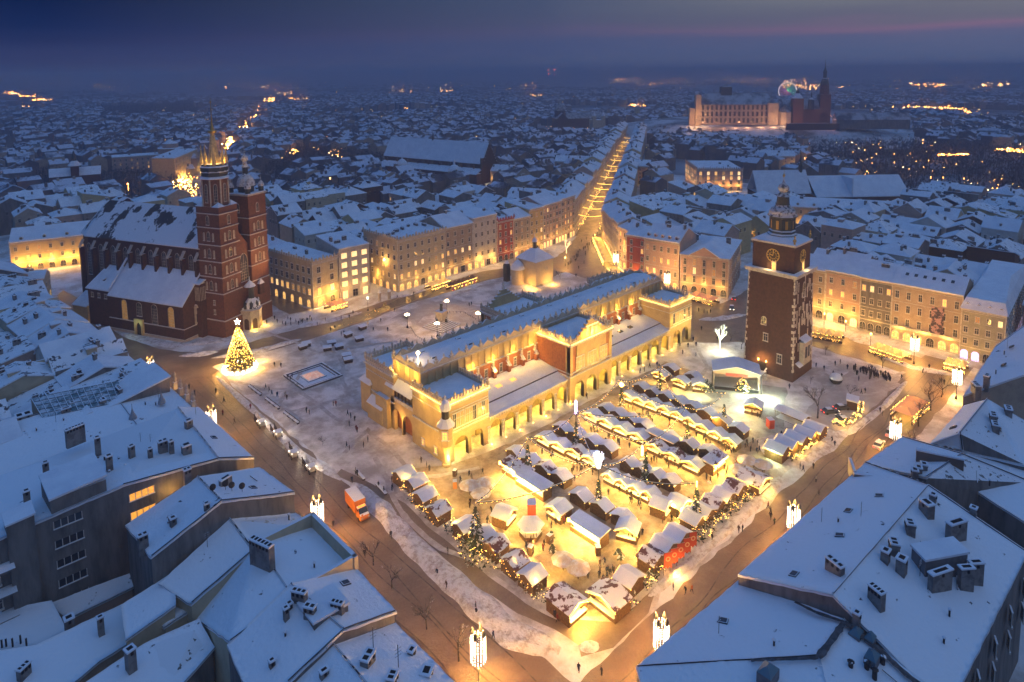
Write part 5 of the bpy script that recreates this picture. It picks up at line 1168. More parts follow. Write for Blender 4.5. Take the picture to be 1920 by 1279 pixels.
for u, v, k in ((1605, 1190, 1), (1635, 1235, 1), (1440, 1262, 1.3), (1632, 1200, .8)):
    P = W(u, v, 20.6)-off; b = MB(); b.box(P.x-.9*k, P.x+.9*k, P.y-.7*k, P.y+.7*k, 19.6, 21.0, 0); b.pyr(P.x-.9*k, P.x+.9*k, P.y-.7*k, P.y+.7*k, 21.0, .8, 1, rx=.2); ob('roof_vent', b, [mat('tin_grey', (.17, .18, .2)), mat('teal_tin', (.10, .19, .24), .5, snow=.97)], r_)
for u, v in ((1655, 1240), (1640, 1265), (1625, 1250), (1595, 1250)):
    P = W(u, v, 20.2)-off; b = MB(); b.lathe([(.3, 0), (.3, 1.2), (.45, 1.3), (0, 1.6)], 8, 0, P.x, P.y, 19.6); ob('vent_pipe', b, IRON, r_)
for x in (-30, -20, -8, 8, 24, 40): lamp(t, (x-off.x, -76.6-off.y, 3.2), 22, (1, .52, .17), .3)
H1 = [[W(1622, 870, 18.5), W(1692, 821, 18.5), W(1803, 853, 22), W(1737, 896, 22)], [W(1737, 896, 22), W(1803, 853, 22), W(1930, 905, 18), W(1930, 985, 17), W(1834, 922, 18)]]
t, r_, off = roofs('row_house', 'snowy roof crossed by a slanting brick firewall, right edge', H1, PLG, WG)
b = MB(); P0, P1 = W(1717, 868, 20.5)-off, W(1805, 897, 19.5)-off; d = P1-P0; b.T = Matrix.Translation(P0) @ Matrix.Rotation(math.atan2(d.y, d.x), 4, 'Z'); b.box(0, Vector((d.x, d.y)).length, -.3, .3, -3, 2.6, 0); b.box(-.1, Vector((d.x, d.y)).length+.1, -.4, .4, 2.6, 2.9, 1); ob('firewall', b, [mat('firewall_brick', (.13, .10, .09), .9), SN], t)
for u, v in ((1722, 888), (1732, 882), (1715, 893)): on_roof(r_, off, H1, u, v, 1.2, 1, 1.2, 1, .4, 21)
b = MB(); P0, P1 = W(1600, 893, 20)-off, W(1672, 893, 21)-off; d = P1-P0; b.T = Matrix.Translation(P0) @ Matrix.Rotation(math.atan2(d.y, d.x), 4, 'Z'); l_ = Vector((d.x, d.y)).length; b.box(0, l_, -.25, .25, -2, .6, 0); b.box(0, l_, -.35, .35, .6, .85, 1); b.box(0, .5, 0, 4.5, -2, 1.0, 0); ob('parapet', b, [PLG, SN], t)
H2 = [[W(1743, 834, 19), W(1808, 761, 19), W(1851, 750, 22.5), W(1800, 813, 22.5)], [W(1743, 834, 19), W(1800, 813, 22.5), W(1805, 846, 19)], [W(1800, 813, 22.5), W(1851, 750, 22.5), W(1930, 796, 19), W(1930, 875, 18.5), W(1805, 846, 19)]]
t, r_, off = roofs('row_house', 'hip-roofed house with rosy snow slope beside the bare street trees', H2, PLG, WG)
for u, v in ((1890, 778), (1866, 808), (1862, 790)): on_roof(r_, off, H2, u, v, 2.0, 1.2, 1.5, 2, .3, 21)
H3 = [[W(1806, 743, 20), W(1866, 652, 20), W(1930, 606, 24), W(1930, 700, 24)]]
t, r_, off = roofs('row_house', 'tall tan firewall under a snowy roof at the right edge', H3, PLT, WG)
on_roof(r_, off, H3, 1850, 715, 1.6, 1, 1.4, 2, 0, 21); on_roof(r_, off, H3, 1830, 730, 2.4, 1.2, 1.2, 3, .6, 21)
H4 = [[W(1803, 857, 18.5), W(1860, 840, 18.5), W(1935, 890, 17), W(1935, 940, 17)]]
roofs('yard_house', 'low yard wing with curved snowy parapet at the right edge', H4, PLG, WG)

# ------------------------------------------------------------------ generic houses: second rows and the old town beyond
TINT = [PLG, PLT, PLP, PLC, PLG, PLY, PLW, PLG]
KN = {PLG.name: 'grey', PLT.name: 'tan', PLP.name: 'pink', PLC.name: 'cream', PLY.name: 'yellow', PLW.name: 'pale', 'red_brick': 'brick'}
wsm = {}
def house(x, y, rz, w, d, h, rh, kind, wall, r, detail=2, chim=2, lit=.1, group='snow-roofed houses of the old town', snow=None):
    t = thing('town_house', None, 'house', (x, y, 0), rz, group)
    a, c = w/2, d/2
    b = MB(); b.box(-a, a, -c, c, 0, h)
    if kind == 'x': b.poly([(-a, c, h), (-a, -c, h), (-a, 0, h+rh)]); b.poly([(a, -c, h), (a, c, h), (a, 0, h+rh)])
    if kind == 'y': b.poly([(-a, -c, h), (a, -c, h), (0, -c, h+rh)]); b.poly([(a, c, h), (-a, c, h), (0, c, h+rh)])
    if kind == 's': b.prism([(-a, -c, h), (a, -c, h), (a, c, h+rh), (-a, c, h+rh)], h-.1)
    if kind in 'xy' and r.random() < .5:   # firewall
        q = a if r.random() < .5 else -a
        if kind == 'x': b.box(min(q, q-.0)-.25, q+.25, -c, c, h-1, h+rh*.55)
    ob('wall', b, wall, t)
    b = MB()
    if kind in 'xy': b.gable(-a, a, -c, c, h, rh, kind, .35, .35)
    elif kind == 'h': b.pyr(-a, a, -c, c, h, rh, ov=.4, rx=max(.3, a-c), ry=max(.3, c-a))
    else: b.slab([(-a-.3, -c-.3, h), (a+.3, -c-.3, h), (a+.3, c+.3, h+rh), (-a-.3, c+.3, h+rh)], .35)
    rf = ob('roof', b, snow or (SN if r.random() < .75 else SNP), t)
    def top(px, py):
        if kind == 'x': return h+rh*(1-abs(py)/c)
        if kind == 'y': return h+rh*(1-abs(px)/a)
        if kind == 's': return h+rh*(py+c)/(2*c)
        return h+rh*min(1, 1.0*min(a-abs(px), c-abs(py))/min(a, c))
    for i in range(chim):
        px, py = r.uniform(-a*.75, a*.75), r.uniform(-c*.75, c*.75)
        link('chimney', chimney_mesh(r.choice((.9, 1.2, 1.9, 2.6)), .8, r.choice((1.2, 1.8)), r.choice((1, 2, 3))), rf, (px, py, top(px, py)+.1), r.choice((0, PI/2)))
    if detail:
        if r.random() < .35:
            e = MB(); px, py = r.uniform(-a*.4, a*.4), r.uniform(-c*.4, c*.4); z = top(px, py); e.box(px-1.2, px+1.2, py-1.2, py+1.2, z-1.5, z+1.1, 0); e.slab([(px-1.4, py-1.4, z+1.0), (px+1.4, py-1.4, z+1.2), (px+1.4, py+1.4, z+1.2), (px-1.4, py+1.4, z+1.0)], .3, 1); ob('dormer', e, [wall, SN], rf)
        fl = int((h-1)/3.6)
        for side in (0, 1):
            L_ = w if side == 0 else d
            n = int(L_/3.4)
            for f in range(max(0, fl-detail), fl):
                for i in range(n):
                    if r.random() < .25: continue
                    q = (i+.5)/n*L_-L_/2; g = GLL if r.random() < lit else GLS; m_ = win_mesh(1.0, 1.7, g, wall)
                    link('window', m_, t, (q, -c-.02, 1.2+f*3.6) if side == 0 else (-a-.02, q, 1.2+f*3.6), 0 if side == 0 else -PI/2)
    return t
HOUSES = []
r = random.Random(11)
fp = [(319, 729), (288, 703), (263, 683), (239, 663), (218, 642), (192, 623), (165, 600), (131, 578), (89, 552), (52, 515), (26, 496)]
fpw = [W(u, v, 16.5) for u, v in fp]
for A, B in zip(fpw, fpw[1:]):
    d = (B-A); L_ = Vector((d.x, d.y)).length; an = math.atan2(d.y, d.x)     # front faces +x
    n = max(1, round(L_/15))
    for k in range(n):
        m = A.lerp(B, (k+.5)/n); nx_, ny_ = -math.sin(an), math.cos(an)
        hh = 16+r.uniform(-.8, .8); tn = r.choice(TINT)
        for row, (dep, off_, dh) in enumerate(((17, 8.5, 0), (13, 23.6, r.uniform(-5, 1)), (11, 35.8, r.uniform(-6, 2)))):
            o = house(m.x+nx_*off_, m.y+ny_*off_, an+PI if r.random() < .5 else an, L_/n-.1, dep, hh+dh, r.uniform(2, 4), r.choice('xxys') if row == 0 else r.choice('xyss'), tn, r, 2, 3, .04)
            HOUSES.append((o, '%s snow-roofed house' % KN[tn.name]))
for o, d in HOUSES: o['group'] = 'old houses of the left block'
# ------------------------------------------------------------------ city beyond the square
CAMP = Vector((CX, CY))
def to_px(x, y, z):
    d = Vector((x, y, z))-Vector((CX, CY, CZ)); k = d.dot(fw)
    return (PX+F*d.dot(rt)/k, PY-F*d.dot(up)/k, k) if k > 1 else (-9999, -9999, -1)
# keep-out zones (world rectangles rotated about their corner): x0,x1,y0,y1
def inpoly(x, y, P):
    c = False; n = len(P)
    for i in range(n):
        (x1, y1), (x2, y2) = P[i], P[(i+1) % n]
        if (y1 > y) != (y2 > y) and x < (x2-x1)*(y-y1)/(y2-y1)+x1: c = not c
    return c
def P2(*pts): return [tuple(W(*p)[:2]) for p in pts]
KEEP = [[(-100, -140), (172, -140), (185, -20), (185, 45), (200, 112), (190, 140), (60, 142), (60, 160), (45, 165), (45, 330), (-60, 330), (-100, 300)],
        [(185, 85), (460, 262), (770, 478), (770, 538), (450, 326), (180, 150)],
        [(172, -4), (235, -4), (235, 22), (172, 22)]]
DOM = P2((700, 350), (930, 365), (960, 300), (715, 292)); FRA = [(305, 10), (455, 10), (455, 150), (305, 150)]
PAL = P2((1240, 385), (1400, 380), (1410, 320), (1250, 300))
WOODS = [P2((490, 400), (560, 330), (740, 322), (735, 300), (560, 285), (480, 330)), P2((1600, 345), (1720, 385), (1920, 400), (1960, 330), (1920, 290), (1640, 262), (1500, 262), (1500, 300), (1560, 330)),
         P2((60, 372), (330, 375), (350, 335), (60, 330)), P2((190, 205), (190, 222), (370, 218), (365, 196))]
ROADL = P2((330, 400), (385, 400), (455, 265), (522, 178), (498, 178), (430, 262), (325, 360))
HILLP = P2((1270, 262), (1620, 268), (1640, 205), (1290, 205)); PETER = P2((990, 262), (1190, 262), (1180, 235), (1000, 235))
KEEP += [DOM, FRA, PAL, ROADL, HILLP, PETER] + WOODS
KEEP += [P2((95, 378), (205, 378), (205, 330), (95, 330)), P2((205, 345), (345, 345), (345, 300), (205, 300))]
cells = []
r = random.Random(21)
def blocked(x, y): return any(inpoly(x, y, K) for K in KEEP)
AN = 0.0
X = -80
cell = 15.5
for i in range(-8, 190):
    for j in range(-12, 190):
        x = i*cell+r.uniform(-2, 2); y = j*cell+r.uniform(-2, 2)
        k0 = min(1, math.hypot(x-100, y-20)/600); x, y = x+38*k0*noise.noise(Vector((x*.009, y*.009, 3))), y+38*k0*noise.noise(Vector((x*.009, y*.009, 7)))
        dd = math.hypot(x-CX, y-CY)
        if dd > 2600: continue
        u, v, k = to_px(x, y, 12)
        if k < 0 or u < -90 or u > 2010 or v > 800: continue
        if i % 6 == 3 and r.random() < .85: continue       # streets
        if j % 7 == 2 and r.random() < .85: continue
        if blocked(x, y) or r.random() < .05: continue
        cells.append((k, x, y, i, j))
cells.sort()
near = cells[:205]
for (k, x, y, i, j) in near:
    hh = r.uniform(10, 17.5); tn = r.choice(TINT+[BRKD]*1)
    an = (0 if r.random() < .7 else PI/2)+r.uniform(-.05, .05)+(.5 if x > 200 and y > 130 else 0)
    o = house(x, y, an+PI/2*0, cell+r.uniform(-2, 1.5), cell+r.uniform(-3, 1.5), hh, r.uniform(2, 5), r.choice('xxyysh'), tn, r, 1 if k > 260 else 2, 3 if k < 330 else 2, .06, 'snow-roofed houses of the old town beyond the square')
    HOUSES.append((o, '%s house under %s snow' % (KN.get(tn.name, 'brick'), r.choice(('smooth', 'thin', 'deep')))))
HM = {'two-towered church': (0, 150), 'clock tower': (107, -32), 'red house': (127, 122), 'lit old street': (260, 150), 'friars church': (255, 350), 'right edge': (160, -80), 'glazed roof': (-40, 55), 'yellow hall': (-50, 260), 'pediment palace': (160, 20), 'twin-roofed church': (380, 60)}
single_out(HOUSES, HM)
# farther roofs: one continuous mass of small houses
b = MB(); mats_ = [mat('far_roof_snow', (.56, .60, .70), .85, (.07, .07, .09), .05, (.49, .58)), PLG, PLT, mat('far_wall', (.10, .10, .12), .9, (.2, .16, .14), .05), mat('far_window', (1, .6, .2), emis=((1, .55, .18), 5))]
def simple(bb, x, y, an, w, d, h, rh, wm, lit=0):
    bb.T = Matrix.Translation((x, y, 0)) @ Matrix.Rotation(an, 4, 'Z'); a, c = w/2, d/2
    vs = [(-a,-c,0),(a,-c,0),(a,c,0),(-a,c,0),(-a,-c,h),(a,-c,h),(a,c,h),(-a,c,h),(-a,0,h+rh),(a,0,h+rh)]
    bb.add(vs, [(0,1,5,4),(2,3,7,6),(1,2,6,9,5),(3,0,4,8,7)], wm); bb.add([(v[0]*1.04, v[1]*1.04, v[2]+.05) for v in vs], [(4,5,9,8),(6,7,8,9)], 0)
    for q in range(r.randint(1, 4)): px = r.uniform(-a*.8, a*.8); py = r.uniform(-c*.6, c*.6); bb.box(px-.8, px+.8, py-.5, py+.5, h, h+rh+1.2, wm)
    for q in range(lit):
        px = r.uniform(-a, a); z = r.uniform(2, h-2); bb.add([(px, -c-.1, z), (px+1.2, -c-.1, z), (px+1.2, -c-.1, z+1.6), (px, -c-.1, z+1.6)], [(0,1,2,3)], 4)
        py = r.uniform(-c, c); bb.add([(-a-.1, py+1.2, z), (-a-.1, py, z), (-a-.1, py, z+1.6), (-a-.1, py+1.2, z+1.6)], [(0,1,2,3)], 4)
    bb.T = None
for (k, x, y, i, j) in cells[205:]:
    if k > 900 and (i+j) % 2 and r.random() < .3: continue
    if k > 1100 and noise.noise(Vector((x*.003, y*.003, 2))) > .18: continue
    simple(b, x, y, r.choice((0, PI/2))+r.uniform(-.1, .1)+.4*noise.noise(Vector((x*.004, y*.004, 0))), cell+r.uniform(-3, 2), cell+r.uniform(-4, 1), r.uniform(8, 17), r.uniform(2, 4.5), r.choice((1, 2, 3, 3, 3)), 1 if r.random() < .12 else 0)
for q in range(2600):      # outskirts
    an_ = YAW+r.uniform(-.75, .75); dd = 2500+r.random()**1.3*4500; x = CX+dd*math.cos(an_); y = CY+dd*math.sin(an_)
    if noise.noise(Vector((x*.0012, y*.0012, 5))) < -.05: continue
    simple(b, x, y, r.uniform(0, 3), r.uniform(18, 60), r.uniform(14, 22), r.uniform(6, 16), r.uniform(1, 3), 3, 0)
tag(ob('distant_rooftops', b, mats_), 'endless small snowy rooftops fading into blue haze beyond the old town', 'rooftops', None, 'stuff')

# ---- landmarks beyond
LG = None
def bricks(name, label, cat='church', loc=(0, 0, 0), rz=0): return thing(name, label, cat, loc, rz)
# friars' church, long roof (left of centre)
a0 = W(722, 325); a1 = W(905, 345)
Pn = W(905, 345, 0); Pf = W(722, 325, 0); d = Pn-Pf; an = math.atan2(d.y, d.x); Lr = d.length
t = bricks('friars_church', 'long brick friars church with huge snowy roof and stepped brick gable', 'church', (Pf.x, Pf.y, 0), an)
b = MB(); b.box(0, Lr, 0, 20, 0, 17, 0); b.poly([(Lr, 0, 17), (Lr, 20, 17), (Lr, 10, 34)], 0); b.box(0, Lr, -8, 0, 0, 9, 0)
for i in range(9): b.box(Lr*(i+.3)/9, Lr*(i+.3)/9+.8, -1.2, 0, 0, 15.5, 1)
for i in range(7): q = 10-i*1.5; b.box(Lr, Lr+.8, 10-q, 10+q, 17+i*2.6-2.6, 17+i*2.6, 0)
b.box(Lr-1, Lr+1.2, -1.6, .8, 0, 22, 0)
ob('wall', b, [BRKD, BRK], t)
b = MB(); b.slab([(-.5, -.8, 16.6), (Lr-.3, -.8, 16.6), (Lr-.3, 10, 33.4), (-.5, 10, 33.4)], .5); b.slab([(Lr-.3, 20.8, 16.6), (-.5, 20.8, 16.6), (-.5, 10, 33.4), (Lr-.3, 10, 33.4)], .5); b.slab([(-.5, -8.6, 8.8), (Lr, -8.6, 8.8), (Lr, 0, 12.5), (-.5, 0, 12.5)], .4); ob('roof', b, SN, t)
b = MB(); b.lathe([(1, 31), (1, 35), (.3, 37.5), (.1, 41)], 8, 0, Lr*.45, 10); ob('ridge_turret', b, COPR, t)
for i in range(6): link('window', win_mesh(2.2, 7, GLS, STN, 'p'), t, (Lr*(.42+i*.09), -.05, 9.5))
b = MB(); b.lathe([(5, 0), (5, 11), (5.4, 11.2)], 12, 0, Lr*.82, -12); b.lathe([(5.4, 11.2), (4.8, 13.5), (3, 15.5), (1, 16.5), (.9, 19), (1.3, 19.2), (.2, 21), (.05, 23)], 12, 1, Lr*.82, -12)
b.lathe([(4.4, 0), (4.4, 12), (5, 12.2)], 8, 0, Lr*.28, -10); b.lathe([(5, 12.2), (4.5, 14), (2, 16.5), (.6, 17), (.5, 19)], 8, 1, Lr*.28, -10); ob('domed_chapel', b, [PLC, SN], t)
for q in (.1, .35, .6, .85): lamp(t, (Lr*q, -6, 3), 110, (1, .6, .25), .4)
lamp(t, (Lr+6, 4, 3), 160, (1, .45, .15), .4)
# twin-roofed brick church (right)
t = bricks('monastery_church', 'brick church with twin broad snowy roofs behind the clock tower', 'church', (340, 60, 0), R(-42))
b = MB(); b.box(-34, 0, -9, 9, 0, 15, 0); b.poly([(0, -9, 15), (0, 9, 15), (0, 0, 28)], 0); b.box(2, 62, -14, 14, 0, 13, 0)
ob('wall', b, [BRKD], t); b = MB(); b.gable(-34, 0, -9, 9, 15, 13, 'x', .5, .5); b.gable(2, 62, -14, 14, 13, 11, 'x', .5, .5); b.box(24, 24.8, -14.5, 0, 13, 24.6); ob('roof', b, SN, t)
b = MB(); b.lathe([(1.3, 26), (1.3, 32), (1.8, 32.2), (.6, 35), (.2, 40)], 8, 0, -3, 0); ob('ridge_turret', b, COPR, t)
# big lit palace
Pn = W(1386, 372, 0); Pf = W(1300, 372, 0)
Q0 = W(1306, 358, 0); Q1 = W(1392, 358, 0); d = Q1-Q0; an = math.atan2(d.y, d.x)
t = facade('city_palace', 'large cream palace with parapet and yellow-lit windows beyond the square', Q0.x, Q0.y, an, d.length, 46, 16.5, 3, 6, PLP, lit=(0, 1, 2), litp=.7, roof='flat', rh=.8, cren=1, side=-1, glow=90, wh=2.6, ww=1.8, group='palaces of the old town', shop='dim')
for q in range(4): lamp(t, (-6, 6+q*11, 4), 160, (1, .55, .2), .4)
for (u0, u1, v, h_, lb) in ((1420, 1490, 318, 13, 'cream house with plain front in the city below the castle'), (1170, 1218, 345, 15, 'pink lit house on the right of the old street end'), (1040, 1110, 330, 13, 'long reddish house with ornate cornice left of the lit street'), (920, 960, 345, 11, 'small red house lit by one lamp beside the friars church'), (1420, 1700, 432, 15, 'long building with a row of dormers at the park edge'), (1620, 1690, 385, 12, 'pink-lit house with gable ends facing the dark park')):
    Q0 = W(u0, v, 0); Q1 = W(u1, v+ (18 if u1-u0 > 200 else 2), 0); d = Q1-Q0
    facade('city_house', lb, Q0.x, Q0.y, math.atan2(d.y, d.x), d.length, 16, h_, 3, max(4, int(d.length/5)), PLP if 'pink' in lb or 'red' in lb else PLC, lit=(), roof='mono', rh=4.5, glow=110, group='palaces of the old town', dorm=9 if 'dormers' in lb else 0, shop='dim', chim=5)
# domed jesuit church
P = W(1050, 246, 0); t = bricks('domed_church', 'distant dark church with big snowy dome on the left of the lit street', 'church', (P.x, P.y, 0), R(-35))
b = MB(); b.box(-9, 9, -20, 20, 0, 20, 0); b.box(9, 75, -9, 9, 0, 20, 0); b.lathe([(8.5, 20), (8.5, 32), (9.2, 32.4)], 12, 0); b.gable(-9, 9, -20, 20, 20, 9, 'y', 0, .4, 1, 0); b.gable(9, 75, -9, 9, 20, 8, 'x', .4, .4, 1, 0)
b.lathe([(9.2, 32.4), (8.6, 37), (6, 41.5), (2.4, 44), (2, 48), (2.6, 48.3), (.6, 51), (.2, 56)], 12, 1); ob('wall', b, [BRKD, mat('dome_snow', (.4, .42, .46), .8, (.1, .11, .12), .3)], t)
P = W(1122, 250, 0); t = bricks('twin_tower_church', 'pale small-towered church front beside the lit street', 'church', (P.x, P.y, 0), R(-35))
b = MB(); b.box(-9, 9, -3, 20, 0, 20, 0)
for x in (-7, 7): b.box(x-2.6, x+2.6, -4, 2, 0, 26, 0); b.lathe([(2.8, 26), (2.4, 28.5), (1, 30), (.3, 33)], 8, 1, x, -1)
ob('wall', b, [PLC, SN], t); lamp(t, (0, -12, 6), 300, (1, .6, .25), .5)
P = W(1194, 232, 0); t = bricks('church_tower', 'slim lit church tower at the far end of the old street', 'tower', (P.x, P.y, 0), R(-35)); b = MB(); b.box(-4, 4, -4, 4, 0, 30, 0); b.lathe([(4, 30), (2, 34), (1, 38), (0, 42)], 8, 1); ob('wall', b, [PLC, SN], t); lamp(t, (-9, -9, 8), 500, (1, .5, .2), .5)
# castle hill
HZ = 22; hc = W(1440, 232, HZ)
b = MB(); nr, na = 9, 40
ax_ = (W(1600, 232, HZ)-W(1300, 232, HZ)); ax_.z = 0; hl = ax_.length*.55; ax_.normalize(); ay_ = Vector((-ax_.y, ax_.x, 0))
for k in range(nr+1):
    for q in range(na):
        a = 2*PI*q/na; s_ = 1+k*.12; z = HZ*(1 if k < 2 else max(0, 1-((k-1)/(nr-1))**1.1)); wv = 1+.06*noise.noise(Vector((math.cos(a)*2, math.sin(a)*2, k*.2)))
        p = hc+ax_*(math.cos(a)*hl*1.15*s_*wv)+ay_*(math.sin(a)*85*s_*wv+60); b.v.append((p.x, p.y, z+r.uniform(-.6, .6)*(0 < k)))
for k in range(nr):
    for q in range(na): b.f.append((k*na+q, (k+1)*na+q, (k+1)*na+(q+1) % na, k*na+(q+1) % na)); b.m.append(0)
b.f.append(tuple(range(na))); b.m.append(0)
struct(ob('castle_hill', b, mat('hill_snow', (.55, .57, .62), .9, (.12, .12, .13), .02, (.45, .6)), smooth=True))
Q0, Q1 = W(1312, 234, HZ), W(1452, 234, HZ); d = Q1-Q0; an = math.atan2(d.y, d.x); Lr = d.length; k_ = Lr/140
t = thing('hill_castle', 'long lit castle palace with towers on the distant snowy hill', 'castle', (Q0.x, Q0.y, HZ-3), an)
t.scale = (1, 1, 1.4)
CS = mat('castle_stone', (.42, .33, .26), .9, (.34, .27, .22), .1)
b = MB(); b.box(0, Lr, 0, 30, 0, 31*k_, 0); b.box(-9*k_, 1, -3, 12, 0, 45*k_, 0); b.box(Lr*.9, Lr*1.04, -4, 14, 0, 33*k_, 0); b.box(-20*k_, -9*k_, 0, 10, 0, 26*k_, 0); ob('wall', b, CS, t)
b = MB(); b.pyr(0, Lr, 0, 30, 31*k_, 15*k_, 0, ov=1, rx=Lr*.42); b.pyr(-9*k_, 1, -3, 12, 45*k_, 5*k_, 0, ov=.5); b.pyr(Lr*.9, Lr*1.04, -4, 14, 33*k_, 6*k_, 0, ov=.5); b.box(Lr*.3, Lr*.45, 12, 24, 38*k_, 55*k_, 1); b.pyr(Lr*.3, Lr*.45, 12, 24, 55*k_, 4*k_, 0); ob('roof', b, [mat('castle_roof', (.45, .47, .52), .8, (.1, .1, .12), .06), COPR], t)
wm_ = win_mesh(2.6, 4.2, GLS, CS)
for f in range(3):
    for i in range(15): link('window', wm_, t, (Lr*(i+.7)/16.5, -.1, 6*k_+f*9*k_))
for i in range(6): lamp(t, (Lr*(i+.5)/6, -26, 3), 380, (1, .45, .2), 1)
lamp(t, (-16*k_, -18, 3), 1500, (1, .5, .15), 1); lamp(t, (-4*k_, -18, 14), 900, (1, .5, .15), 1); lamp(t, (Lr*.97, -18, 8), 900, (1, .5, .2), 1)
Q = W(1478, 234, HZ); t = thing('hill_cathedral', 'distant cathedral with brick clock tower and spired tower on the castle hill', 'cathedral', (Q.x, Q.y, HZ-3), an)
b = MB(); b.box(-16, 4, 0, 14, 0, 24, 1); b.lathe([(10, 0), (10, 24)], 8, 1, -6, 0); b.box(6, 22, -3, 12, 0, 46, 0); b.box(20, 60, 6, 30, 0, 28, 0); b.box(50, 66, 6, 22, 0, 52, 0); b.lathe([(7.4, 52), (6.6, 66), (7, 67)], 8, 0, 58, 14, 0, ph=PI/8)
ob('wall', b, [BRK, CS], t)
b = MB(); b.lathe([(10.5, 24), (4, 34), (0, 38)], 8, 0, -6, 2); b.gable(-6, 60, 6, 30, 28, 14, 'x', 0, .6, 0); b.lathe([(9, 46), (6, 50), (3, 54), (2.6, 58), (.8, 62), (.3, 72)], 8, 1, 14, 4); b.lathe([(7, 67), (6, 72), (4, 77), (3, 78), (2.8, 86), (3.5, 87), (1.6, 92), (.6, 96), (.3, 108)], 8, 1, 58, 14); b.lathe([(5, 28), (5, 40), (4, 44), (1.4, 47), (.3, 56)], 8, 1, 36, 6)
ob('roof', b, [MATS['castle_roof'], COPR], t)
t.scale = (.8, .8, .8)
lamp(t, (-10, -26, 4), 900, (1, .6, .3), 1); lamp(t, (12, -26, 4), 400, (1, .4, .3), 1); lamp(t, (58, -28, 20), 420, (1, .4, .3), 1)
Q = W(1590, 238, HZ); t = thing('castle_wing', 'low long castle wing with snowy roof right of the cathedral', 'castle', (Q.x, Q.y, HZ-3), an+.05)
b = MB(); b.box(-20, 105, 0, 18, 0, 17, 0); b.box(-110, -20, -14, -10, 0, 12, 1); ob('wall', b, [PLG, BRK], t); b = MB(); b.gable(-20, 105, 0, 18, 17, 11, 'x', .6, .6, 0); ob('roof', b, [MATS['castle_roof']], t)
t.scale = (.7, .7, .7)
# ferris wheel
Q = W(1476, 190, 0); t = thing('ferris_wheel', 'distant ferris wheel glowing green, pink and white behind the castle', 'ferris wheel', (Q.x, Q.y, 0), an)
d_ = (Q-Vector((CX, CY, CZ))).length; rad = 15*d_/F; zc = to_px(Q.x, Q.y, 0)[1]; zc = (zc-172)*d_/F
MC = [mat('wheel_white', (1, 1, 1), emis=((1, .8, .7), 3.5)), mat('wheel_green', (.2, 1, .4), emis=((.25, 1, .4), 1.6)), mat('wheel_pink', (1, .3, .5), emis=((1, .2, .4), 1.6)), IRON]
b = MB()
for i in range(40):
    a0, a1 = 2*PI*i/40, 2*PI*(i+1)/40; b.tube((rad*math.cos(a0), 0, zc+rad*math.sin(a0)), (rad*math.cos(a1), 0, zc+rad*math.sin(a1)), rad*.028, 4, m=0)
ob('rim', b, MC, t); b = MB()
for i in range(24):
    a0 = 2*PI*i/24; b.tube((0, 0, zc), (rad*.93*math.cos(a0), 0, zc+rad*.93*math.sin(a0)), rad*.012, 3, m=1 if 0 <= i < 9 or i > 21 else 2)
ob('spokes', b, MC, t); b = MB(); b.tube((0, 0, zc), (-rad*.6, 3, 0), .8, 4, m=3); b.tube((0, 0, zc), (rad*.6, 3, 0), .8, 4, m=3); ob('support', b, MC, t)
# rounded post office and red fire-station like hall at far left
Q0, Q1 = W(212, 330, 0), W(315, 322, 0); d = Q1-Q0
t = facade('curved_corner_office', 'long pale office wing ending in a round corner tower by the lit avenue', Q0.x, Q0.y, math.atan2(d.y, d.x), d.length, 18, 17, 3, 10, PLP, roof='flat', rh=.6, glow=0, group='large buildings at the far left', shop='dim')
b = MB(); b.lathe([(11, 0), (11, 22), (11.6, 22.4), (7, 22.6), (7, 27), (1, 30)], 20, 0, d.length+4, 6); ob('round_tower', b, [PLP], t); b = MB(); b.lathe([(11.6, 22.6), (7.2, 23)], 20, 0, d.length+4, 6); b.lathe([(7.2, 27), (1, 30), (0, 31)], 20, 0, d.length+4, 6); ob('tower_roof', b, SN, t)
Q0, Q1 = W(330, 345, 0), W(372, 322, 0); d = Q1-Q0
facade('avenue_house', 'tall yellow-lit house facing the bright avenue junction', Q0.x, Q0.y, math.atan2(d.y, d.x), d.length, 18, 22, 4, 7, PLY, lit=(1, 2, 3), litp=.5, roof='flat', rh=1, glow=260, group='large buildings at the far left')
Q0, Q1 = W(96, 366, 0), W(190, 358, 0); d = Q1-Q0
t = thing('turreted_hall', 'dark red-brick hall with small central spire among bare trees', 'building', (Q0.x, Q0.y, 0), math.atan2(d.y, d.x))
b = MB(); Lr = d.length; b.box(0, Lr, 0, 16, 0, 14, 0); b.box(Lr*.42, Lr*.58, -2, 6, 0, 22, 0); ob('wall', b, BRKD, t); b = MB(); b.pyr(0, Lr*.42, 0, 16, 14, 6, 0, ov=.5, rx=8); b.pyr(Lr*.58, Lr, 0, 16, 14, 6, 0, ov=.5, rx=8); b.lathe([(5, 22), (2, 26), (1.5, 29), (.3, 34)], 8, 1, Lr*.5, 2); ob('roof', b, [SN, COPR], t)
# river and embankment lights
sheet('river', [(1700, 222), (1780, 238), (1990, 285), (1990, 300), (1780, 252), (1690, 232)], .1, mat('river_ice', (.4, .42, .46), .4, (.15, .17, .2), .02), .5)
# hills on the horizon
b = MB(); na = 140
for q in range(na+1):
    a = YAW+.95-q/na*1.9
    for k, dd in enumerate((6500, 8200, 11000)):
        h_ = (0, 1, .0)[k]*min(100, 45+48*noise.noise(Vector((q*.07, 3, 0)))+20*noise.noise(Vector((q*.25, 8, 0))))
        b.v.append((CX+dd*math.cos(a), CY+dd*math.sin(a), max(-2, h_)))
for q in range(na):
    for k in range(2): b.f.append((q*3+k, q*3+k+1, q*3+3+k+1, q*3+3+k)); b.m.append(0)
struct(ob('hills', b, mat('far_hill', (.10, .11, .13), .9, (.2, .21, .23), .002)))

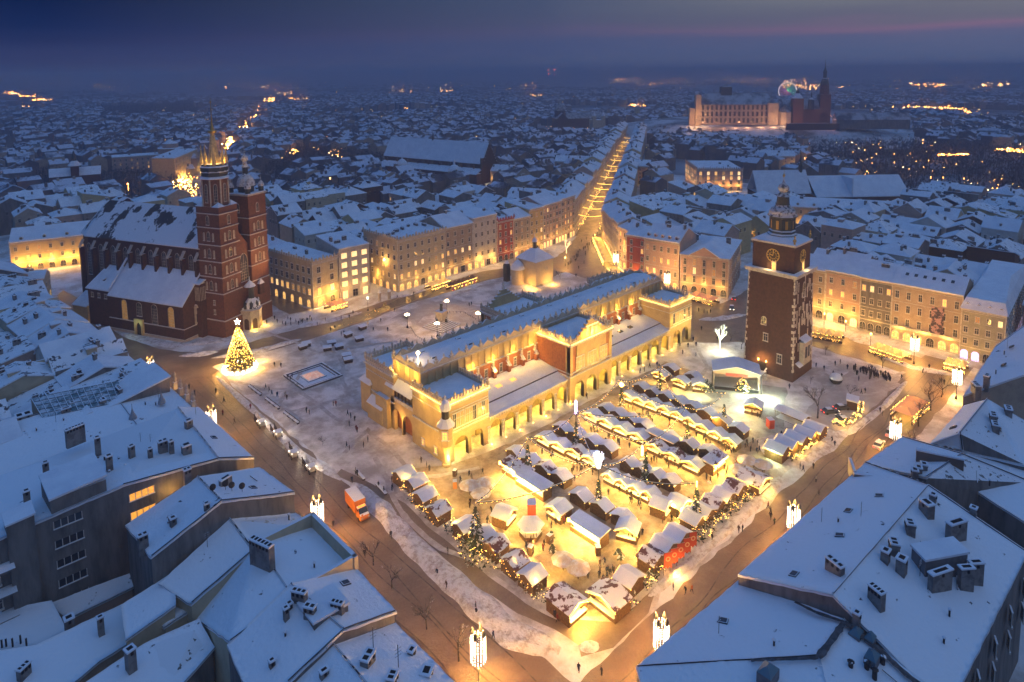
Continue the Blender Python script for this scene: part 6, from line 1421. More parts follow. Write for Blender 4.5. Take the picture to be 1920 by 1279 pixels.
# ---- street lamps and lights of the far city
r = random.Random(5)
FL_ = mat('far_lamp', (1, .6, .2), emis=((1, .36, .06), 80)); FW_ = mat('far_lamp_white', (1, .9, .7), emis=((1, .6, .26), 70))
b = MB()
def glint(bb, x, y, z, s_, m=0): bb.add([(x+s_,y,z),(x-s_,y,z),(x,y+s_,z),(x,y-s_,z),(x,y,z+s_),(x,y,z-s_)], [(0,2,4),(2,1,4),(1,3,4),(3,0,4),(2,0,5),(1,2,5),(3,1,5),(0,3,5)], m)
def dots(pts, n, spread=3, k=1.0, m=0, z0=7):
    n = int(n*2.4); k *= .85; spread *= 1.35
    P = [W(u, v, 6) for u, v in pts]; L_ = [(q-p).length for p, q in zip(P, P[1:])]
    for i in range(n):
        j = r.choices(range(len(L_)), [abs(pts[q+1][1]-pts[q][1])+abs(pts[q+1][0]-pts[q][0]) for q in range(len(L_))])[0]
        u0, v0 = pts[j]; u1, v1 = pts[j+1]; tt = r.random(); u = u0+(u1-u0)*tt+r.gauss(0, spread); v = v0+(v1-v0)*tt+r.gauss(0, spread*.45)
        if v < 144: v = 144+r.random()*3
        p = W(u, v, 7); d_ = (p-Vector((CX, CY, CZ))).length
        glint(b, p.x, p.y, z0 if z0 else 7, d_/F*r.uniform(.35, .9)*k, m if r.random() < .8 else 1)
dots([(508, 182), (500, 200), (470, 232), (440, 258), (425, 280)], 170, 3.5, 1.0)
dots([(345, 330), (350, 360), (352, 385)], 70, 9, 1.0)
dots([(430, 270), (455, 262)], 50, 9, 1)
dots([(0, 158), (110, 158), (215, 162)], 45, 2, .9); dots([(15, 172), (30, 180), (95, 188)], 80, 4, .9); dots([(10, 205), (40, 203)], 16, 4, 1)
dots([(385, 152), (460, 158), (530, 160)], 45, 8, .8); dots([(530, 175), (570, 185)], 20, 5, .8)
dots([(60, 255), (70, 262)], 8, 8, 1.3); dots([(262, 270), (268, 285)], 14, 4, 1); dots([(548, 262), (552, 285)], 34, 4, 1); dots([(575, 255), (640, 290)], 26, 12, .7); dots([(660, 320), (700, 325)], 40, 10, .7)
dots([(740, 172), (790, 180)], 40, 6, .7); dots([(820, 175), (850, 165)], 18, 8, .7); dots([(990, 190), (1005, 175)], 16, 5, .8); dots([(930, 165), (1000, 162)], 16, 6, .7)
dots([(1165, 135+9), (1200, 144)], 50, 8, .7); dots([(1150, 146), (1280, 150)], 40, 8, .7); dots([(1370, 150), (1440, 152)], 40, 4, .8); dots([(1280, 146), (1360, 148)], 20, 5, .7)
dots([(1470, 150), (1560, 175), (1600, 190)], 70, 10, .9); dots([(1540, 185), (1590, 190)], 40, 5, .9)
dots([(1700, 156), (1780, 160)], 45, 2.5, .8); dots([(1840, 160), (1895, 157)], 20, 2, .8); dots([(1690, 205), (1760, 210), (1830, 215)], 90, 9, .9); dots([(1740, 215), (1760, 222)], 40, 9, 1)
dots([(1700, 228), (1800, 244), (1930, 262)], 46, 3, .7, 1); dots([(1760, 290), (1815, 289)], 60, 1.2, .7); dots([(1870, 280), (1930, 284)], 30, 3, .9)
dots([(1495, 270), (1510, 290), (1560, 310)], 60, 6, .8); dots([(1520, 300), (1600, 325), (1640, 340)], 36, 14, .6); dots([(1600, 280), (1900, 380)], 55, 36, .6)
dots([(1505, 245), (1515, 275)], 14, 3, .7); dots([(1290, 232), (1300, 225)], 20, 4, .8); dots([(1180, 195), (1215, 195)], 26, 5, 1.0)
dots([(0, 240), (700, 240)], 90, 60, .5); dots([(700, 200), (1900, 200)], 190, 70, .45); dots([(600, 240), (1250, 260)], 60, 40, .5); dots([(0, 155), (1900, 155)], 130, 14, .5)
for i in range(14):     # radio masts with red lights
    pass
tag(ob('distant_city_lights', b, [FL_, FW_]), 'countless orange street lights of the far city along avenues and ring roads', 'street lights', None, 'stuff')
for (u, v0, v1) in ((1028, 145, 108), (1040, 146, 122)):
    P = W(u, 150, 0); d_ = (P-Vector((CX, CY, CZ))).length; h_ = (148-v1)*d_/F*.75
    t = thing('radio_mast', 'red-lit radio mast on the horizon, %s of the pair' % ('taller left one' if v1 < 115 else 'shorter right one'), 'mast', (P.x, P.y, 0)); 
    h_ = min(h_, 96); sc_ = 1
    b = MB(); b.tube((0, 0, 0), (0, 0, h_), 4, 4, 2); ob('lattice', b, IRON, t); b = MB(); glint(b, 0, 0, h_, 9); glint(b, 0, 0, h_*.6, 7); ob('red_light', b, mat('red_beacon', (1, .1, .05), emis=((1, .12, .05), 40)), t)
# glow of the lit avenue and the far junctions: real lamps
AV = thing('avenue_lamps', 'row of bright orange lamps along the distant avenue left of centre', 'street lights')
for (u, v, e) in ((350, 375, 1500), (347, 350, 1300), (338, 338, 900), (432, 275, 1700), (445, 258, 1700), (463, 238, 2000), (480, 220, 2200), (498, 195, 3000), (550, 275, 900)):
    P = W(u, v, 9); lamp(AV, P, e, (1, .5, .13), 1.0); 
b = MB(); 
for (u, v) in ((350, 375), (347, 350), (338, 338), (432, 275), (445, 258), (463, 238), (480, 220)): P = W(u, v, 9); glint(b, P.x, P.y, 9, 1.1)
ob('lamp_head', b, FL_, AV)
PK = thing('park_lamps', 'scattered warm lamps among the dark trees of the ring park', 'street lights')
for (u, v) in ((1505, 285), (1545, 312), (1590, 322), (45, 372), (240, 345), (690, 325)):
    P = W(u, v, 6); lamp(PK, P, 260, (1, .45, .13), .6); b = MB(); b.tube((P.x, P.y, 0), (P.x, P.y, 5.6), .1, 4); glint(b, P.x, P.y, 6, .7); ob('lamp_head', b, FL_, PK)
# street garlands and lamps down the old street
for i in range(16):
    q = Vector((200, 124.5))+Vector((math.cos(R(34.2)), math.sin(R(34.2))))*(6+i*(17+i*1.1)+(i*37 % 5)*1.8)
    t = thing('street_garland', None, 'light garland', (q.x, q.y, 0), R(34.2), 'light garlands across the old street')
    b = MB(); pr = None
    for k in range(11):
        yy = -7+k*1.4; z = 9.5-.9*(1-((k-5)/5)**2)
        if pr: b.tube(pr, (0, yy, z), .09, 4)
        pr = (0, yy, z)
    ob('light_string', b, STRIP, t)
    t['label'] = 'golden light garland across the old street, %s to the square' % ordn(i)
    lamp(t, (0, 0, 4.8), 130, WARM, .5); lamp(t, (9, (-3, 3)[i % 2], 3.5), 90, WARM, .3); b = MB(); [glint(b, r.uniform(-8, 16), r.choice((-5.6, 5.6))+r.uniform(-.6, .6), r.uniform(1, 5), .16) for _ in range(22)]; ob('fairy_lights', b, BULB, t)
# ------------------------------------------------------------------ christmas market
r = random.Random(77)
LM = 8.0
MK = {'tall fir near the arcade': tuple(W(1165, 735)[:2]), 'violet-lit mast': tuple(W(1080, 830)[:2]), 'white-lit mast': tuple(W(1122, 945)[:2]), 'open-air stage': (86, -29), 'hall corner oriel': (-3, -3), 'dark corner stall': tuple(W(1145, 1120)[:2]), 'hexagonal stall': tuple(W(995, 1010)[:2]), 'red banners': tuple(W(1275, 1060)[:2]), 'brown corner hut': tuple(W(1415, 900)[:2]), 'orange truck': tuple(W(670, 950)[:2]), 'star-topped fir': tuple(W(895, 1030)[:2])}
STALLS = []
mat('bare_red_roof', (.12, .045, .035), .6, (.7, .72, .76), .45, (.45, .48))
def stall_parts(w, d, h, bare, key={}):
    k = (w, d, h, bare)
    if k in key: return key[k]
    a, c = w/2, d/2; ms = {}
    b = MB(); b.box(-a, a, c-.08, c, 0, h, 0); b.box(-a, -a+.08, -c, c, 0, h, 0); b.box(a-.08, a, -c, c, 0, h, 0); b.box(-a, a, -c, -c+.08, 0, 1.0, 0); b.box(-a, a, -c, -c+.1, h-.3, h, 0); b.box(-a+.08, a-.08, -c+.1, c-.1, 0, .1, 0)
    b.poly([(-a, -c, h), (a, -c, h), (0, -c, h+.9)], 0); b.poly([(a, c, h), (-a, c, h), (0, c, h+.9)], 0)
    for x in (-a+.08, a-.16): b.box(x, x+.08, -c, -c+.08, 1, h, 0)
    ms['wall'] = mesh('wall', b, [WOOD])
    b = MB(); b.gable(-a, a, -c, c, h, .9, 'y', .28, .17, 0); ms['roof'] = mesh('roof', b, [mat('bare_red_roof', (.12, .045, .035), .6, (.7, .72, .76), .45, (.52, .55)) if bare else SN])
    b = MB(); b.box(-a+.1, a-.1, -c-.35, -c+.5, 1.0, 1.12, 0); b.box(-a+.15, a-.15, c-.6, c-.12, .9, h-.15, 1); ms['counter'] = mesh('counter', b, [WOOD, COUNTER])
    b = MB(); k2 = .9/a
    for s in (-1, 1): b.tube((s*(a+.35), -c-.38, h-.3), (0, -c-.38, h+.95), .045, 4)
    for s in (-1, 1): b.box(s*a-.05, s*a+.05, -c-.3, c+.2, h-.32, h-.24)
    ms['light_string'] = mesh('light_string', b, [STRIP])
    key[k] = ms
    return ms
def stall(x, y, rz, w=3.6, d=3.0, h=2.4, bare=False, power=150, label='wooden stall with snowy roof', light=True):
    t = thing('market_stall', None, 'market stall', (x, y, .03), rz, 'wooden stalls of the winter market')
    for n, m in stall_parts(round(w, 1), round(d, 1), h, bare).items(): link(n, m, t)
    if light: lamp(t, (0, -d/2-.9, 2.5), power, (1, .58, .1), .15); 
    STALLS.append((t, label)); return t
def row(p0, p1, n, face, z=2.4, power=150, skip=(), bare=(), d=2.6, lab=None):
    """stalls side by side between two roof pixels; face is the direction the counters look"""
    A = W(*p0, z); B = W(*p1, z); st = (B-A).length/max(1, n-1) if n > 1 else 3.8
    for i in range(n):
        if i in skip: continue
        P = A.lerp(B, i/max(1, n-1)); 
        stall(P.x, P.y, face, min(4.4, st*.97), d+r.uniform(-.15, .15), r.choice((2.1, 2.1, 2.25)), i in bare or r.random() < .03, power, lab or 'wooden stall with snowy roof')
FX, BX = -PI/2, PI/2       # counters towards -x / +x
for a in (((1180, 738), (1275, 772), 5, FX), ((1203, 722), (1300, 758), 5, BX), ((1113, 775), (1200, 812), 4, FX), ((1137, 762), (1208, 793), 4, BX), ((1025, 818), (1112, 855), 4, FX), ((1055, 798), (1140, 835), 4, BX),
          ((968, 845), (1052, 888), 4, BX), ((1090, 925), (1168, 965), 3, BX), ((1148, 888), (1220, 922), 4, FX), ((1180, 865), (1258, 898), 4, BX), ((1232, 833), (1300, 865), 3, FX), ((1255, 815), (1330, 842), 3, BX),
          ((1298, 785), (1372, 822), 4, FX), ((1325, 770), (1385, 800), 3, BX), ((1240, 698), (1278, 712), 2, FX), ((1258, 687), (1300, 702), 2, BX)): row(*a)
for (u, v, f) in ((1312, 716, FX+.6), (945, 958, .3), (1048, 948, FX), (1178, 985, FX+.4), (1240, 940, .2), (1272, 938, 0)): P = W(u, v, 2.6); stall(P.x, P.y, f, 4.2, 3.4, 2.4, False, 170, 'free-standing wooden hut')
# the long snack stands with flat snow roofs
def stand(u, v, rz, L_=8, bare=False, label='', power=220):
    P = W(u, v, 2.6); t = thing('snack_stand', None, 'market stall', (P.x, P.y, .03), rz, 'long snack stands of the winter market'); a = L_/2
    b = MB(); b.box(-a, a, -1.4, 1.4, 0, 1.1, 0); b.box(-a, a, 1.2, 1.4, 1.1, 2.6, 0); b.box(-a, -a+.15, -1.4, 1.4, 1.1, 2.6, 0); b.box(a-.15, a, -1.4, 1.4, 1.1, 2.6, 0); ob('wall', b, WOOD, t)
    b = MB(); b.slab([(-a-.2, -1.9, 2.6), (a+.2, -1.9, 2.6), (a+.2, 1.7, 3.0), (-a-.2, 1.7, 3.0)], .25, 0); ob('roof', b, MATS['bare_red_roof'] if bare else SN, t)
    b = MB(); b.box(-a+.2, a-.2, .9, 1.19, 1.1, 2.5, 0); ob('counter', b, COUNTER, t)
    b = MB(); b.box(-a, a, -1.98, -1.92, 2.55, 2.68); b.lathe([(.3, -.3), (.3, .3)], 6, 0, -a, -1.9, 2.7); ob('light_string', b, STRIP, t)
    for q in (-a*.6, 0, a*.6): lamp(t, (q, -2.6, 2.3), power, (1, .58, .1), .2)
    if label: t['label'] = label
    return t
stand(970, 876, -PI/2, 8, True, 'long snack stand with dark melted patch on its roof below the hall corner')
stand(1000, 900, -PI/2, 9, False, 'long bright stand with grid of roof windows, people before it', 330)
stand(1105, 985, -PI/2, 8, False, 'long snack stand with crowd in front, near the white-lit mast', 300)
stand(1243, 818, PI/2, 8, False, 'long low stand with back wall glowing yellow', 200)
stand(1340, 860, 0, 6, True, 'snack stand with orange awning and bright corner lamp')
# row of huts along the west hedge (counters towards +y) and along the north hedge (counters towards +x)
for i, (u, v, bare) in enumerate(((1180, 1080, 0), (1222, 1040, 1), (1245, 1018, 0), (1270, 998, 0), (1300, 968, 0), (1318, 955, 0), (1338, 940, 1), (1357, 925, 0), (1378, 910, 1))):
    P = W(u, v, 2.6); stall(P.x, P.y, PI, 4.3, 3.6, 2.5, bool(bare), 170, 'hut backing onto the west hedge'+(' with bare roof' if bare else ''))
for i, (u, v, bare) in enumerate(((757, 885, 0), (780, 900, 0), (797, 925, 0), (822, 952, 1), (872, 982, 0), (905, 1000, 0), (930, 1018, 1), (965, 1048, 1), (998, 1075, 0))):
    P = W(u, v, 2.6); stall(P.x, P.y, BX, 3.9, 3.6, 2.5, bool(bare), 170, 'hut backing onto the north hedge'+(' with bare roof' if bare else ''))
for i in range(5):
    P = W(1458, 838, 2.6).lerp(W(1528, 800, 2.6), i/4); stall(P.x, P.y, PI, 4.6, 4.4, 2.6, False, 25, 'hut behind the yellow light chain', i in (0,))
P = W(1062, 1120, 2.8); stall(P.x, P.y, R(0)+BX*0, 4.6, 5.4, 2.6, True, 420, 'bright hut with half-bare red roof')
P = W(1143, 1112, 2.8); stall(P.x, P.y, R(-92), 6.2, 4.2, 2.6, True, 120, 'dark-roofed stall with a strip of snow')
P = W(1412, 893, 2.8); stall(P.x, P.y, R(0), 5.4, 5.4, 2.6, True, 100, 'dark brown square hut')
P = W(1392, 745+75, 2.6)
P = W(1413, 757, 2.6); stall(P.x, P.y, FX+.3, 4.4, 3.4, 2.6, False, 120, 'hut with snowy gables')
single_out(STALLS, MK)
# hexagonal stall
P = W(995, 1005, 0); t = thing('hexagonal_stall', 'six-sided stall with pointed snowy roof standing free', 'market stall', (P.x, P.y, .03), .3)
b = MB(); b.lathe([(2.3, 0), (2.4, 1.1)], 6, 0); b.lathe([(2.2, 2.2), (2.3, 2.5)], 6, 0)
for i in range(6): b.tube((2.2*math.cos(i*PI/3), 2.2*math.sin(i*PI/3), 1), (2.2*math.cos(i*PI/3), 2.2*math.sin(i*PI/3), 2.4), .07, 4)
ob('wall', b, WOOD, t); b = MB(); b.lathe([(2.9, 2.45), (2.9, 2.65), (1.4, 3.3), (0, 3.9)], 6, 0); ob('roof', b, SN, t); b = MB(); b.lathe([(.9, .3), (.9, 2.1)], 6, 0); ob('counter', b, COUNTER, t); lamp(t, (0, 0, 2.3), 200, WARM, .2); lamp(t, (-3, -2.5, 1.5), 120, WARM, .2)
# parasols
for i, (u, v) in enumerate(((880, 920), (911, 915), (902, 935), (1056, 1062), (1084, 1078), (1400, 872), (1430, 880), (1385, 890))):
    P = W(u, v+8, 0); t = thing('parasol', None, 'parasol', (P.x, P.y, .03), r.random(), 'snow-dusted parasols over standing tables')
    b = MB(); b.tube((0, 0, 0), (0, 0, 3.3), .05, 6); ob('pole', b, WOOD, t)
    b = MB(); b.lathe([(2.35, 2.25), (2.35, 2.35), (1.2, 2.95), (0, 3.35)], 8, 0); ob('canopy', b, mat('parasol_canvas', (.62, .50, .36), .9, (.74, .72, .7), .7), t)
    b = MB(); b.lathe([(.45, 1.05), (.45, 1.1)], 10, 0); b.tube((0, 0, 0), (0, 0, 1.05), .08, 5); b.lathe([(.4, 1.02), (.4, 1.07)], 10, 0, 1.4, .6); b.tube((1.4, .6, 0), (1.4, .6, 1.05), .04, 4); ob('table', b, WOODD, t)
    t['label'] = ['left', 'right', 'front', 'left', 'right', 'left', 'right', 'front'][i]+' one of the '+('three parasols near the hall corner' if i < 3 else 'two parasols near the bright corner hut' if i < 5 else 'three parasols by the dark brown corner hut')
# fir trees
GRN = mat('fir_green', (.035, .055, .03), .9, (.07, .09, .06), 1.5, snow=.92)
def fir_mesh(h, rad, seed, mat_=None, dens=1.0, name='crown'):
    rr = random.Random(seed); b = MB(); n = int(h*26*dens)
    for i in range(n):
        t_ = rr.random()**.8; z = .6+t_*(h-.6); rr_ = rad*(1-t_)**.85*rr.uniform(.5, 1.08)+.05; a = rr.uniform(0, 2*PI); s_ = .28+.3*rad/2.5*(1-t_)
        c_, q = math.cos(a), math.sin(a); p = Vector((c_*rr_, q*rr_, z)); tip = p+Vector((c_*s_*1.2, q*s_*1.2, -s_*.7)); sd = Vector((-q, c_, 0))*s_*.6; rt_ = Vector((c_*rr_*.35, q*rr_*.35, z+s_*.4))
        b.add([rt_, p+sd, tip, p-sd], [(0, 1, 2, 3)])
    return mesh(name, b, [mat_ or GRN])
def fir(u, v, h, rad, label, seed=1, loc=None, parentlights=0, star=None):
    P = W(u, v, 0) if loc is None else Vector(loc)
    t = thing('fir_tree', label, 'tree', (P.x, P.y, .03), 0)
    b = MB(); b.tube((0, 0, 0), (0, 0, h*.95), rad*.07, 5, .03); ob('trunk', b, WOODD, t); link('crown', fir_mesh(h, rad, seed), t)
    if parentlights:
        rr = random.Random(seed); b = MB()
        for i in range(parentlights):
            tt = rr.random()**.75; a = rr.uniform(0, 2*PI); rr_ = rad*(1-tt)**.85*1.02; s_ = .1; x, y, z = rr_*math.cos(a), rr_*math.sin(a), .8+tt*(h-1)
            glint(b, x, y, z, s_)
        ob('fairy_lights', b, BULB, t)
    return t
# the great christmas tree
t = fir(450, 690, 14.5, 4.6, 'great christmas tree covered in golden lights with white star, by the church', 5, parentlights=1300)
for c in t.children:
    if c.name.startswith('crown'): c.data = fir_mesh(14.5, 4.4, 5, mat('lit_fir', (.10, .10, .03), .9, (.2, .15, .04), 1.5), 3.0)
b = MB(); b.T = Matrix.Translation((0, 0, 15.4)) @ Matrix.Rotation(YAW-PI/2, 4, 'Z') @ Matrix.Rotation(R(90), 4, 'X')
for i in range(5):
    a = PI/2+i*2*PI/5; b.add([(0, 0, .2), (.45*math.cos(a-.63), .45*math.sin(a-.63), 0), (1.2*math.cos(a), 1.2*math.sin(a), 0), (.45*math.cos(a+.63), .45*math.sin(a+.63), 0), (0, 0, -.2)], [(0, 1, 2), (0, 2, 3), (4, 2, 1), (4, 3, 2)])
b.T = None; ob('star', b, BULBC, t)
b = MB()
for i in range(18): a = i*PI/9; b.box(4.9*math.cos(a)-.35, 4.9*math.cos(a)+.35, 4.9*math.sin(a)-.35, 4.9*math.sin(a)+.35, 0, .7)
ob('glowing_base', b, BULBC, t)
for i in range(6): a = i*PI/3; lamp(t, (7*math.cos(a), 7*math.sin(a), 1.6), 130, WARM, .3); lamp(t, (4.4*math.cos(a), 4.4*math.sin(a), 6.5), 130, GOLD, .3)
lamp(t, (0, 0, 15.4), 120, WHITE, .3)
firs = (((1165, 775), 8, 1.0, 'slim fir on the corner post by the bright first stall'), ((1236, 745), 8, 1.0, 'slim fir among the stalls nearest the hall'), ((990, 895), 8, 1.0, 'slim fir under the garland mast left of the stall rows'), ((1080, 840), 7, .9, 'slim fir right under the violet-lit mast'), ((1122, 960), 7.5, .9, 'slim fir under the white-lit mast'), ((1210, 905), 8, .9, 'slim red-topped fir in the middle of the market'), ((1288, 842), 7.5, .9, 'slim fir beside the garland crossing'), ((1357, 802), 6.5, .9, 'slim fir behind the stalls left of the red box'), ((1305, 985), 8.5, 1.1, 'slim fir in the west hedge with a light on top'), ((893, 1035), 9.5, 1.9, 'tall star-topped fir rising from the hedge'), ((1034, 1015), 2.2, .6, 'small potted fir by the waste bins'), ((1036, 1040), 2.2, .6, 'small potted fir beside two parasols'), ((955, 975), 2.5, .7, 'small fir leaning on the square hut'), ((1392, 735), 4.5, 2.4, 'lit fir glowing white-green beside the stage'), ((1325, 735), 4, 2.6, 'dark bushy fir left of the stage'), ((1160, 1050), 2.5, 1.0, 'small fir glittering near the last market huts'))
for i, ((u, v), h, rad, lb) in enumerate(firs):
    t = fir(u, v, h, rad, lb, 30+i, parentlights=70 if i in (13,) else 16 if h > 5 else 0)
    if i == 0: b = MB(); glint(b, 0, 0, h+.3, .9); ob('top_light', b, BULB, t); lamp(t, (0, 0, h+.5), 260, GOLD, .3)
    if i in (8,): b = MB(); b.tube((0, 0, h-1), (0, 0, h+1.2), .12, 5); ob('top_light', b, BULB, t); lamp(t, (0, 0, h+1.5), 160, GOLD, .3)
    if i == 5: b = MB(); b.tube((0, 0, h-.3), (0, 0, h+1.2), .2, 5); ob('top_light', b, mat('red_cone', (.6, .08, .03), emis=((1, .15, .03), 2)), t); b = MB(); b.tube((-.8, .4, h-1.2), (-.8, .4, h+1.0), .3, 6); ob('lit_tube', b, BULB, t)
    if i == 9:
        b = MB(); b.T = Matrix.Translation((0, 0, h+.5)) @ Matrix.Rotation(YAW-PI/2, 4, 'Z') @ Matrix.Rotation(R(90), 4, 'X')
        for k in range(5): a = PI/2+k*2*PI/5; b.add([(0, 0, .15), (.35*math.cos(a-.63), .35*math.sin(a-.63), 0), (1*math.cos(a), 1*math.sin(a), 0), (.35*math.cos(a+.63), .35*math.sin(a+.63), 0), (0, 0, -.15)], [(0, 1, 2), (0, 2, 3), (4, 2, 1), (4, 3, 2)])
        b.T = None; ob('star', b, STN, t)
    if i == 13: lamp(t, (-1.5, -2, 2.2), 380, (.9, 1, .6), .3)
# masts with lit heads and the garlands between them
masts = {'V': (1080, 855, 11.5), 'Wt': (1122, 960, 11), 'L': (990, 900, 10.5), 'C': (1210, 912, 11), 'G': (1284, 838, 10.5), 'T': (1160, 780, 10.5), 'H': (1235, 745, 9.5), 'S': (893, 1035, 10.5), 'E': (1357, 800, 9.5), 'Wh': (1305, 985, 9.5), 'Bk': (1405, 800, 6)}
tops = {}
for k, (u, v, h) in masts.items():
    P = W(u, v, 0); P.z = h; tops[k] = P
for k, lb, m_ in (('V', 'violet-lit mast head above the middle stall row', mat('violet_light', (.8, .6, 1), emis=((.72, .45, 1), 14))), ('Wt', 'white-lit net ornament on a mast in the market middle', mat('white_ornament', (1, 1, 1), emis=((.85, .85, 1), 4)))):
    P = tops[k]; t = thing('garland_mast', lb, 'mast', (P.x, P.y, .03)); b = MB(); b.tube((0, 0, 0), (0, 0, P.z), .09, 6); ob('pole', b, IRON, t)
    b = MB()
    if k == 'V': b.tube((0, 0, P.z-.5), (0, 0, P.z+2.6), .26, 8, .2)
    else:
        for i in range(10): a = i*PI/5; b.tube((.3*math.cos(a), .3*math.sin(a), P.z-1), (1.1*math.cos(a), 1.1*math.sin(a), P.z+2.2), .05, 4)
    ob('lit_head', b, m_, t); lamp(t, (0, 0, P.z+3.2), 160, (.72, .5, 1) if k == 'V' else (.85, .85, 1), .4)
for (a, c, lb) in (('V', 'T', 'from the violet-lit mast to the bright corner post'), ('V', 'L', 'from the violet-lit mast down to the left mast'), ('V', 'Wt', 'from the violet-lit to the white-lit mast'), ('V', 'C', 'from the violet-lit mast to the red-topped fir'), ('V', 'G', 'long sagging one from the violet-lit mast to the right'), ('T', 'H', 'between the two firs nearest the hall'), ('T', 'G', 'sagging from the bright post to the garland crossing'), ('H', 'G', 'from the fir near the hall to the crossing'), ('H', 'E', 'along the far stall row to the right'), ('G', 'C', 'between the crossing and the red-topped fir'), ('G', 'E', 'from the crossing to the right fir'), ('Wt', 'C', 'from the white-lit mast up to the red-topped fir'), ('Wt', 'L', 'from the white-lit mast to the left mast'), ('Wt', 'S', 'from the white-lit mast to the star-topped fir'), ('L', 'S', 'steep one from the left mast to the star-topped fir'), ('Wt', 'Wh', 'from the white-lit mast to the west hedge fir')):
    A, B = tops[a], tops[c]; t = thing('garland', 'dark fir garland with fairy lights, '+lb, 'garland', (A.x, A.y, 0), 0, 'garlands strung over the market')
    n = max(8, int((B-A).length/1.1)); b = MB(); b2 = MB(); pr = None
    for i in range(n+1):
        q = A.lerp(B, i/n)-Vector((A.x, A.y, 0)); q.z -= 1.9*(1-(2*i/n-1)**2)
        if pr is not None: b.tube(pr, q, .11, 4)
        for k in range(2): glint(b2, q.x+r.uniform(-.25, .25), q.y+r.uniform(-.25, .25), q.z-r.uniform(.05, .3), .055)
        pr = q
    ob('garland_cord', b, GRN, t); ob('fairy_lights', b2, BULB, t)
# hedges: snowy fir thickets with light chains
def hedge(pts, label, wd=1.5, h=2.6, bulbs=6, seed=1, dens=26):
    P = [W(u, v, 0) for u, v in pts]; t = thing('lit_hedge', label, 'hedge', (P[0].x, P[0].y, .02)); O = Vector((P[0].x, P[0].y, 0)); b = MB(); b2 = MB(); rr = random.Random(seed)
    for A, B in zip(P, P[1:]):
        L_ = (B-A).length; d = (B-A).normalized(); nn = Vector((-d.y, d.x, 0)); hm = rr.uniform(.85, 1.1)
        for i in range(int(L_*dens)):
            s_ = rr.random()*L_; tr = int(s_/1.6+seed)*1.6; f = 1-abs((s_ % 1.6)/.8-1)*.45; z = rr.random()*h*f*hm; ww = wd*(1-z/h*.6); p = A-O+d*s_+nn*rr.uniform(-ww, ww); p.z = z
            q = .22+rr.random()*.22; v1 = Vector((rr.uniform(-1, 1), rr.uniform(-1, 1), rr.uniform(-.2, .8))).normalized()*q; v2 = v1.cross(Vector((rr.uniform(-1, 1), rr.uniform(-1, 1), .3))).normalized()*q*.5
            b.add([p-v1, p+v2, p+v1, p-v2], [(0, 1, 2, 3)])
        for i in range(int(L_*bulbs)):
            s_ = rr.random()*L_; p = A-O+d*s_+nn*rr.choice((-1, 1))*wd*rr.uniform(.5, 1); p.z = h*(.5+.4*math.sin(s_*1.3))+rr.uniform(-.25, .25); glint(b2, p.x, p.y, p.z, .06)
        for k in range(max(1, int(L_/5))): q = A.lerp(B, (k+.5)/max(1, int(L_/5)))-O; lamp(t, (q.x, q.y, h+.6), 26, GOLD, .2)
    ob('foliage', b, mat('snowy_fir', (.035, .05, .03), .9, (.6, .6, .62), 1.6, (.5, .56)), t); ob('fairy_lights', b2, BULB, t)
    return t
hedge([(750, 900), (775, 935), (800, 965), (830, 985)], 'first lit hedge behind the northern huts, near the truck', seed=2)
hedge([(838, 992), (870, 1015), (875, 1052), (895, 1060), (940, 1060)], 'lit hedge bulging round the star-topped fir', seed=3)
hedge([(945, 1062), (985, 1098), (1030, 1135)], 'lit hedge running to the bright corner hut', seed=4)
hedge([(1205, 1108), (1225, 1085), (1240, 1068)], 'short lit hedge beside the red banners', 1.2, 2.4, 8, 5)
hedge([(1165, 1148), (1192, 1125)], 'small snowy hedge at the dark corner stall', 1.1, 2.0, 3, 6)
hedge([(1305, 1018), (1340, 985), (1385, 945), (1425, 918)], 'long lit hedge behind the western huts', 1.3, 2.6, 9, 7)
hedge([(1482, 865), (1510, 843), (1545, 815)], 'low hedge wrapped in thick yellow light chains', .9, 1.6, 26, 8)
hedge([(1560, 795), (1585, 800), (1612, 780), (1615, 762)], 'light-chained hedge round the small kiosk terrace', .7, 1.6, 24, 9)
for (u, v) in ((1500, 850), (1530, 825), (1585, 795)): P = W(u, v, 1.2); lamp(t, (P.x-t.location.x, P.y-t.location.y, 2.4), 60, GOLD, .3)
# red banners
for i, (u, v) in enumerate(((1252, 1070), (1264, 1062), (1276, 1052), (1288, 1042), (1299, 1030))):
    P = W(u, v+8, 0); t = thing('banner', '%s of five red banners with pale round badge by the west hedge' % ['nearest', 'second', 'middle', 'fourth', 'farthest'][i], 'banner', (P.x, P.y, .03), YAW-PI/2+.25, 'red banners by the west hedge')
    b = MB(); b.tube((-.85, 0, 0), (-.85, 0, 4.6), .05, 5); b.tube((-.85, 0, 4.5), (.85, 0, 4.5), .035, 4); ob('pole', b, IRON, t)
    b = MB(); b.add([(-.8, 0, 1.2), (-.4, 0, 1.7), (0, 0, 1.2), (.4, 0, 1.7), (.8, 0, 1.2), (.8, .03, 4.5), (-.8, .03, 4.5)], [(0, 1, 2, 3, 4, 5, 6)], 0)
    b.T = Matrix.Translation((0, -.03, 3.2)) @ Matrix.Rotation(PI/2, 4, 'X'); b.lathe([(.5, 0), (.5, .02), (0, .02)], 14, 1); b.lathe([(.28, .025), (.28, .03), (0, .03)], 14, 0); b.T = None; ob('cloth', b, [mat('banner_red', (.45, .06, .03), .8), mat('badge_pale', (.6, .4, .25), .8)], t)
    if i == 0: lamp(t, (1.2, -1.2, 1.2), 110, WARM, .15)
LM = 13.0
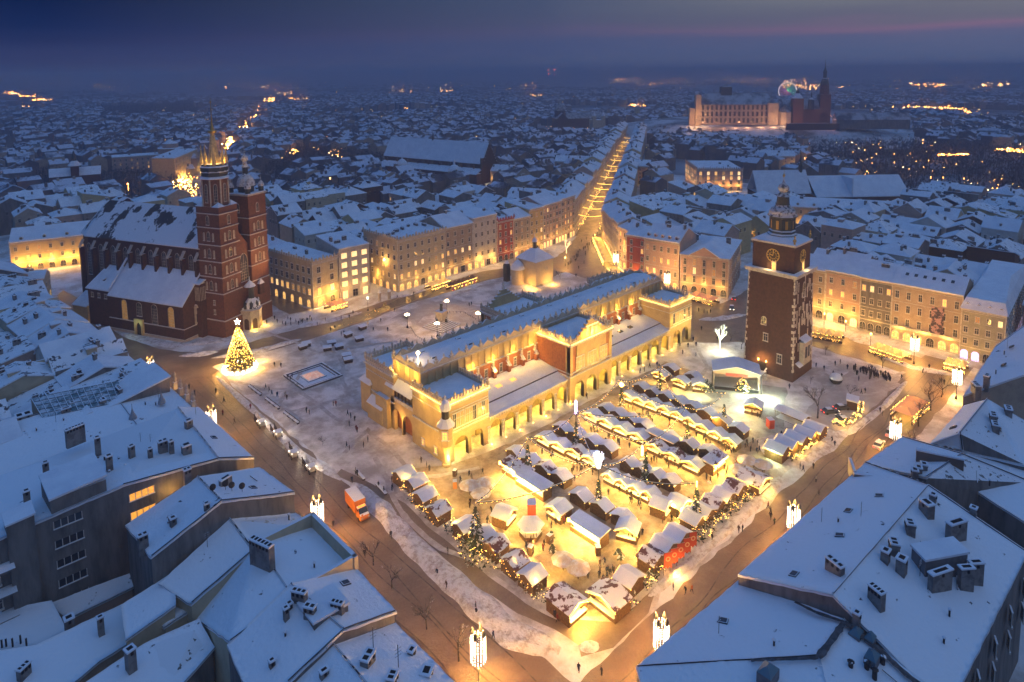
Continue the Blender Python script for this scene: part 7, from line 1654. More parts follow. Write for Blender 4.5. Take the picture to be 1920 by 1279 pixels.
# ------------------------------------------------------------------ tall lamps wrapped in light curtains
def curtain_lamp(u, v, label, power=420, h=9.0, warm=False, head=None):
    P = W(u, v, 0) if head is None else W(u, v, h); t = thing('street_lamp', label, 'street lamp', (P.x, P.y, .02), r.random(), 'tall lamps dressed in light curtains')
    b = MB(); b.tube((0, 0, 0), (0, 0, h), .12, 6, .08); b.lathe([(.35, 0), (.3, .5), (.16, 1.1)], 8, 0)
    for i in range(4): a = i*PI/2; b.tube((0, 0, h-.4), (.95*math.cos(a), .95*math.sin(a), h-.1), .05, 4); b.lathe([(.28, 0), (.34, .5), (.2, .75), (.06, 1.1)], 6, 0, .95*math.cos(a), .95*math.sin(a), h-.1)
    ob('pole', b, IRON, t)
    b = MB(); rr = random.Random(int(u))
    for i in range(16):
        a = i*2*PI/16; x, y = 1.15*math.cos(a), 1.15*math.sin(a)
        for k in range(15): glint(b, x, y, h-.4-k*.27-rr.random()*.15, .06)
    cu = ob('light_curtain', b, mat('curtain_bulb', (1, .9, .8), emis=((1, .82, .66), 13)), t); cu['kind'] = 'stuff'
    b = MB()
    for i in range(4): a = i*PI/2; b.lathe([(0, -.15), (.2, 0), (.2, .3), (0, .45)], 6, 0, .95*math.cos(a), .95*math.sin(a), h+.05)
    ob('lantern_glass', b, BULBC, t)
    lamp(t, (0, 0, h+1.6), power*1.4, (1, .47, .1), .4); lamp(t, (0, 0, 3.2), power*.6, (1, .5, .1), .3)
    return t
curtain_lamp(1240, 1165, 'bright curtain lamp at the bottom, between near corner and right roofs', 900, head=1)
curtain_lamp(896, 1190, 'curtain lamp at the bottom edge on the north road', 700, head=1)
curtain_lamp(594, 940, 'curtain lamp left of the orange truck', 600, head=1)
curtain_lamp(395, 768, 'curtain lamp half hidden by the carved-front house', 400, head=1)
curtain_lamp(280, 675, 'far curtain lamp at the church end of the north road', 350, head=1)
curtain_lamp(1489, 950, 'curtain lamp cut by the broad smooth roof, west road', 700, head=1)
curtain_lamp(1680, 790, 'curtain lamp next to the parked white van', 600, head=1)
curtain_lamp(1796, 692, 'curtain lamp at the southwest junction', 650, head=1)
curtain_lamp(1716, 632, 'curtain lamp before the grand tan house', 500, head=1)
curtain_lamp(1155, 475, 'distant curtain lamp at the mouth of the old street', 400, head=1)
curtain_lamp(1251, 512, 'curtain lamp behind the far end of the cloth hall', 300, h=10, head=1)
# candelabra lamps
cand = []
for i, (u, v, lb) in enumerate(((764, 615, 'left of the statue'), (820, 632, 'in front of the statue'), (838, 588, 'right behind the statue'), (897, 612, 'right of the statue by the hall'), (690, 583, 'single lamp before the white shop building'), (955, 590, 'between hall roof and small church'))):
    P = W(u, v, 0); t = thing('candelabra_lamp', 'iron candelabra lamp with warm globes, '+lb, 'street lamp', (P.x, P.y, .05), 0, 'candelabra lamps round the statue')
    b = MB(); b.tube((0, 0, 0), (0, 0, 5), .1, 6, .06); b.lathe([(.4, 0), (.3, .6), (.12, 1)], 8, 0); n = 5 if i < 4 else 1
    for k in range(n if n > 1 else 0): a = k*2*PI/5; b.tube((0, 0, 4.3), (.8*math.cos(a), .8*math.sin(a), 4.7), .05, 4)
    ob('pole', b, IRON, t); b = MB()
    for k in range(n): a = k*2*PI/5; b.lathe([(0, 0), (.2, .15), (.2, .35), (0, .5)], 6, 0, (.8*math.cos(a) if n > 1 else 0), (.8*math.sin(a) if n > 1 else 0), 4.75)
    b.lathe([(0, 0), (.2, .15), (.2, .35), (0, .5)], 6, 0, 0, 0, 5.2); ob('globe', b, BULBC, t); lamp(t, (0, 0, 6.0), 200, WARM, .3)
for (u, v) in ((57, 515), (1170, 560), (1060, 500), (1115, 455), (1228, 560), (1310, 545), (1370, 540), (1545, 610), (1585, 625), (1632, 650)):
    P = W(u, v, 0); t = thing('street_lantern', 'warm lantern on a short iron post, '+{57: 'by the yellow house behind the church', 1170: 'at the old street forecourt', 1060: 'behind the small church', 1115: 'at the head of the old street', 1228: 'behind the hall end', 1310: 'before the pediment palace, left', 1370: 'before the pediment palace, right', 1545: 'by the terrace tent right of the clock tower', 1585: 'between the two long terrace tents', 1632: 'at the end of the yellow terrace tent'}[u], 'street lamp', (P.x, P.y, .05), 0, 'short lanterns along the house fronts')
    b = MB(); b.tube((0, 0, 0), (0, 0, 4), .07, 5); ob('pole', b, IRON, t); b = MB(); b.lathe([(.1, 4), (.24, 4.4), (.1, 4.7)], 6, 0); ob('lantern_glass', b, BULB, t); lamp(t, (0, 0, 5.2), 260, WARM, .3)
# ------------------------------------------------------------------ terrace tents
LM = 6.5
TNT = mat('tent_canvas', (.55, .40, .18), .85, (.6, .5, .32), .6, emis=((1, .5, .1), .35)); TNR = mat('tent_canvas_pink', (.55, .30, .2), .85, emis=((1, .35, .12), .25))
def tent(p0, p1, wd, label, n=5, m=TNT, power=90, bulbs=9):
    A, B = W(*p0), W(*p1); d = B-A; L_ = d.length; t = thing('terrace_tent', label, 'terrace tent', (A.x, A.y, .05), math.atan2(d.y, d.x)); s_ = L_/n
    b = MB()
    for i in range(n):
        x0, x1 = i*s_, (i+1)*s_; xm = (x0+x1)/2
        b.add([(x0+.05, -wd/2, 2.2), (x1-.05, -wd/2, 2.2), (x1-.05, wd/2, 2.2), (x0+.05, wd/2, 2.2), (xm, -wd*.12, 3.4), (xm, wd*.12, 3.4)], [(0, 1, 4), (1, 2, 5, 4), (2, 3, 5), (3, 0, 4, 5)])
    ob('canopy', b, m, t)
    b = MB(); 
    for x in (0, L_):
        for k in range(n+1): b.tube((k*s_, -wd/2, 0), (k*s_, -wd/2, 2.2), .05, 4); b.tube((k*s_, wd/2, 0), (k*s_, wd/2, 2.2), .05, 4)
        break
    b.box(-.2, L_+.2, -wd/2-.25, -wd/2-.05, 0, .9); b.box(-.2, L_+.2, wd/2+.05, wd/2+.25, 0, .9); ob('frame', b, WOODD, t)
    b = MB(); rr = random.Random(int(p0[0]))
    for sgn in (-1, 1):
        for i in range(int(L_*bulbs)): glint(b, rr.random()*L_, sgn*(wd/2+.2+rr.uniform(-.1, .15)), rr.choice((.4, .7, .95, 2.1, 2.2))+rr.uniform(-.12, .12), .07)
    ob('fairy_lights', b, BULB, t)
    for i in range(max(2, int(L_/4))): lamp(t, ((i+.5)*L_/max(2, int(L_/4)), 0, 1.8), power, GOLD, .25); lamp(t, ((i+.5)*L_/max(2, int(L_/4)), 0, 4.6), power*.5, GOLD, .25)
    return t
tent((1518, 628), (1580, 640), 5, 'pale peaked terrace tent right of the clock tower', 4, TNT, 60)
tent((1637, 658), (1700, 680), 5, 'long yellow-glowing terrace tent before the grand tan house', 4, TNT, 130, 22)
tent((1772, 688), (1812, 698), 5, 'small terrace tent smothered in yellow lights by the corner house', 3, TNT, 110, 40)
tent((1120, 452), (1142, 500), 5, 'terrace tent row glowing along the right side of the old street mouth', 6, TNT, 45, 14)
tent((1148, 510), (1175, 535), 5, 'glowing terrace tents near the distant curtain lamp', 4, TNT, 60, 14)
tent((1298, 560), (1342, 572), 5, 'pinkish terrace tent before the pediment palace', 4, TNR, 70, 12)
tent((803, 545), (838, 533), 4.5, 'terrace tent full of yellow lights beside the crested mansion', 3, TNT, 60, 30)
tent((615, 583), (645, 574), 5, 'terrace tent at the corner house with scrolled gables', 3, TNR, 60, 20)
tent((1690, 790), (1722, 762), 5, 'orange-lit terrace under the bare trees at the right', 3, TNR, 60, 10)
t = tent((842, 545), (890, 528), 3, 'open row of coloured curtains and hanging lights on the east terrace', 6, mat('tent_dark', (.12, .07, .05)), 40, 26)
b = MB()
for i in range(8): b.box(i*2.2, i*2.2+1.1, -2.2, -2.1, .1, 2.0, i % 3)
ob('curtain', b, [mat('curtain_pink', (.6, .15, .2)), mat('curtain_yellow', (.6, .45, .1)), mat('curtain_green', (.2, .35, .15))], t)
# ------------------------------------------------------------------ stage
LM = 6.0
t = thing('open_air_stage', 'open-air stage with pale canvas walls and snowy peaked roof by the clock tower', 'stage', (81, -31.5, .05), R(-52))
t.scale = (.86, .86, .92); t.location = (W(1372, 738, 0).x+4.2, W(1372, 738, 0).y+1.0, .05); t.rotation_euler = (0, 0, R(-58))
b = MB(); b.box(-7.5, -7.2, -3, 5, 0, 6.2, 0); b.box(7.2, 7.5, -3, 5, 0, 6.2, 0); b.box(-7.5, 7.5, 4.8, 5, 0, 6.2, 0); b.box(-7.2, 7.2, -3, 4.8, 0, 1.1, 1); b.add([(-7.5, -3, 6.2), (7.5, -3, 6.2), (7.5, -3, 5.4), (-7.5, -3, 5.4), (0, -3, 8.2)], [(3, 2, 1, 4, 0)], 2); b.box(-3.6, 3.6, -3.15, -3.05, 5.0, 5.9, 3)
for x in (-8, 8): b.tube((x, -3.4, 0), (x, -3.4, 6.6), .25, 4, m=1)
ob('frame', b, [mat('stage_canvas', (.36, .33, .29), .9), IRON, mat('stage_gable', (.55, .42, .28), .9), mat('stage_banner', (.5, .1, .06), .8)], t)
b = MB(); b.slab([(-8, -3.6, 6.2), (0, -3.6, 8.2), (0, 5.4, 8.2), (-8, 5.4, 6.2)], .25); b.slab([(0, -3.6, 8.2), (8, -3.6, 6.2), (8, 5.4, 6.2), (0, 5.4, 8.2)], .25); ob('roof', b, SN, t)
lamp(t, (9.5, -5.5, 2.2), 240, (.92, 1, .72), .3); lamp(t, (11, -9, 2.0), 300, (.92, 1, .72), .3); lamp(t, (4, -12, 3), 120, (.92, 1, .72), .3)
for (u, v, pw, c) in ((1300, 735, 200, (.95, 1, .6)), (1378, 790, 240, (.95, 1, .7)), (1390, 758, 260, (1, .95, .7)), (1330, 800, 260, GOLD), (1460, 878, 150, (.8, 1, .4)), (730, 890, 60, (.8, 1, .5))):
    P = W(u, v, 2.6); lamp(t, (t.matrix_world.inverted() @ P) if False else (Matrix.Rotation(-R(-58), 4, 'Z') @ (P-t.location)), pw, c, .3)
# wooden empty shelter, red boxes, bins, advert pillar, flower boxes
P = W(1485, 790, 0); t = thing('open_shelter', 'low open wooden shelter with snowy roof below the clock tower', 'shelter', (P.x, P.y, .04), R(-95)); b = MB()
for x in (-4, 4):
    for y in (-1.5, 1.5): b.tube((x, y, 0), (x, y, 2.4), .08, 4)
b.box(-4, 4, 1.4, 1.5, 0, 2.4); b.box(-4, 4, -1.5, 1.5, 0, .1); ob('frame', b, WOOD, t); b = MB(); b.gable(-4, 4, -1.7, 1.7, 2.4, .6, 'x', .3, .2, 0); ob('roof', b, SN, t)
REDB = mat('red_box', (.5, .07, .04), .6, snow=.8); OR = mat('orange_box', (.5, .2, .05), .7, snow=.8)
for i, (u, v, m_, s_, lb) in enumerate(((1444, 802, REDB, .9, 'red box on trodden snow below the stage'), (997, 965, REDB, 1.1, 'red cabin box between the stalls'), (853, 915, OR, .55, 'orange box left of the three parasols'), (853, 893, WOOD, .5, 'wooden waste bin near the hall corner'), (1031, 1018, WOOD, .6, 'wooden waste bin by the small firs'), (995, 1040, WOOD, .6, 'wooden barrel table where people stand'), (1121, 1040, WOOD, .6, 'lone wooden waste bin on open trodden snow'))):
    P = W(u, v, 0); t = thing('market_box', lb, 'box', (P.x, P.y, .03), r.random()); b = MB(); b.box(-s_, s_, -s_*.8, s_*.8, .08, 2.2*s_+.4, 0); b.box(-s_*1.06, s_*1.06, -s_*.86, s_*.86, 2.2*s_+.4, 2.2*s_+.52, 0); b.box(-s_*.8, s_*.8, -s_*.82, -s_*.79, .4, 1.6*s_, 1); ob('body', b, [m_, WOODD], t)
for i, (u, v) in enumerate(((653, 632), (680, 622-4), (674, 640), (568, 655), (575, 650), (614, 658), (622, 648), (636, 655), (650, 672), (653, 680))):
    P = W(u, v, 0); t = thing('kiosk_box', 'small dark flower-seller stand under snow, %s in the cluster by the east road' % ['topmost', 'upper right', 'right', 'leftmost', 'second from left', 'lower left', 'upper middle', 'middle', 'lower', 'lowest'][i], 'stand', (P.x, P.y, .03), r.uniform(-.4, .1), 'dark snowy stands of the flower sellers'); b = MB(); b.box(-1.3, 1.3, -.8, .8, .1, 1.3, 0); b.box(-1.2, 1.2, -.85, -.8, .3, .9, 0); b.slab([(-1.5, -1.1, 1.3), (1.5, -1.1, 1.3), (1.5, 1, 1.55), (-1.5, 1, 1.55)], .2, 1); b.box(-1.25, -1.1, -.75, -.6, 0, .1, 0); ob('body', b, [WOODD, SN], t)
P = W(652, 668, 0)
for (u, v, lb) in ((712, 565, 'pale advertising pillar by the alley mouth'), (730, 562, 'dark advertising pillar right of the pale one')):
    P = W(u, v, 0); t = thing('advert_pillar', lb, 'pillar', (P.x, P.y, .03)); b = MB(); b.lathe([(.8, 0), (.8, .3), (.65, .35), (.65, 3.2), (.85, 3.3), (.85, 3.6)], 12, 0); b.lathe([(.85, 3.6), (.5, 4.2), (.1, 4.8)], 12, 1); ob('body', b, [STN if 'pale' in lb else IRON, SN], t)
# statue on stepped plinth
P = W(828, 612, 0); t = thing('poet_monument', 'dark statue on tall plinth with stepped snowy base in the square', 'monument', (P.x, P.y, .05), R(10))
b = MB()
for i in range(6): s_ = 5-i*.62; b.box(-s_, s_, -s_, s_, i*.38, (i+1)*.38, 0)
b.box(-1.5, 1.5, -1.5, 1.5, 2.28, 5.6, 0); b.box(-1.8, 1.8, -1.8, 1.8, 5.6, 6.0, 0); ob('plinth', b, [STN], t)
def figure(bb, x, y, z, h, rz=0, sit=False):
    k = h/1.8; c_, s_ = math.cos(rz), math.sin(rz)
    if sit: bb.lathe([(.5*k, 0), (.42*k, .4*k), (.3*k, .8*k), (.26*k, 1.05*k), (.1*k, 1.15*k), (.13*k, 1.3*k), (.0, 1.45*k)], 8, 0, x, y, z, sx=.9); bb.tube((x, y, z+.35*k), (x+.6*k*c_, y+.6*k*s_, z+.3*k), .16*k, 5, .1*k)
    else: bb.lathe([(.34*k, 0), (.3*k, .5*k), (.24*k, .9*k), (.3*k, 1.3*k), (.26*k, 1.45*k), (.08*k, 1.52*k), (.12*k, 1.64*k), (.1*k, 1.75*k), (0, 1.82*k)], 8, 0, x, y, z, sx=.8)
b = MB(); figure(b, 0, 0, 6.0, 3.6); b.tube((.2, 0, 8.7), (.5, -.5, 7.9), .16, 5, .12); ob('statue', b, mat('bronze_dark', (.04, .045, .04), .5, snow=.7), t)
for i in range(4): b = MB(); a = i*PI/2; figure(b, 2.4*math.cos(a), 2.4*math.sin(a), 2.2, 2.3, a, True); ob('seated_figure', b, MATS['bronze_dark'], t)
# low chain fences round the monument
for i, (pts, lb) in enumerate((([(770, 615), (780, 632), (805, 648), (822, 652)], 'front left'), ([(843, 587), (870, 588), (895, 602)], 'back right'))):
    q = [W(u, v, 0) for u, v in pts]; t = thing('chain_fence', 'low snowy rail fence round the statue, '+lb, 'fence', (q[0].x, q[0].y, .08)); b = MB()
    for A, B in zip(q, q[1:]):
        n = max(2, int((B-A).length/1.2)); 
        for k in range(n): a = A.lerp(B, k/n)-q[0]; c = A.lerp(B, (k+1)/n)-q[0]; b.tube(a, a+Vector((0, 0, .8)), .06, 4); b.tube(a+Vector((0, 0, .7)), c+Vector((0, 0, .7)), .05, 4)
    ob('rail', b, IRON, t)
# glass pyramid fountain
P = W(587, 706, 0); t = thing('glass_pyramid', 'low glowing glass pyramid inside a square stone basin', 'fountain', (P.x, P.y, .04), R(0))
b = MB(); s_ = 6.6
for k, (a, z) in enumerate(((6.6, .55), (5.6, .4))):
    for (x0, x1, y0, y1) in ((-a, a, -a, -a+.5), (-a, a, a-.5, a), (-a, -a+.5, -a+.5, a-.5), (a-.5, a, -a+.5, a-.5)): b.box(x0, x1, y0, y1, 0, z, 0)
b.box(-3.1, 3.1, -3.1, 3.1, 0, .3, 0); ob('basin', b, [mat('dark_stone', (.06, .06, .07), .7, snow=.93)], t); b = MB(); b.box(-5, 5, -5, 5, .02, .12, 0); ob('snow_bed', b, SN, t)
b = MB(); b.pyr(-2.6, 2.6, -2.6, 2.6, .3, 1.3, 0, rx=.02, ry=.02); ob('glass', b, mat('pyramid_glow', (.6, .35, .28), .4, (.7, .6, .55), .8, emis=((1, .5, .3), .35)), t)
# benches
for i in range(12):
    P = W(470, 728, 0).lerp(W(565, 800, 0), i/11); 
    if i % 4 == 3: continue
    t = thing('snowy_bench', 'snow-covered bench, %s the christmas tree in the long row' % ordn(i-i//4).replace('nearest', 'nearest to'), 'bench', (P.x, P.y, .03), math.atan2((W(565, 800, 0)-W(470, 728, 0)).y, (W(565, 800, 0)-W(470, 728, 0)).x), 'row of snow-covered benches'); b = MB(); b.box(-1.3, 1.3, -.35, .35, .35, .5, 0); b.box(-1.2, -1.0, -.3, .3, 0, .35, 0); b.box(1, 1.2, -.3, .3, 0, .35, 0); b.box(-1.3, 1.3, .3, .42, .5, .95, 0); b.slab([(-1.2, -.35, .5), (1.2, -.35, .5), (1.2, .28, .5), (-1.2, .28, .5)], .14, 1); ob('seat', b, [WOODD, SN], t)
for i, (u, v) in enumerate(((675, 893), (715, 920), (895, 985+10))):
    P = W(u, v, 0); t = thing('snowy_bench', 'snow-covered bench %s' % ('beside the snow bank left of the first hut', 'beside the snow bank behind the orange truck', 'behind the hedge of the market')[i], 'bench', (P.x, P.y, .03), R(-96)); b = MB(); b.box(-2.4, 2.4, -.35, .35, .35, .5, 0); b.box(-2.2, -2.0, -.3, .3, 0, .35, 0); b.box(2, 2.2, -.3, .3, 0, .35, 0); b.slab([(-2.2, -.3, .5), (2.2, -.3, .5), (2.2, .3, .5), (-2.2, .3, .5)], .16, 1); ob('seat', b, [WOODD, SN], t)
# egg-like sculpture, well head
P = W(1567, 718, 0); t = thing('head_sculpture', 'big dark rounded head sculpture with snow cap lying on the snow', 'sculpture', (P.x, P.y, .03)); b = MB(); b.lathe([(1.2, 0), (1.75, .7), (1.8, 1.4)], 14, 0); b.lathe([(1.8, 1.4), (1.75, 1.9), (1.3, 2.6), (0, 3)], 14, 1); ob('body', b, [IRON, SN], t)
# ------------------------------------------------------------------ bare trees
BARK = mat('snowy_bark', (.045, .035, .03), .9, (.3, .28, .28), 2.5, (.58, .62), snow=.8)
def bare_tree(h, seed, key={}, levels=4, spread=.6, r0=.2):
    k = (h, seed, levels)
    if k in key: return key[k]
    rr = random.Random(seed); tr = MB(); cr = MB()
    def grow(p, d, L_, rad, lv):
        mid = p+d*L_*.5+Vector((rr.uniform(-.06, .06), rr.uniform(-.06, .06), 0))*L_; q = mid+(d+Vector((0, 0, .1))).normalized()*L_*.5
        m = tr if lv >= levels-0 else cr
        n = 5 if lv > levels-2 else 3
        m.tube(p, mid, rad, n, rad*.82); m.tube(mid, q, rad*.82, n, rad*.62)
        if lv == 0: return
        for i in range(rr.choice((3, 3, 4)) if lv > 1 else 4):
            nd = (d+Vector((rr.uniform(-1, 1), rr.uniform(-1, 1), rr.uniform(-.15, .5)))*spread*1.5).normalized(); s_ = rr.uniform(.55, 1)
            grow(mid.lerp(q, s_), nd, L_*rr.uniform(.6, .8), rad*.55, lv-1)
    grow(Vector((0, 0, 0)), Vector((0, 0, 1)), h*.34, h*.022, levels)
    key[k] = (tr, cr)
    return key[k]
def tree(u, v, h, seed, label, levels=4, barkm=None, lights=0, loc=None, group=None):
    P = W(u, v, 0) if loc is None else loc; t = thing('bare_tree', label, 'tree', (P.x, P.y, .02), 0, group)
    tr, cr = bare_tree(h, seed, levels=levels)
    ob('trunk', tr, barkm or BARK, t); ob('crown', cr, barkm or BARK, t)
    return t
LIT = mat('white_lit_bark', (.9, .9, .8), .7, emis=((.93, 1, .74), 2.6))
t = tree(1350, 655, 10, 3, 'tree wound in white lights glowing by the cloth hall end', 3, LIT)
lamp(t, (0, 0, 5), 420, (.93, 1, .72), .8); lamp(t, (-3, -2, 2), 160, (.93, 1, .72), .8)
t = tree(1062, 475, 9, 4, 'tree wound in warm white lights behind the small church', 3, mat('warm_lit_bark', (.9, .8, .6), .7, emis=((1, .75, .4), 2.2)))
lamp(t, (0, 0, 5), 260, WARM, .6)
for i, (u, v, h, lb) in enumerate(((1533, 785, 11, 'large bare tree spreading over the yard below the clock tower'), (1593, 750, 6, 'small bare tree with two bench seats right of the sculpture'), (1630, 712, 6, 'small bare tree beside the waiting crowd'), (1655, 690, 6, 'thin bare tree at the south road edge'), (1548, 665, 4, 'tiny bare tree in the raised square bed'), (1370, 640, 6, 'bare tree right of the white-lit tree'), (1390, 655, 5, 'small bare tree before the clock tower'), (1050, 525, 5, 'bushy bare tree beside the small church'), (1065, 505, 6, 'thin bare tree right of the small church'), (745, 700, 5, 'bare bush tree at the hall north end'), (1745, 770, 9, 'bare street tree over the orange terrace, upper'), (1722, 800, 9, 'bare street tree over the orange terrace, middle'), (1765, 745, 8, 'bare street tree near the junction lamp'), (1700, 850, 8, 'bare street tree by the hip-roofed house'), (700, 1060, 6, 'bare street tree below the parapet house'), (735, 1105, 6, 'bare street tree beside the large plain roof'), (860, 1240, 7, 'bare street tree left of the bottom curtain lamp'), (800, 1180, 6, 'bare street tree on the snowy pavement, bottom'), (1520, 720, 3, 'low bush tree by the clock tower foot'), (605, 835, 3, 'dark snowy shrub in the bed beside the carriages'))):
    tree(u, v, h, 10+i % 7, lb, 4)
# ring-park woods: dense bare trees, a mass
b = MB(); r = random.Random(9)
def scrub(bb, x, y, h, w_):
    bb.tube((x, y, 0), (x, y, h*.6), w_*.05, 3)
    for i in range(20):
        a = r.uniform(0, 2*PI); e = r.uniform(.1, 1.4); rr_ = r.random()**.5*w_; p = Vector((x+rr_*math.cos(a)*math.cos(e*.6), y+rr_*math.sin(a)*math.cos(e*.6), h*.35+h*.65*r.random()*(1-(rr_/w_)**2*.6))); q = p+Vector((r.uniform(-1, 1), r.uniform(-1, 1), r.uniform(.2, 1.2)))*w_*.35; s_ = Vector((r.uniform(-1, 1), r.uniform(-1, 1), 0))*.3*w_*.3
        bb.add([p-s_, p+s_, q], [(0, 1, 2)])
for K in WOODS:
    xs = [p[0] for p in K]; ys = [p[1] for p in K]; ar = (max(xs)-min(xs))*(max(ys)-min(ys)); dist = math.hypot(sum(xs)/len(xs)-CX, sum(ys)/len(ys)-CY)
    n = int(min(5200, ar/(24 if dist < 700 else 90)))
    for i in range(n):
        x, y = r.uniform(min(xs), max(xs)), r.uniform(min(ys), max(ys))
        if inpoly(x, y, K): scrub(b, x, y, r.uniform(8, 15), r.uniform(3, 5.5)*(1 if dist < 700 else 1.8))
for i in range(1100):    # trees of courtyards and avenues
    an_ = YAW+r.uniform(-.7, .7); dd = r.uniform(420, 1900); x = CX+dd*math.cos(an_); y = CY+dd*math.sin(an_)
    if noise.noise(Vector((x*.006, y*.006, 1))) > .1 and not any(inpoly(x, y, K) for K in KEEP[:9]): scrub(b, x, y, r.uniform(10, 17), r.uniform(4, 7))
tag(ob('bare_woodland', b, mat('far_twigs', (.05, .045, .05), .95, (.16, .16, .18), .3, (.5, .65))), 'dark bare trees of the ring park massed beyond the roofs', 'trees', None, 'stuff')
# ------------------------------------------------------------------ vehicles
def wheel(parent, x, y, rad=.36, w_=.24):
    b = MB(); b.T = Matrix.Translation((x, y, rad)) @ Matrix.Rotation(PI/2, 4, 'X'); b.lathe([(rad*.55, -w_/2), (rad, -w_/2), (rad, w_/2), (rad*.55, w_/2)], 14, 0); b.lathe([(rad*.55, -w_*.3), (rad*.55, w_*.45), (0, w_*.45)], 10, 1); b.lathe([(0.001, -w_*.45), (rad*.55, -w_*.45), (rad*.55, w_*.3)], 10, 1); b.T = None
    return ob('wheel', b, [mat('tyre', (.015, .015, .015), .9), mat('rim', (.2, .2, .2), .4, metal=.6)], parent)
def body_profile(b, prof, hw, m=0, tuck=.12):
    """side profile (x, z) extruded across, slightly narrower above the waist"""
    n = len(prof); vs = []
    for s_ in (-1, 1):
        for (x, z) in prof: vs.append((x, s_*(hw-(tuck if z > 1.0 else 0)), z))
    fs = [tuple(range(n)), tuple(reversed(range(n, 2*n)))]+[(i, n+i, n+(i+1) % n, (i+1) % n) for i in range(n)]
    b.add(vs, fs, m)
def car(u, v, rz, label, paint, kind='car', lights=True):
    P = W(u, v, 0); t = thing('car' if kind == 'car' else 'van', label, kind, (P.x, P.y, .04), rz)
    b = MB(); L_ = 2.2 if kind == 'car' else 2.7; H = 1.0 if kind == 'car' else 1.15; top = 1.48 if kind == 'car' else 2.3
    if kind == 'car': body_profile(b, [(-L_, .3), (L_, .3), (L_+.05, .65), (L_-.1, .85), (.95, 1.0), (-1.7, 1.02), (-L_, .9)], .88)
    else: body_profile(b, [(-L_, .35), (L_, .35), (L_+.05, .8), (L_-.3, 1.15), (1.6, 1.3), (-L_, 1.3)], .95)
    ob('body', b, [paint], t)
    b = MB()
    if kind == 'car': body_profile(b, [(.95, .98), (.35, 1.42), (-1.1, 1.45), (-1.75, 1.0)], .82)
    else: body_profile(b, [(1.6, 1.28), (.9, 2.2), (-L_+.05, 2.25), (-L_, 1.28)], .93)
    ob('cabin_glass', b, [GLS], t)
    b = MB(); b.slab([(.35 if kind == 'car' else .9, -.7, top-.04), (.35 if kind == 'car' else .9, .7, top-.04), (-1.1 if kind == 'car' else -L_+.1, .7, top-.02), (-1.1 if kind == 'car' else -L_+.1, -.7, top-.02)][::-1], .08, 0); ob('roof', b, [SN if kind == 'car' else paint], t)
    for x in (-1.35, 1.35):
        for y in (-.8, .8): wheel(t, x*L_/2.2, y)
    for y in (-.62, .62):
        b = MB(); b.box(L_-.02, L_+.1, y-.2, y+.2, .6, .78); ob('headlight', b, mat('headlight', (1, 1, .9), emis=((1, .9, .7), 6 if lights else .3)), t)
        b = MB(); b.box(-L_-.05, -L_+.05, y-.18, y+.18, .68, .85); ob('tail_light', b, mat('tail_light', (.8, .05, .02), emis=((1, .05, .02), 7 if lights else .5)), t)
    return t
WH = mat('white_paint', (.6, .58, .56), .3, spec=.6); car(1648, 838, R(2), 'white taxi driving along the west road', WH)
car(1672, 815, R(4), 'white van parked against the curtain lamp', WH, 'van', False)
car(1372, 580, R(-150), 'car with glowing lights leaving the square past the pediment palace', mat('dark_paint', (.05, .06, .08), .3))
car(1377, 562, R(20), 'dark car parked at the palace corner', mat('dark_paint', (.05, .06, .08), .3), 'car', False)
for i, (u, v, rz) in enumerate(((1556, 775, -.6), (1578, 768, -.6), (1580, 790, .9))): car(u, v, rz, 'dark car under snow %s' % ('left of the kiosk terrace', 'between big bare tree and kiosk', 'nearest the kiosk terrace')[i], mat('dark_paint', (.05, .06, .08), .3), 'car', False)
P = W(672, 962, 0); t = thing('delivery_truck', 'orange box truck parked in the slush beside the snow bank', 'truck', (P.x, P.y, .04), R(-97))
ORP = mat('orange_paint', (.62, .19, .03), .45, snow=.9)
b = MB(); b.box(-4.2, 1.1, -1.25, 1.25, 1.0, 3.6, 0); b.box(-4.2, 3.4, -.5, .5, .55, 1.0, 1); b.box(-4.25, -4.2, -1.1, -.02, 1.1, 3.4, 2); b.box(-4.25, -4.2, .02, 1.1, 1.1, 3.4, 2); ob('cargo_box', b, [ORP, IRON, mat('orange_door', (.5, .14, .02), .5)], t)
b = MB(); body_profile(b, [(1.3, .6), (3.8, .6), (3.85, 1.1), (3.5, 1.45), (2.9, 1.6), (2.2, 2.5), (1.3, 2.55)], 1.1); ob('cab', b, ORP, t)
b = MB(); b.add([(2.93, -.95, 1.62), (2.93, .95, 1.62), (2.27, .9, 2.45), (2.27, -.9, 2.45)], [(0, 1, 2, 3)]); b.v = [(x+.04, y, z+.03) for x, y, z in b.v]; ob('windscreen', b, GLS, t)
for y in (-1.0, 1.0): b = MB(); b.box(1.5, 2.3, min(y, y*1.02), max(y, y*1.02), 1.6, 2.3); ob('side_window', b, GLS, t); b = MB(); b.box(3.8, 3.9, y*.75-.2, y*.75+.2, .95, 1.2); ob('headlight', b, mat('headlight_dim', (.5, .5, .45)), t)
b = MB(); b.box(1.6, 2.1, -.8, .8, 2.55, 2.7); ob('roof_beacon', b, mat('beacon_orange', (.8, .3, .05), emis=((1, .35, .05), 1.5)), t)
for x in (-2.8, 2.7):
    for y in (-1.0, 1.0): wheel(t, x, y, .45, .3)
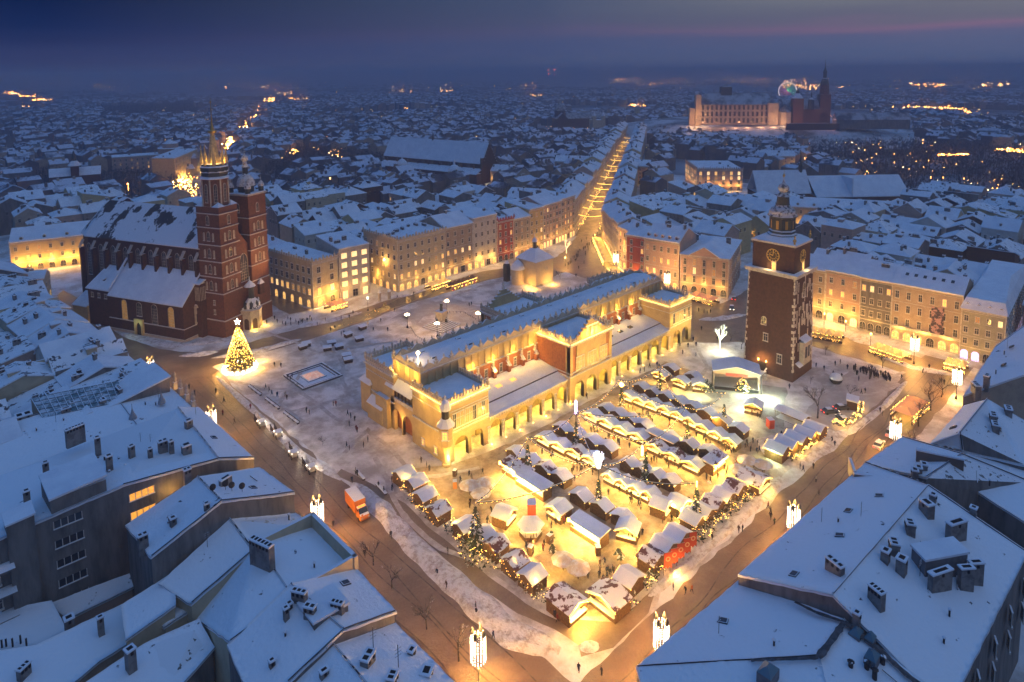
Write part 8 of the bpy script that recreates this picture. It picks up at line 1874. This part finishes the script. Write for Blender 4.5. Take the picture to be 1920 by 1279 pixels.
# kiosk with garland frame
P = W(1598, 765, 0); t = thing('terrace_kiosk', 'small square kiosk with snowy roof inside the light-chained terrace', 'kiosk', (P.x, P.y, .03), .3); b = MB(); b.box(-1.8, 1.8, -1.3, 1.3, 0, 2.5, 0); ob('wall', b, WOODD, t); b = MB(); b.slab([(-2.1, -1.6, 2.5), (2.1, -1.6, 2.5), (2.1, 1.6, 2.8), (-2.1, 1.6, 2.8)], .3); ob('roof', b, SN, t); b = MB(); b.box(-1.5, 1.5, -1.36, -1.3, 1, 2.1); ob('hatch', b, GLL, t)
# horse carriages
HB = mat('horse_coat', (.06, .04, .03), .8); HW_ = mat('horse_pale', (.5, .47, .43), .8)
def skin_mesh(name, joints, edges, mats_, zones=None, sub=1):
    me = bpy.data.meshes.new('tmp'); me.from_pydata([j[:3] for j in joints], edges, []); o = bpy.data.objects.new('tmp', me); sc.collection.objects.link(o)
    m = o.modifiers.new('s', 'SKIN'); 
    for i, j in enumerate(joints): me.skin_vertices[0].data[i].radius = (j[3], j[3] if len(j) < 5 else j[4])
    me.skin_vertices[0].data[0].use_root = True
    if sub: s_ = o.modifiers.new('u', 'SUBSURF'); s_.levels = sub
    dg = bpy.context.evaluated_depsgraph_get(); out_ = bpy.data.meshes.new_from_object(o.evaluated_get(dg)); out_.name = name
    bpy.data.objects.remove(o); bpy.data.meshes.remove(me); out_.materials.clear()
    for q in mats_: out_.materials.append(q)
    if zones:
        for p in out_.polygons: p.material_index = zones(p.center)
    for p in out_.polygons: p.use_smooth = True
    return out_
def horse_mesh(coat):
    J = [(0, 0, 1.25, .3), (.55, 0, 1.25, .29), (-.55, 0, 1.28, .28), (.85, 0, 1.5, .19), (1.12, 0, 1.85, .13), (1.3, 0, 1.95, .11), (1.58, 0, 1.72, .075), (-.85, 0, 1.25, .1), (-.98, 0, .8, .06), (-1.0, 0, .5, .03)]
    E_ = [(0, 1), (0, 2), (1, 3), (3, 4), (4, 5), (5, 6), (2, 7), (7, 8), (8, 9)]
    for sx, base in ((.6, 1), (-.6, 2)):
        for sy in (-1, 1):
            n = len(J); bk = -.12 if sx < 0 else .05
            J += [(sx+.02, sy*.17, .9, .14 if sx < 0 else .11), (sx+bk, sy*.18, .5, .07), (sx+bk*.3, sy*.18, .1, .05), (sx+.06, sy*.18, .04, .065)]; E_ += [(base, n), (n, n+1), (n+1, n+2), (n+2, n+3)]
    J += [(1.2, .07, 2.12, .035), (1.2, -.07, 2.12, .035)]; n = len(J); E_ += [(4, n-2), (4, n-1)]
    return skin_mesh('horse_body', J, E_, [coat])
hm1, hm2 = horse_mesh(HB), horse_mesh(HW_)
def person_mesh(coat, trousers, hair, pose):
    st, ar, bend = pose     # stride, arm swing, bend
    J = [(0, 0, .95, .15, .12), (0+bend*.3, 0, 1.2, .155, .12), (bend*.6, 0, 1.42, .16, .11), (bend*.8, 0, 1.52, .055), (bend*.9+.01, 0, 1.62, .085), (bend*.95+.02, 0, 1.7, .09), (bend, 0, 1.77, .06)]
    E_ = [(0, 1), (1, 2), (2, 3), (3, 4), (4, 5), (5, 6)]
    for s_, dx in ((1, st), (-1, -st)):
        n = len(J); J += [(0, s_*.09, .88, .11), (dx*.45, s_*.1, .48, .075), (dx, s_*.1, .09, .05), (dx+.12, s_*.1, .04, .045)]; E_ += [(0, n), (n, n+1), (n+1, n+2), (n+2, n+3)]
        n = len(J); J += [(bend*.6, s_*.2, 1.4, .07), (bend*.5-dx*ar*.5, s_*.26, 1.12, .055), (bend*.5-dx*ar+.12, s_*.24, .9, .04), (bend*.5-dx*ar+.15, s_*.23, .8, .035)]; E_ += [(2, n), (n, n+1), (n+1, n+2), (n+2, n+3)]
    SK = mat('skin', (.45, .28, .2), .7)
    def z(c): return 2 if (c.z > 1.53 and c.x > bend*.9+.0 and c.z < 1.72) else 3 if c.z > 1.56 else 1 if c.z < .78 and abs(c.y) < .19 else 2 if c.z < .84 and abs(c.y) > .2 else 0
    return skin_mesh('person', J, E_, [coat, trousers, SK, hair], z)
coats = [('black', (.012, .012, .014)), ('dark blue', (.02, .03, .06)), ('dark grey', (.05, .05, .055)), ('brown', (.07, .04, .025)), ('dark red', (.16, .02, .02)), ('pale', (.35, .32, .28)), ('green', (.03, .06, .035)), ('orange', (.45, .13, .03))]
TR = mat('trousers_dark', (.015, .016, .02), .9); HR = [mat('hair_dark', (.02, .015, .01)), mat('wool_hat_red', (.2, .03, .03)), mat('hair_brown', (.07, .045, .025))]
poses = [(.32, .6, .05), (.0, 0, .0), (.2, .5, .02), (.05, .3, .18)]
PM = {}
for ci, (cn, cc) in enumerate(coats):
    for pi_ in range(4):
        if ci >= 4 and pi_ > 1: continue
        PM[(cn, pi_)] = person_mesh(mat('coat_'+cn.replace(' ', '_'), cc, .9), TR, HR[(ci+pi_) % 3], poses[pi_])
hm_ = mat('carriage_white', (.55, .55, .52), .5, snow=.8)
for i, (u, v) in enumerate(((490, 800), (521, 820), (550, 858), (583, 885))):
    P = W(u, v, 0); t = thing('horse_carriage', 'white lamp-lit carriage waiting in the row, %s the christmas tree' % ordn(i).replace('nearest', 'nearest to'), 'carriage', (P.x, P.y, .04), R(85), 'horse carriages waiting by the benches')
    b = MB(); b.box(-1.2, .9, -.65, .65, .7, 1.2, 0); b.box(-1.25, -1.05, -.65, .65, 1.2, 1.8, 0); b.box(.6, 1.2, -.55, .55, 1.1, 1.35, 0); b.lathe([(.7, 1.9), (.9, 1.6)], 8, 0, -.6, 0); b.slab([(-1.5, -.8, 1.9), (-.1, -.8, 2.2), (-.1, .8, 2.2), (-1.5, .8, 1.9)], .1, 1); b.tube((-.2, -.7, 1.2), (-.1, -.7, 2.2), .04, 4); b.tube((-.2, .7, 1.2), (-.1, .7, 2.2), .04, 4); ob('coach_body', b, [hm_, SN], t)
    for x in (-.9, 1.0):
        for y in (-.75, .75): wheel(t, x, y, .5 if x < 0 else .4, .08)
    b = MB(); glint(b, .8, -.7, 1.5, .16); glint(b, .8, .7, 1.5, .16); glint(b, -1.2, .7, 1.7, .13); glint(b, -1.2, -.7, 1.7, .13); ob('carriage_lamp', b, BULBC, t); lamp(t, (0, -1.4, 2.2), 45, (1, .8, .5), .2)
    for s_ in (-.5, .5):
        hx = Matrix.Rotation(R(85), 4, 'Z') @ Vector((2.9, s_, 0)); h = link('horse', hm2 if (i+int(s_ > 0)) % 3 == 0 else hm1, None, (P.x+hx.x, P.y+hx.y, .04), R(85))
        tag(h, '%s horse on the %s side, carriage %s the christmas tree' % ('pale' if (i+int(s_ > 0)) % 3 == 0 else 'dark', 'square' if s_ < 0 else 'house', ordn(i).replace('nearest', 'nearest to')), 'horse', 'carriage horses')
# ------------------------------------------------------------------ people
PEOPLE = []
def person(u=None, v=None, loc=None, pose=None, rz=None, coat=None):
    P = W(u, v, 0) if loc is None else Vector((loc[0], loc[1], 0))
    if .0 < P.x < 108 and -1 < P.y < 37: return
    cn = coat or r.choices([c[0] for c in coats], (5, 4, 4, 3, 1.2, 1, .8, .5))[0]; k = [q for q in PM if q[0] == cn]; key = r.choice(k) if pose is None or (cn, pose) not in PM else (cn, pose)
    o = link('person', PM[key], None, (P.x, P.y, .1), r.uniform(0, 2*PI) if rz is None else rz, (r.uniform(.93, 1.05),)*3); tag(o, None, 'person', 'people on the square')
    PEOPLE.append((o, 'person in %s coat %s' % (cn, ('walking', 'standing still', 'strolling', 'leaning forward')[key[1]])))
r = random.Random(99)
spots = [(355,730),(365,742),(420,755),(405,738),(470,768),(418,780),(440,795),(487,802),(505,735),(510,742),(520,745),(498,730),(527,690),(515,688),(545,715),(540,712),(548,710),(535,745),(538,750),(575,775),(580,778),(625,762),(630,762),(652,780),(658,785),(655,800),(665,790),(668,808),(670,812),(682,840),(690,830),(650,840),(655,845),(640,630),(645,628),(620,622),(628,618),(540,600),(545,603),(555,606),(560,610),(565,605),(572,606),(575,604),(515,600),(520,606),(530,610),(500,608),(595,612),(610,603),(640,600),(655,598),(662,590),(700,588),(705,585),(718,580),(722,576),(732,562),(745,560),(760,566),(768,568),(776,554),(690,610),(700,622),(714,605),(727,622),(740,585),(880,575),(884,573),(960,560),(1000,556),(1040,560),(1065,545),(1080,520),(1085,505),(1095,495),(1060,500),(1098,480),(1110,478),(1118,470),(1105,460),(1090,455),(1100,450),(1112,448),(1120,440),(1132,452),(1128,465),(850,850),(870,860),(735,905),(742,902),(790,870),(800,878),(805,885),(880,895),(885,900),(905,890),(863,905),(660,905),(667,890),(670,893),(710,915),(720,925),(735,922),(600,985),(625,990),(684,1045),(733,1010),(820,1080),(892,1145),(893,1155),(925,1200),(1128,1268),(1085,1262),(837,1105),(840,1040),(1040,1160),(1045,1168),(1285,1115),(1297,1112),(1262,1108),(1305,920),(1445,975),(1452,985),(1385,1000),(1392,998),(1335,1015),(1440,955),(1445,965),(1530,905),(1535,930),(1525,880),(1500,880),(1506,885),(1560,830),(1565,838),(1650,775),(1655,780),(1678,768),(1690,765),(1706,768),(1705,772),(1640,670),(1690,712),(1730,700),(1765,718),(1770,722),(1742,693),(1610,715),(1615,740),(1622,738),(1660,705),(1668,712),(1665,708),(1480,730),(1562,705),(1578,710),(1530,690),(1545,695),(1300,640),(1305,650),(1310,585),(1320,588),(1326,590),(1332,588),(1440,560),(1345,640),(1315,620),(1290,652),(1280,665),(1275,650),(1305,670),(1200,700),(1208,698),(1218,690),(1232,688),(1236,692),(1245,700),(1165,705),(1180,725),(1195,740),(1100,748),(955,885),(1320,770),(1325,773),(1330,768),(1335,775),(1410,780),(1415,778),(1420,783),(1425,786),(1440,795),(1455,830),(1460,833),(1465,820),(1395,805),(1350,830),(1370,835),(1385,838),(1400,835),(1412,832),(1420,836),(1435,838),(1440,850),(1455,850)]
for u, v in spots: person(u, v)
for (u, v, n, s_) in ((1618, 700, 34, 3.2), (1640, 705, 14, 1.6), (1660, 712, 5, .7)):    # waiting crowd by the small tree
    C_ = W(u, v, 0)
    for i in range(n): person(loc=(C_.x+r.gauss(0, s_*.5), C_.y+r.gauss(0, s_)), pose=1)
def crowd(u0, v0, u1, v1, n, s_=1.1):
    A, B = W(u0, v0, 0), W(u1, v1, 0)
    for i in range(n): q = A.lerp(B, r.random()); person(loc=(q.x+r.gauss(0, s_), q.y+r.gauss(0, s_)))
for a in ((1165, 765, 1260, 802, 15), (1100, 805, 1190, 845, 14), (1020, 850, 1100, 890, 12), (1150, 920, 1215, 950, 10), (1230, 865, 1300, 895, 10), (1300, 815, 1370, 850, 12), (1340, 840, 1440, 850, 12), (965, 890, 1000, 910, 8), (1075, 985, 1115, 1010, 12), (1040, 985, 1075, 975, 8), (1180, 1010, 1215, 1000, 8), (1240, 985, 1290, 950, 12), (975, 1030, 1030, 1020, 9), (1090, 1095, 1150, 1065, 12), (880, 945, 930, 985, 9), (1195, 960, 1235, 930, 6), (1320, 905, 1370, 880, 9), (1060, 905, 1090, 880, 5), (1380, 880, 1440, 870, 8), (840, 1000, 870, 1050, 2), (1065, 500, 1110, 455, 26), (1110, 470, 1125, 430, 16), (540, 612, 600, 600, 10), (1150, 930, 1240, 965, 8)): crowd(*a)
PMK = dict(MK); PMK.update({'christmas tree': (-15, 89), 'statue': (53, 71), 'glass pyramid': tuple(W(587, 706)[:2]), 'church porch': (5, 112), 'white shop building': (47, 118), 'small domed church': (115, 84), 'clock tower': (107, -32), 'mouth of the old street': (190, 115), 'terrace kiosk': tuple(W(1598, 765)[:2]), 'southwest curtain lamp': (126, -77), 'white taxi': tuple(W(1648, 838)[:2]), 'white-lit tree': (107, -12)})
PEOPLE.sort(key=lambda p: (p[0].location-Vector((CX, CY, CZ))).length)
far_ = PEOPLE[295:]; PEOPLE = PEOPLE[:295]
b = MB(); fm = []
for o, d in far_:
    me = o.data; M_ = Matrix.Translation(o.location) @ o.rotation_euler.to_matrix().to_4x4(); n = len(b.v); b.v += [tuple(M_ @ v.co) for v in me.vertices]; b.f += [tuple(n+i for i in p.vertices) for p in me.polygons]; b.m += [0]*len(me.polygons); sc.collection.objects.unlink(o)
if b.f: tag(ob('far_crowd', b, mat('coat_black', (.012, .012, .014)), None, True), 'small dark figures farther off across the square and in the old street', 'people', None, 'stuff')
single_out(PEOPLE, PMK)
# ------------------------------------------------------------------ haze
def haze(dens=5.2e-4):
    hb = MB(); hb.box(-15000, 15500, -15000, 15500, -2.0, 112)
    hm = bpy.data.materials.new('haze'); hm.use_nodes = True; n = hm.node_tree; n.nodes.clear()
    o = N(n, 'ShaderNodeOutputMaterial'); v = N(n, 'ShaderNodeVolumePrincipled'); v.inputs['Color'].default_value = (.53, .60, .80, 1); v.inputs['Density'].default_value = dens; v.inputs['Anisotropy'].default_value = .1
    n.links.new(v.outputs[0], o.inputs['Volume'])
    h = ob('haze', hb, hm); h['kind'] = 'stuff'
haze()
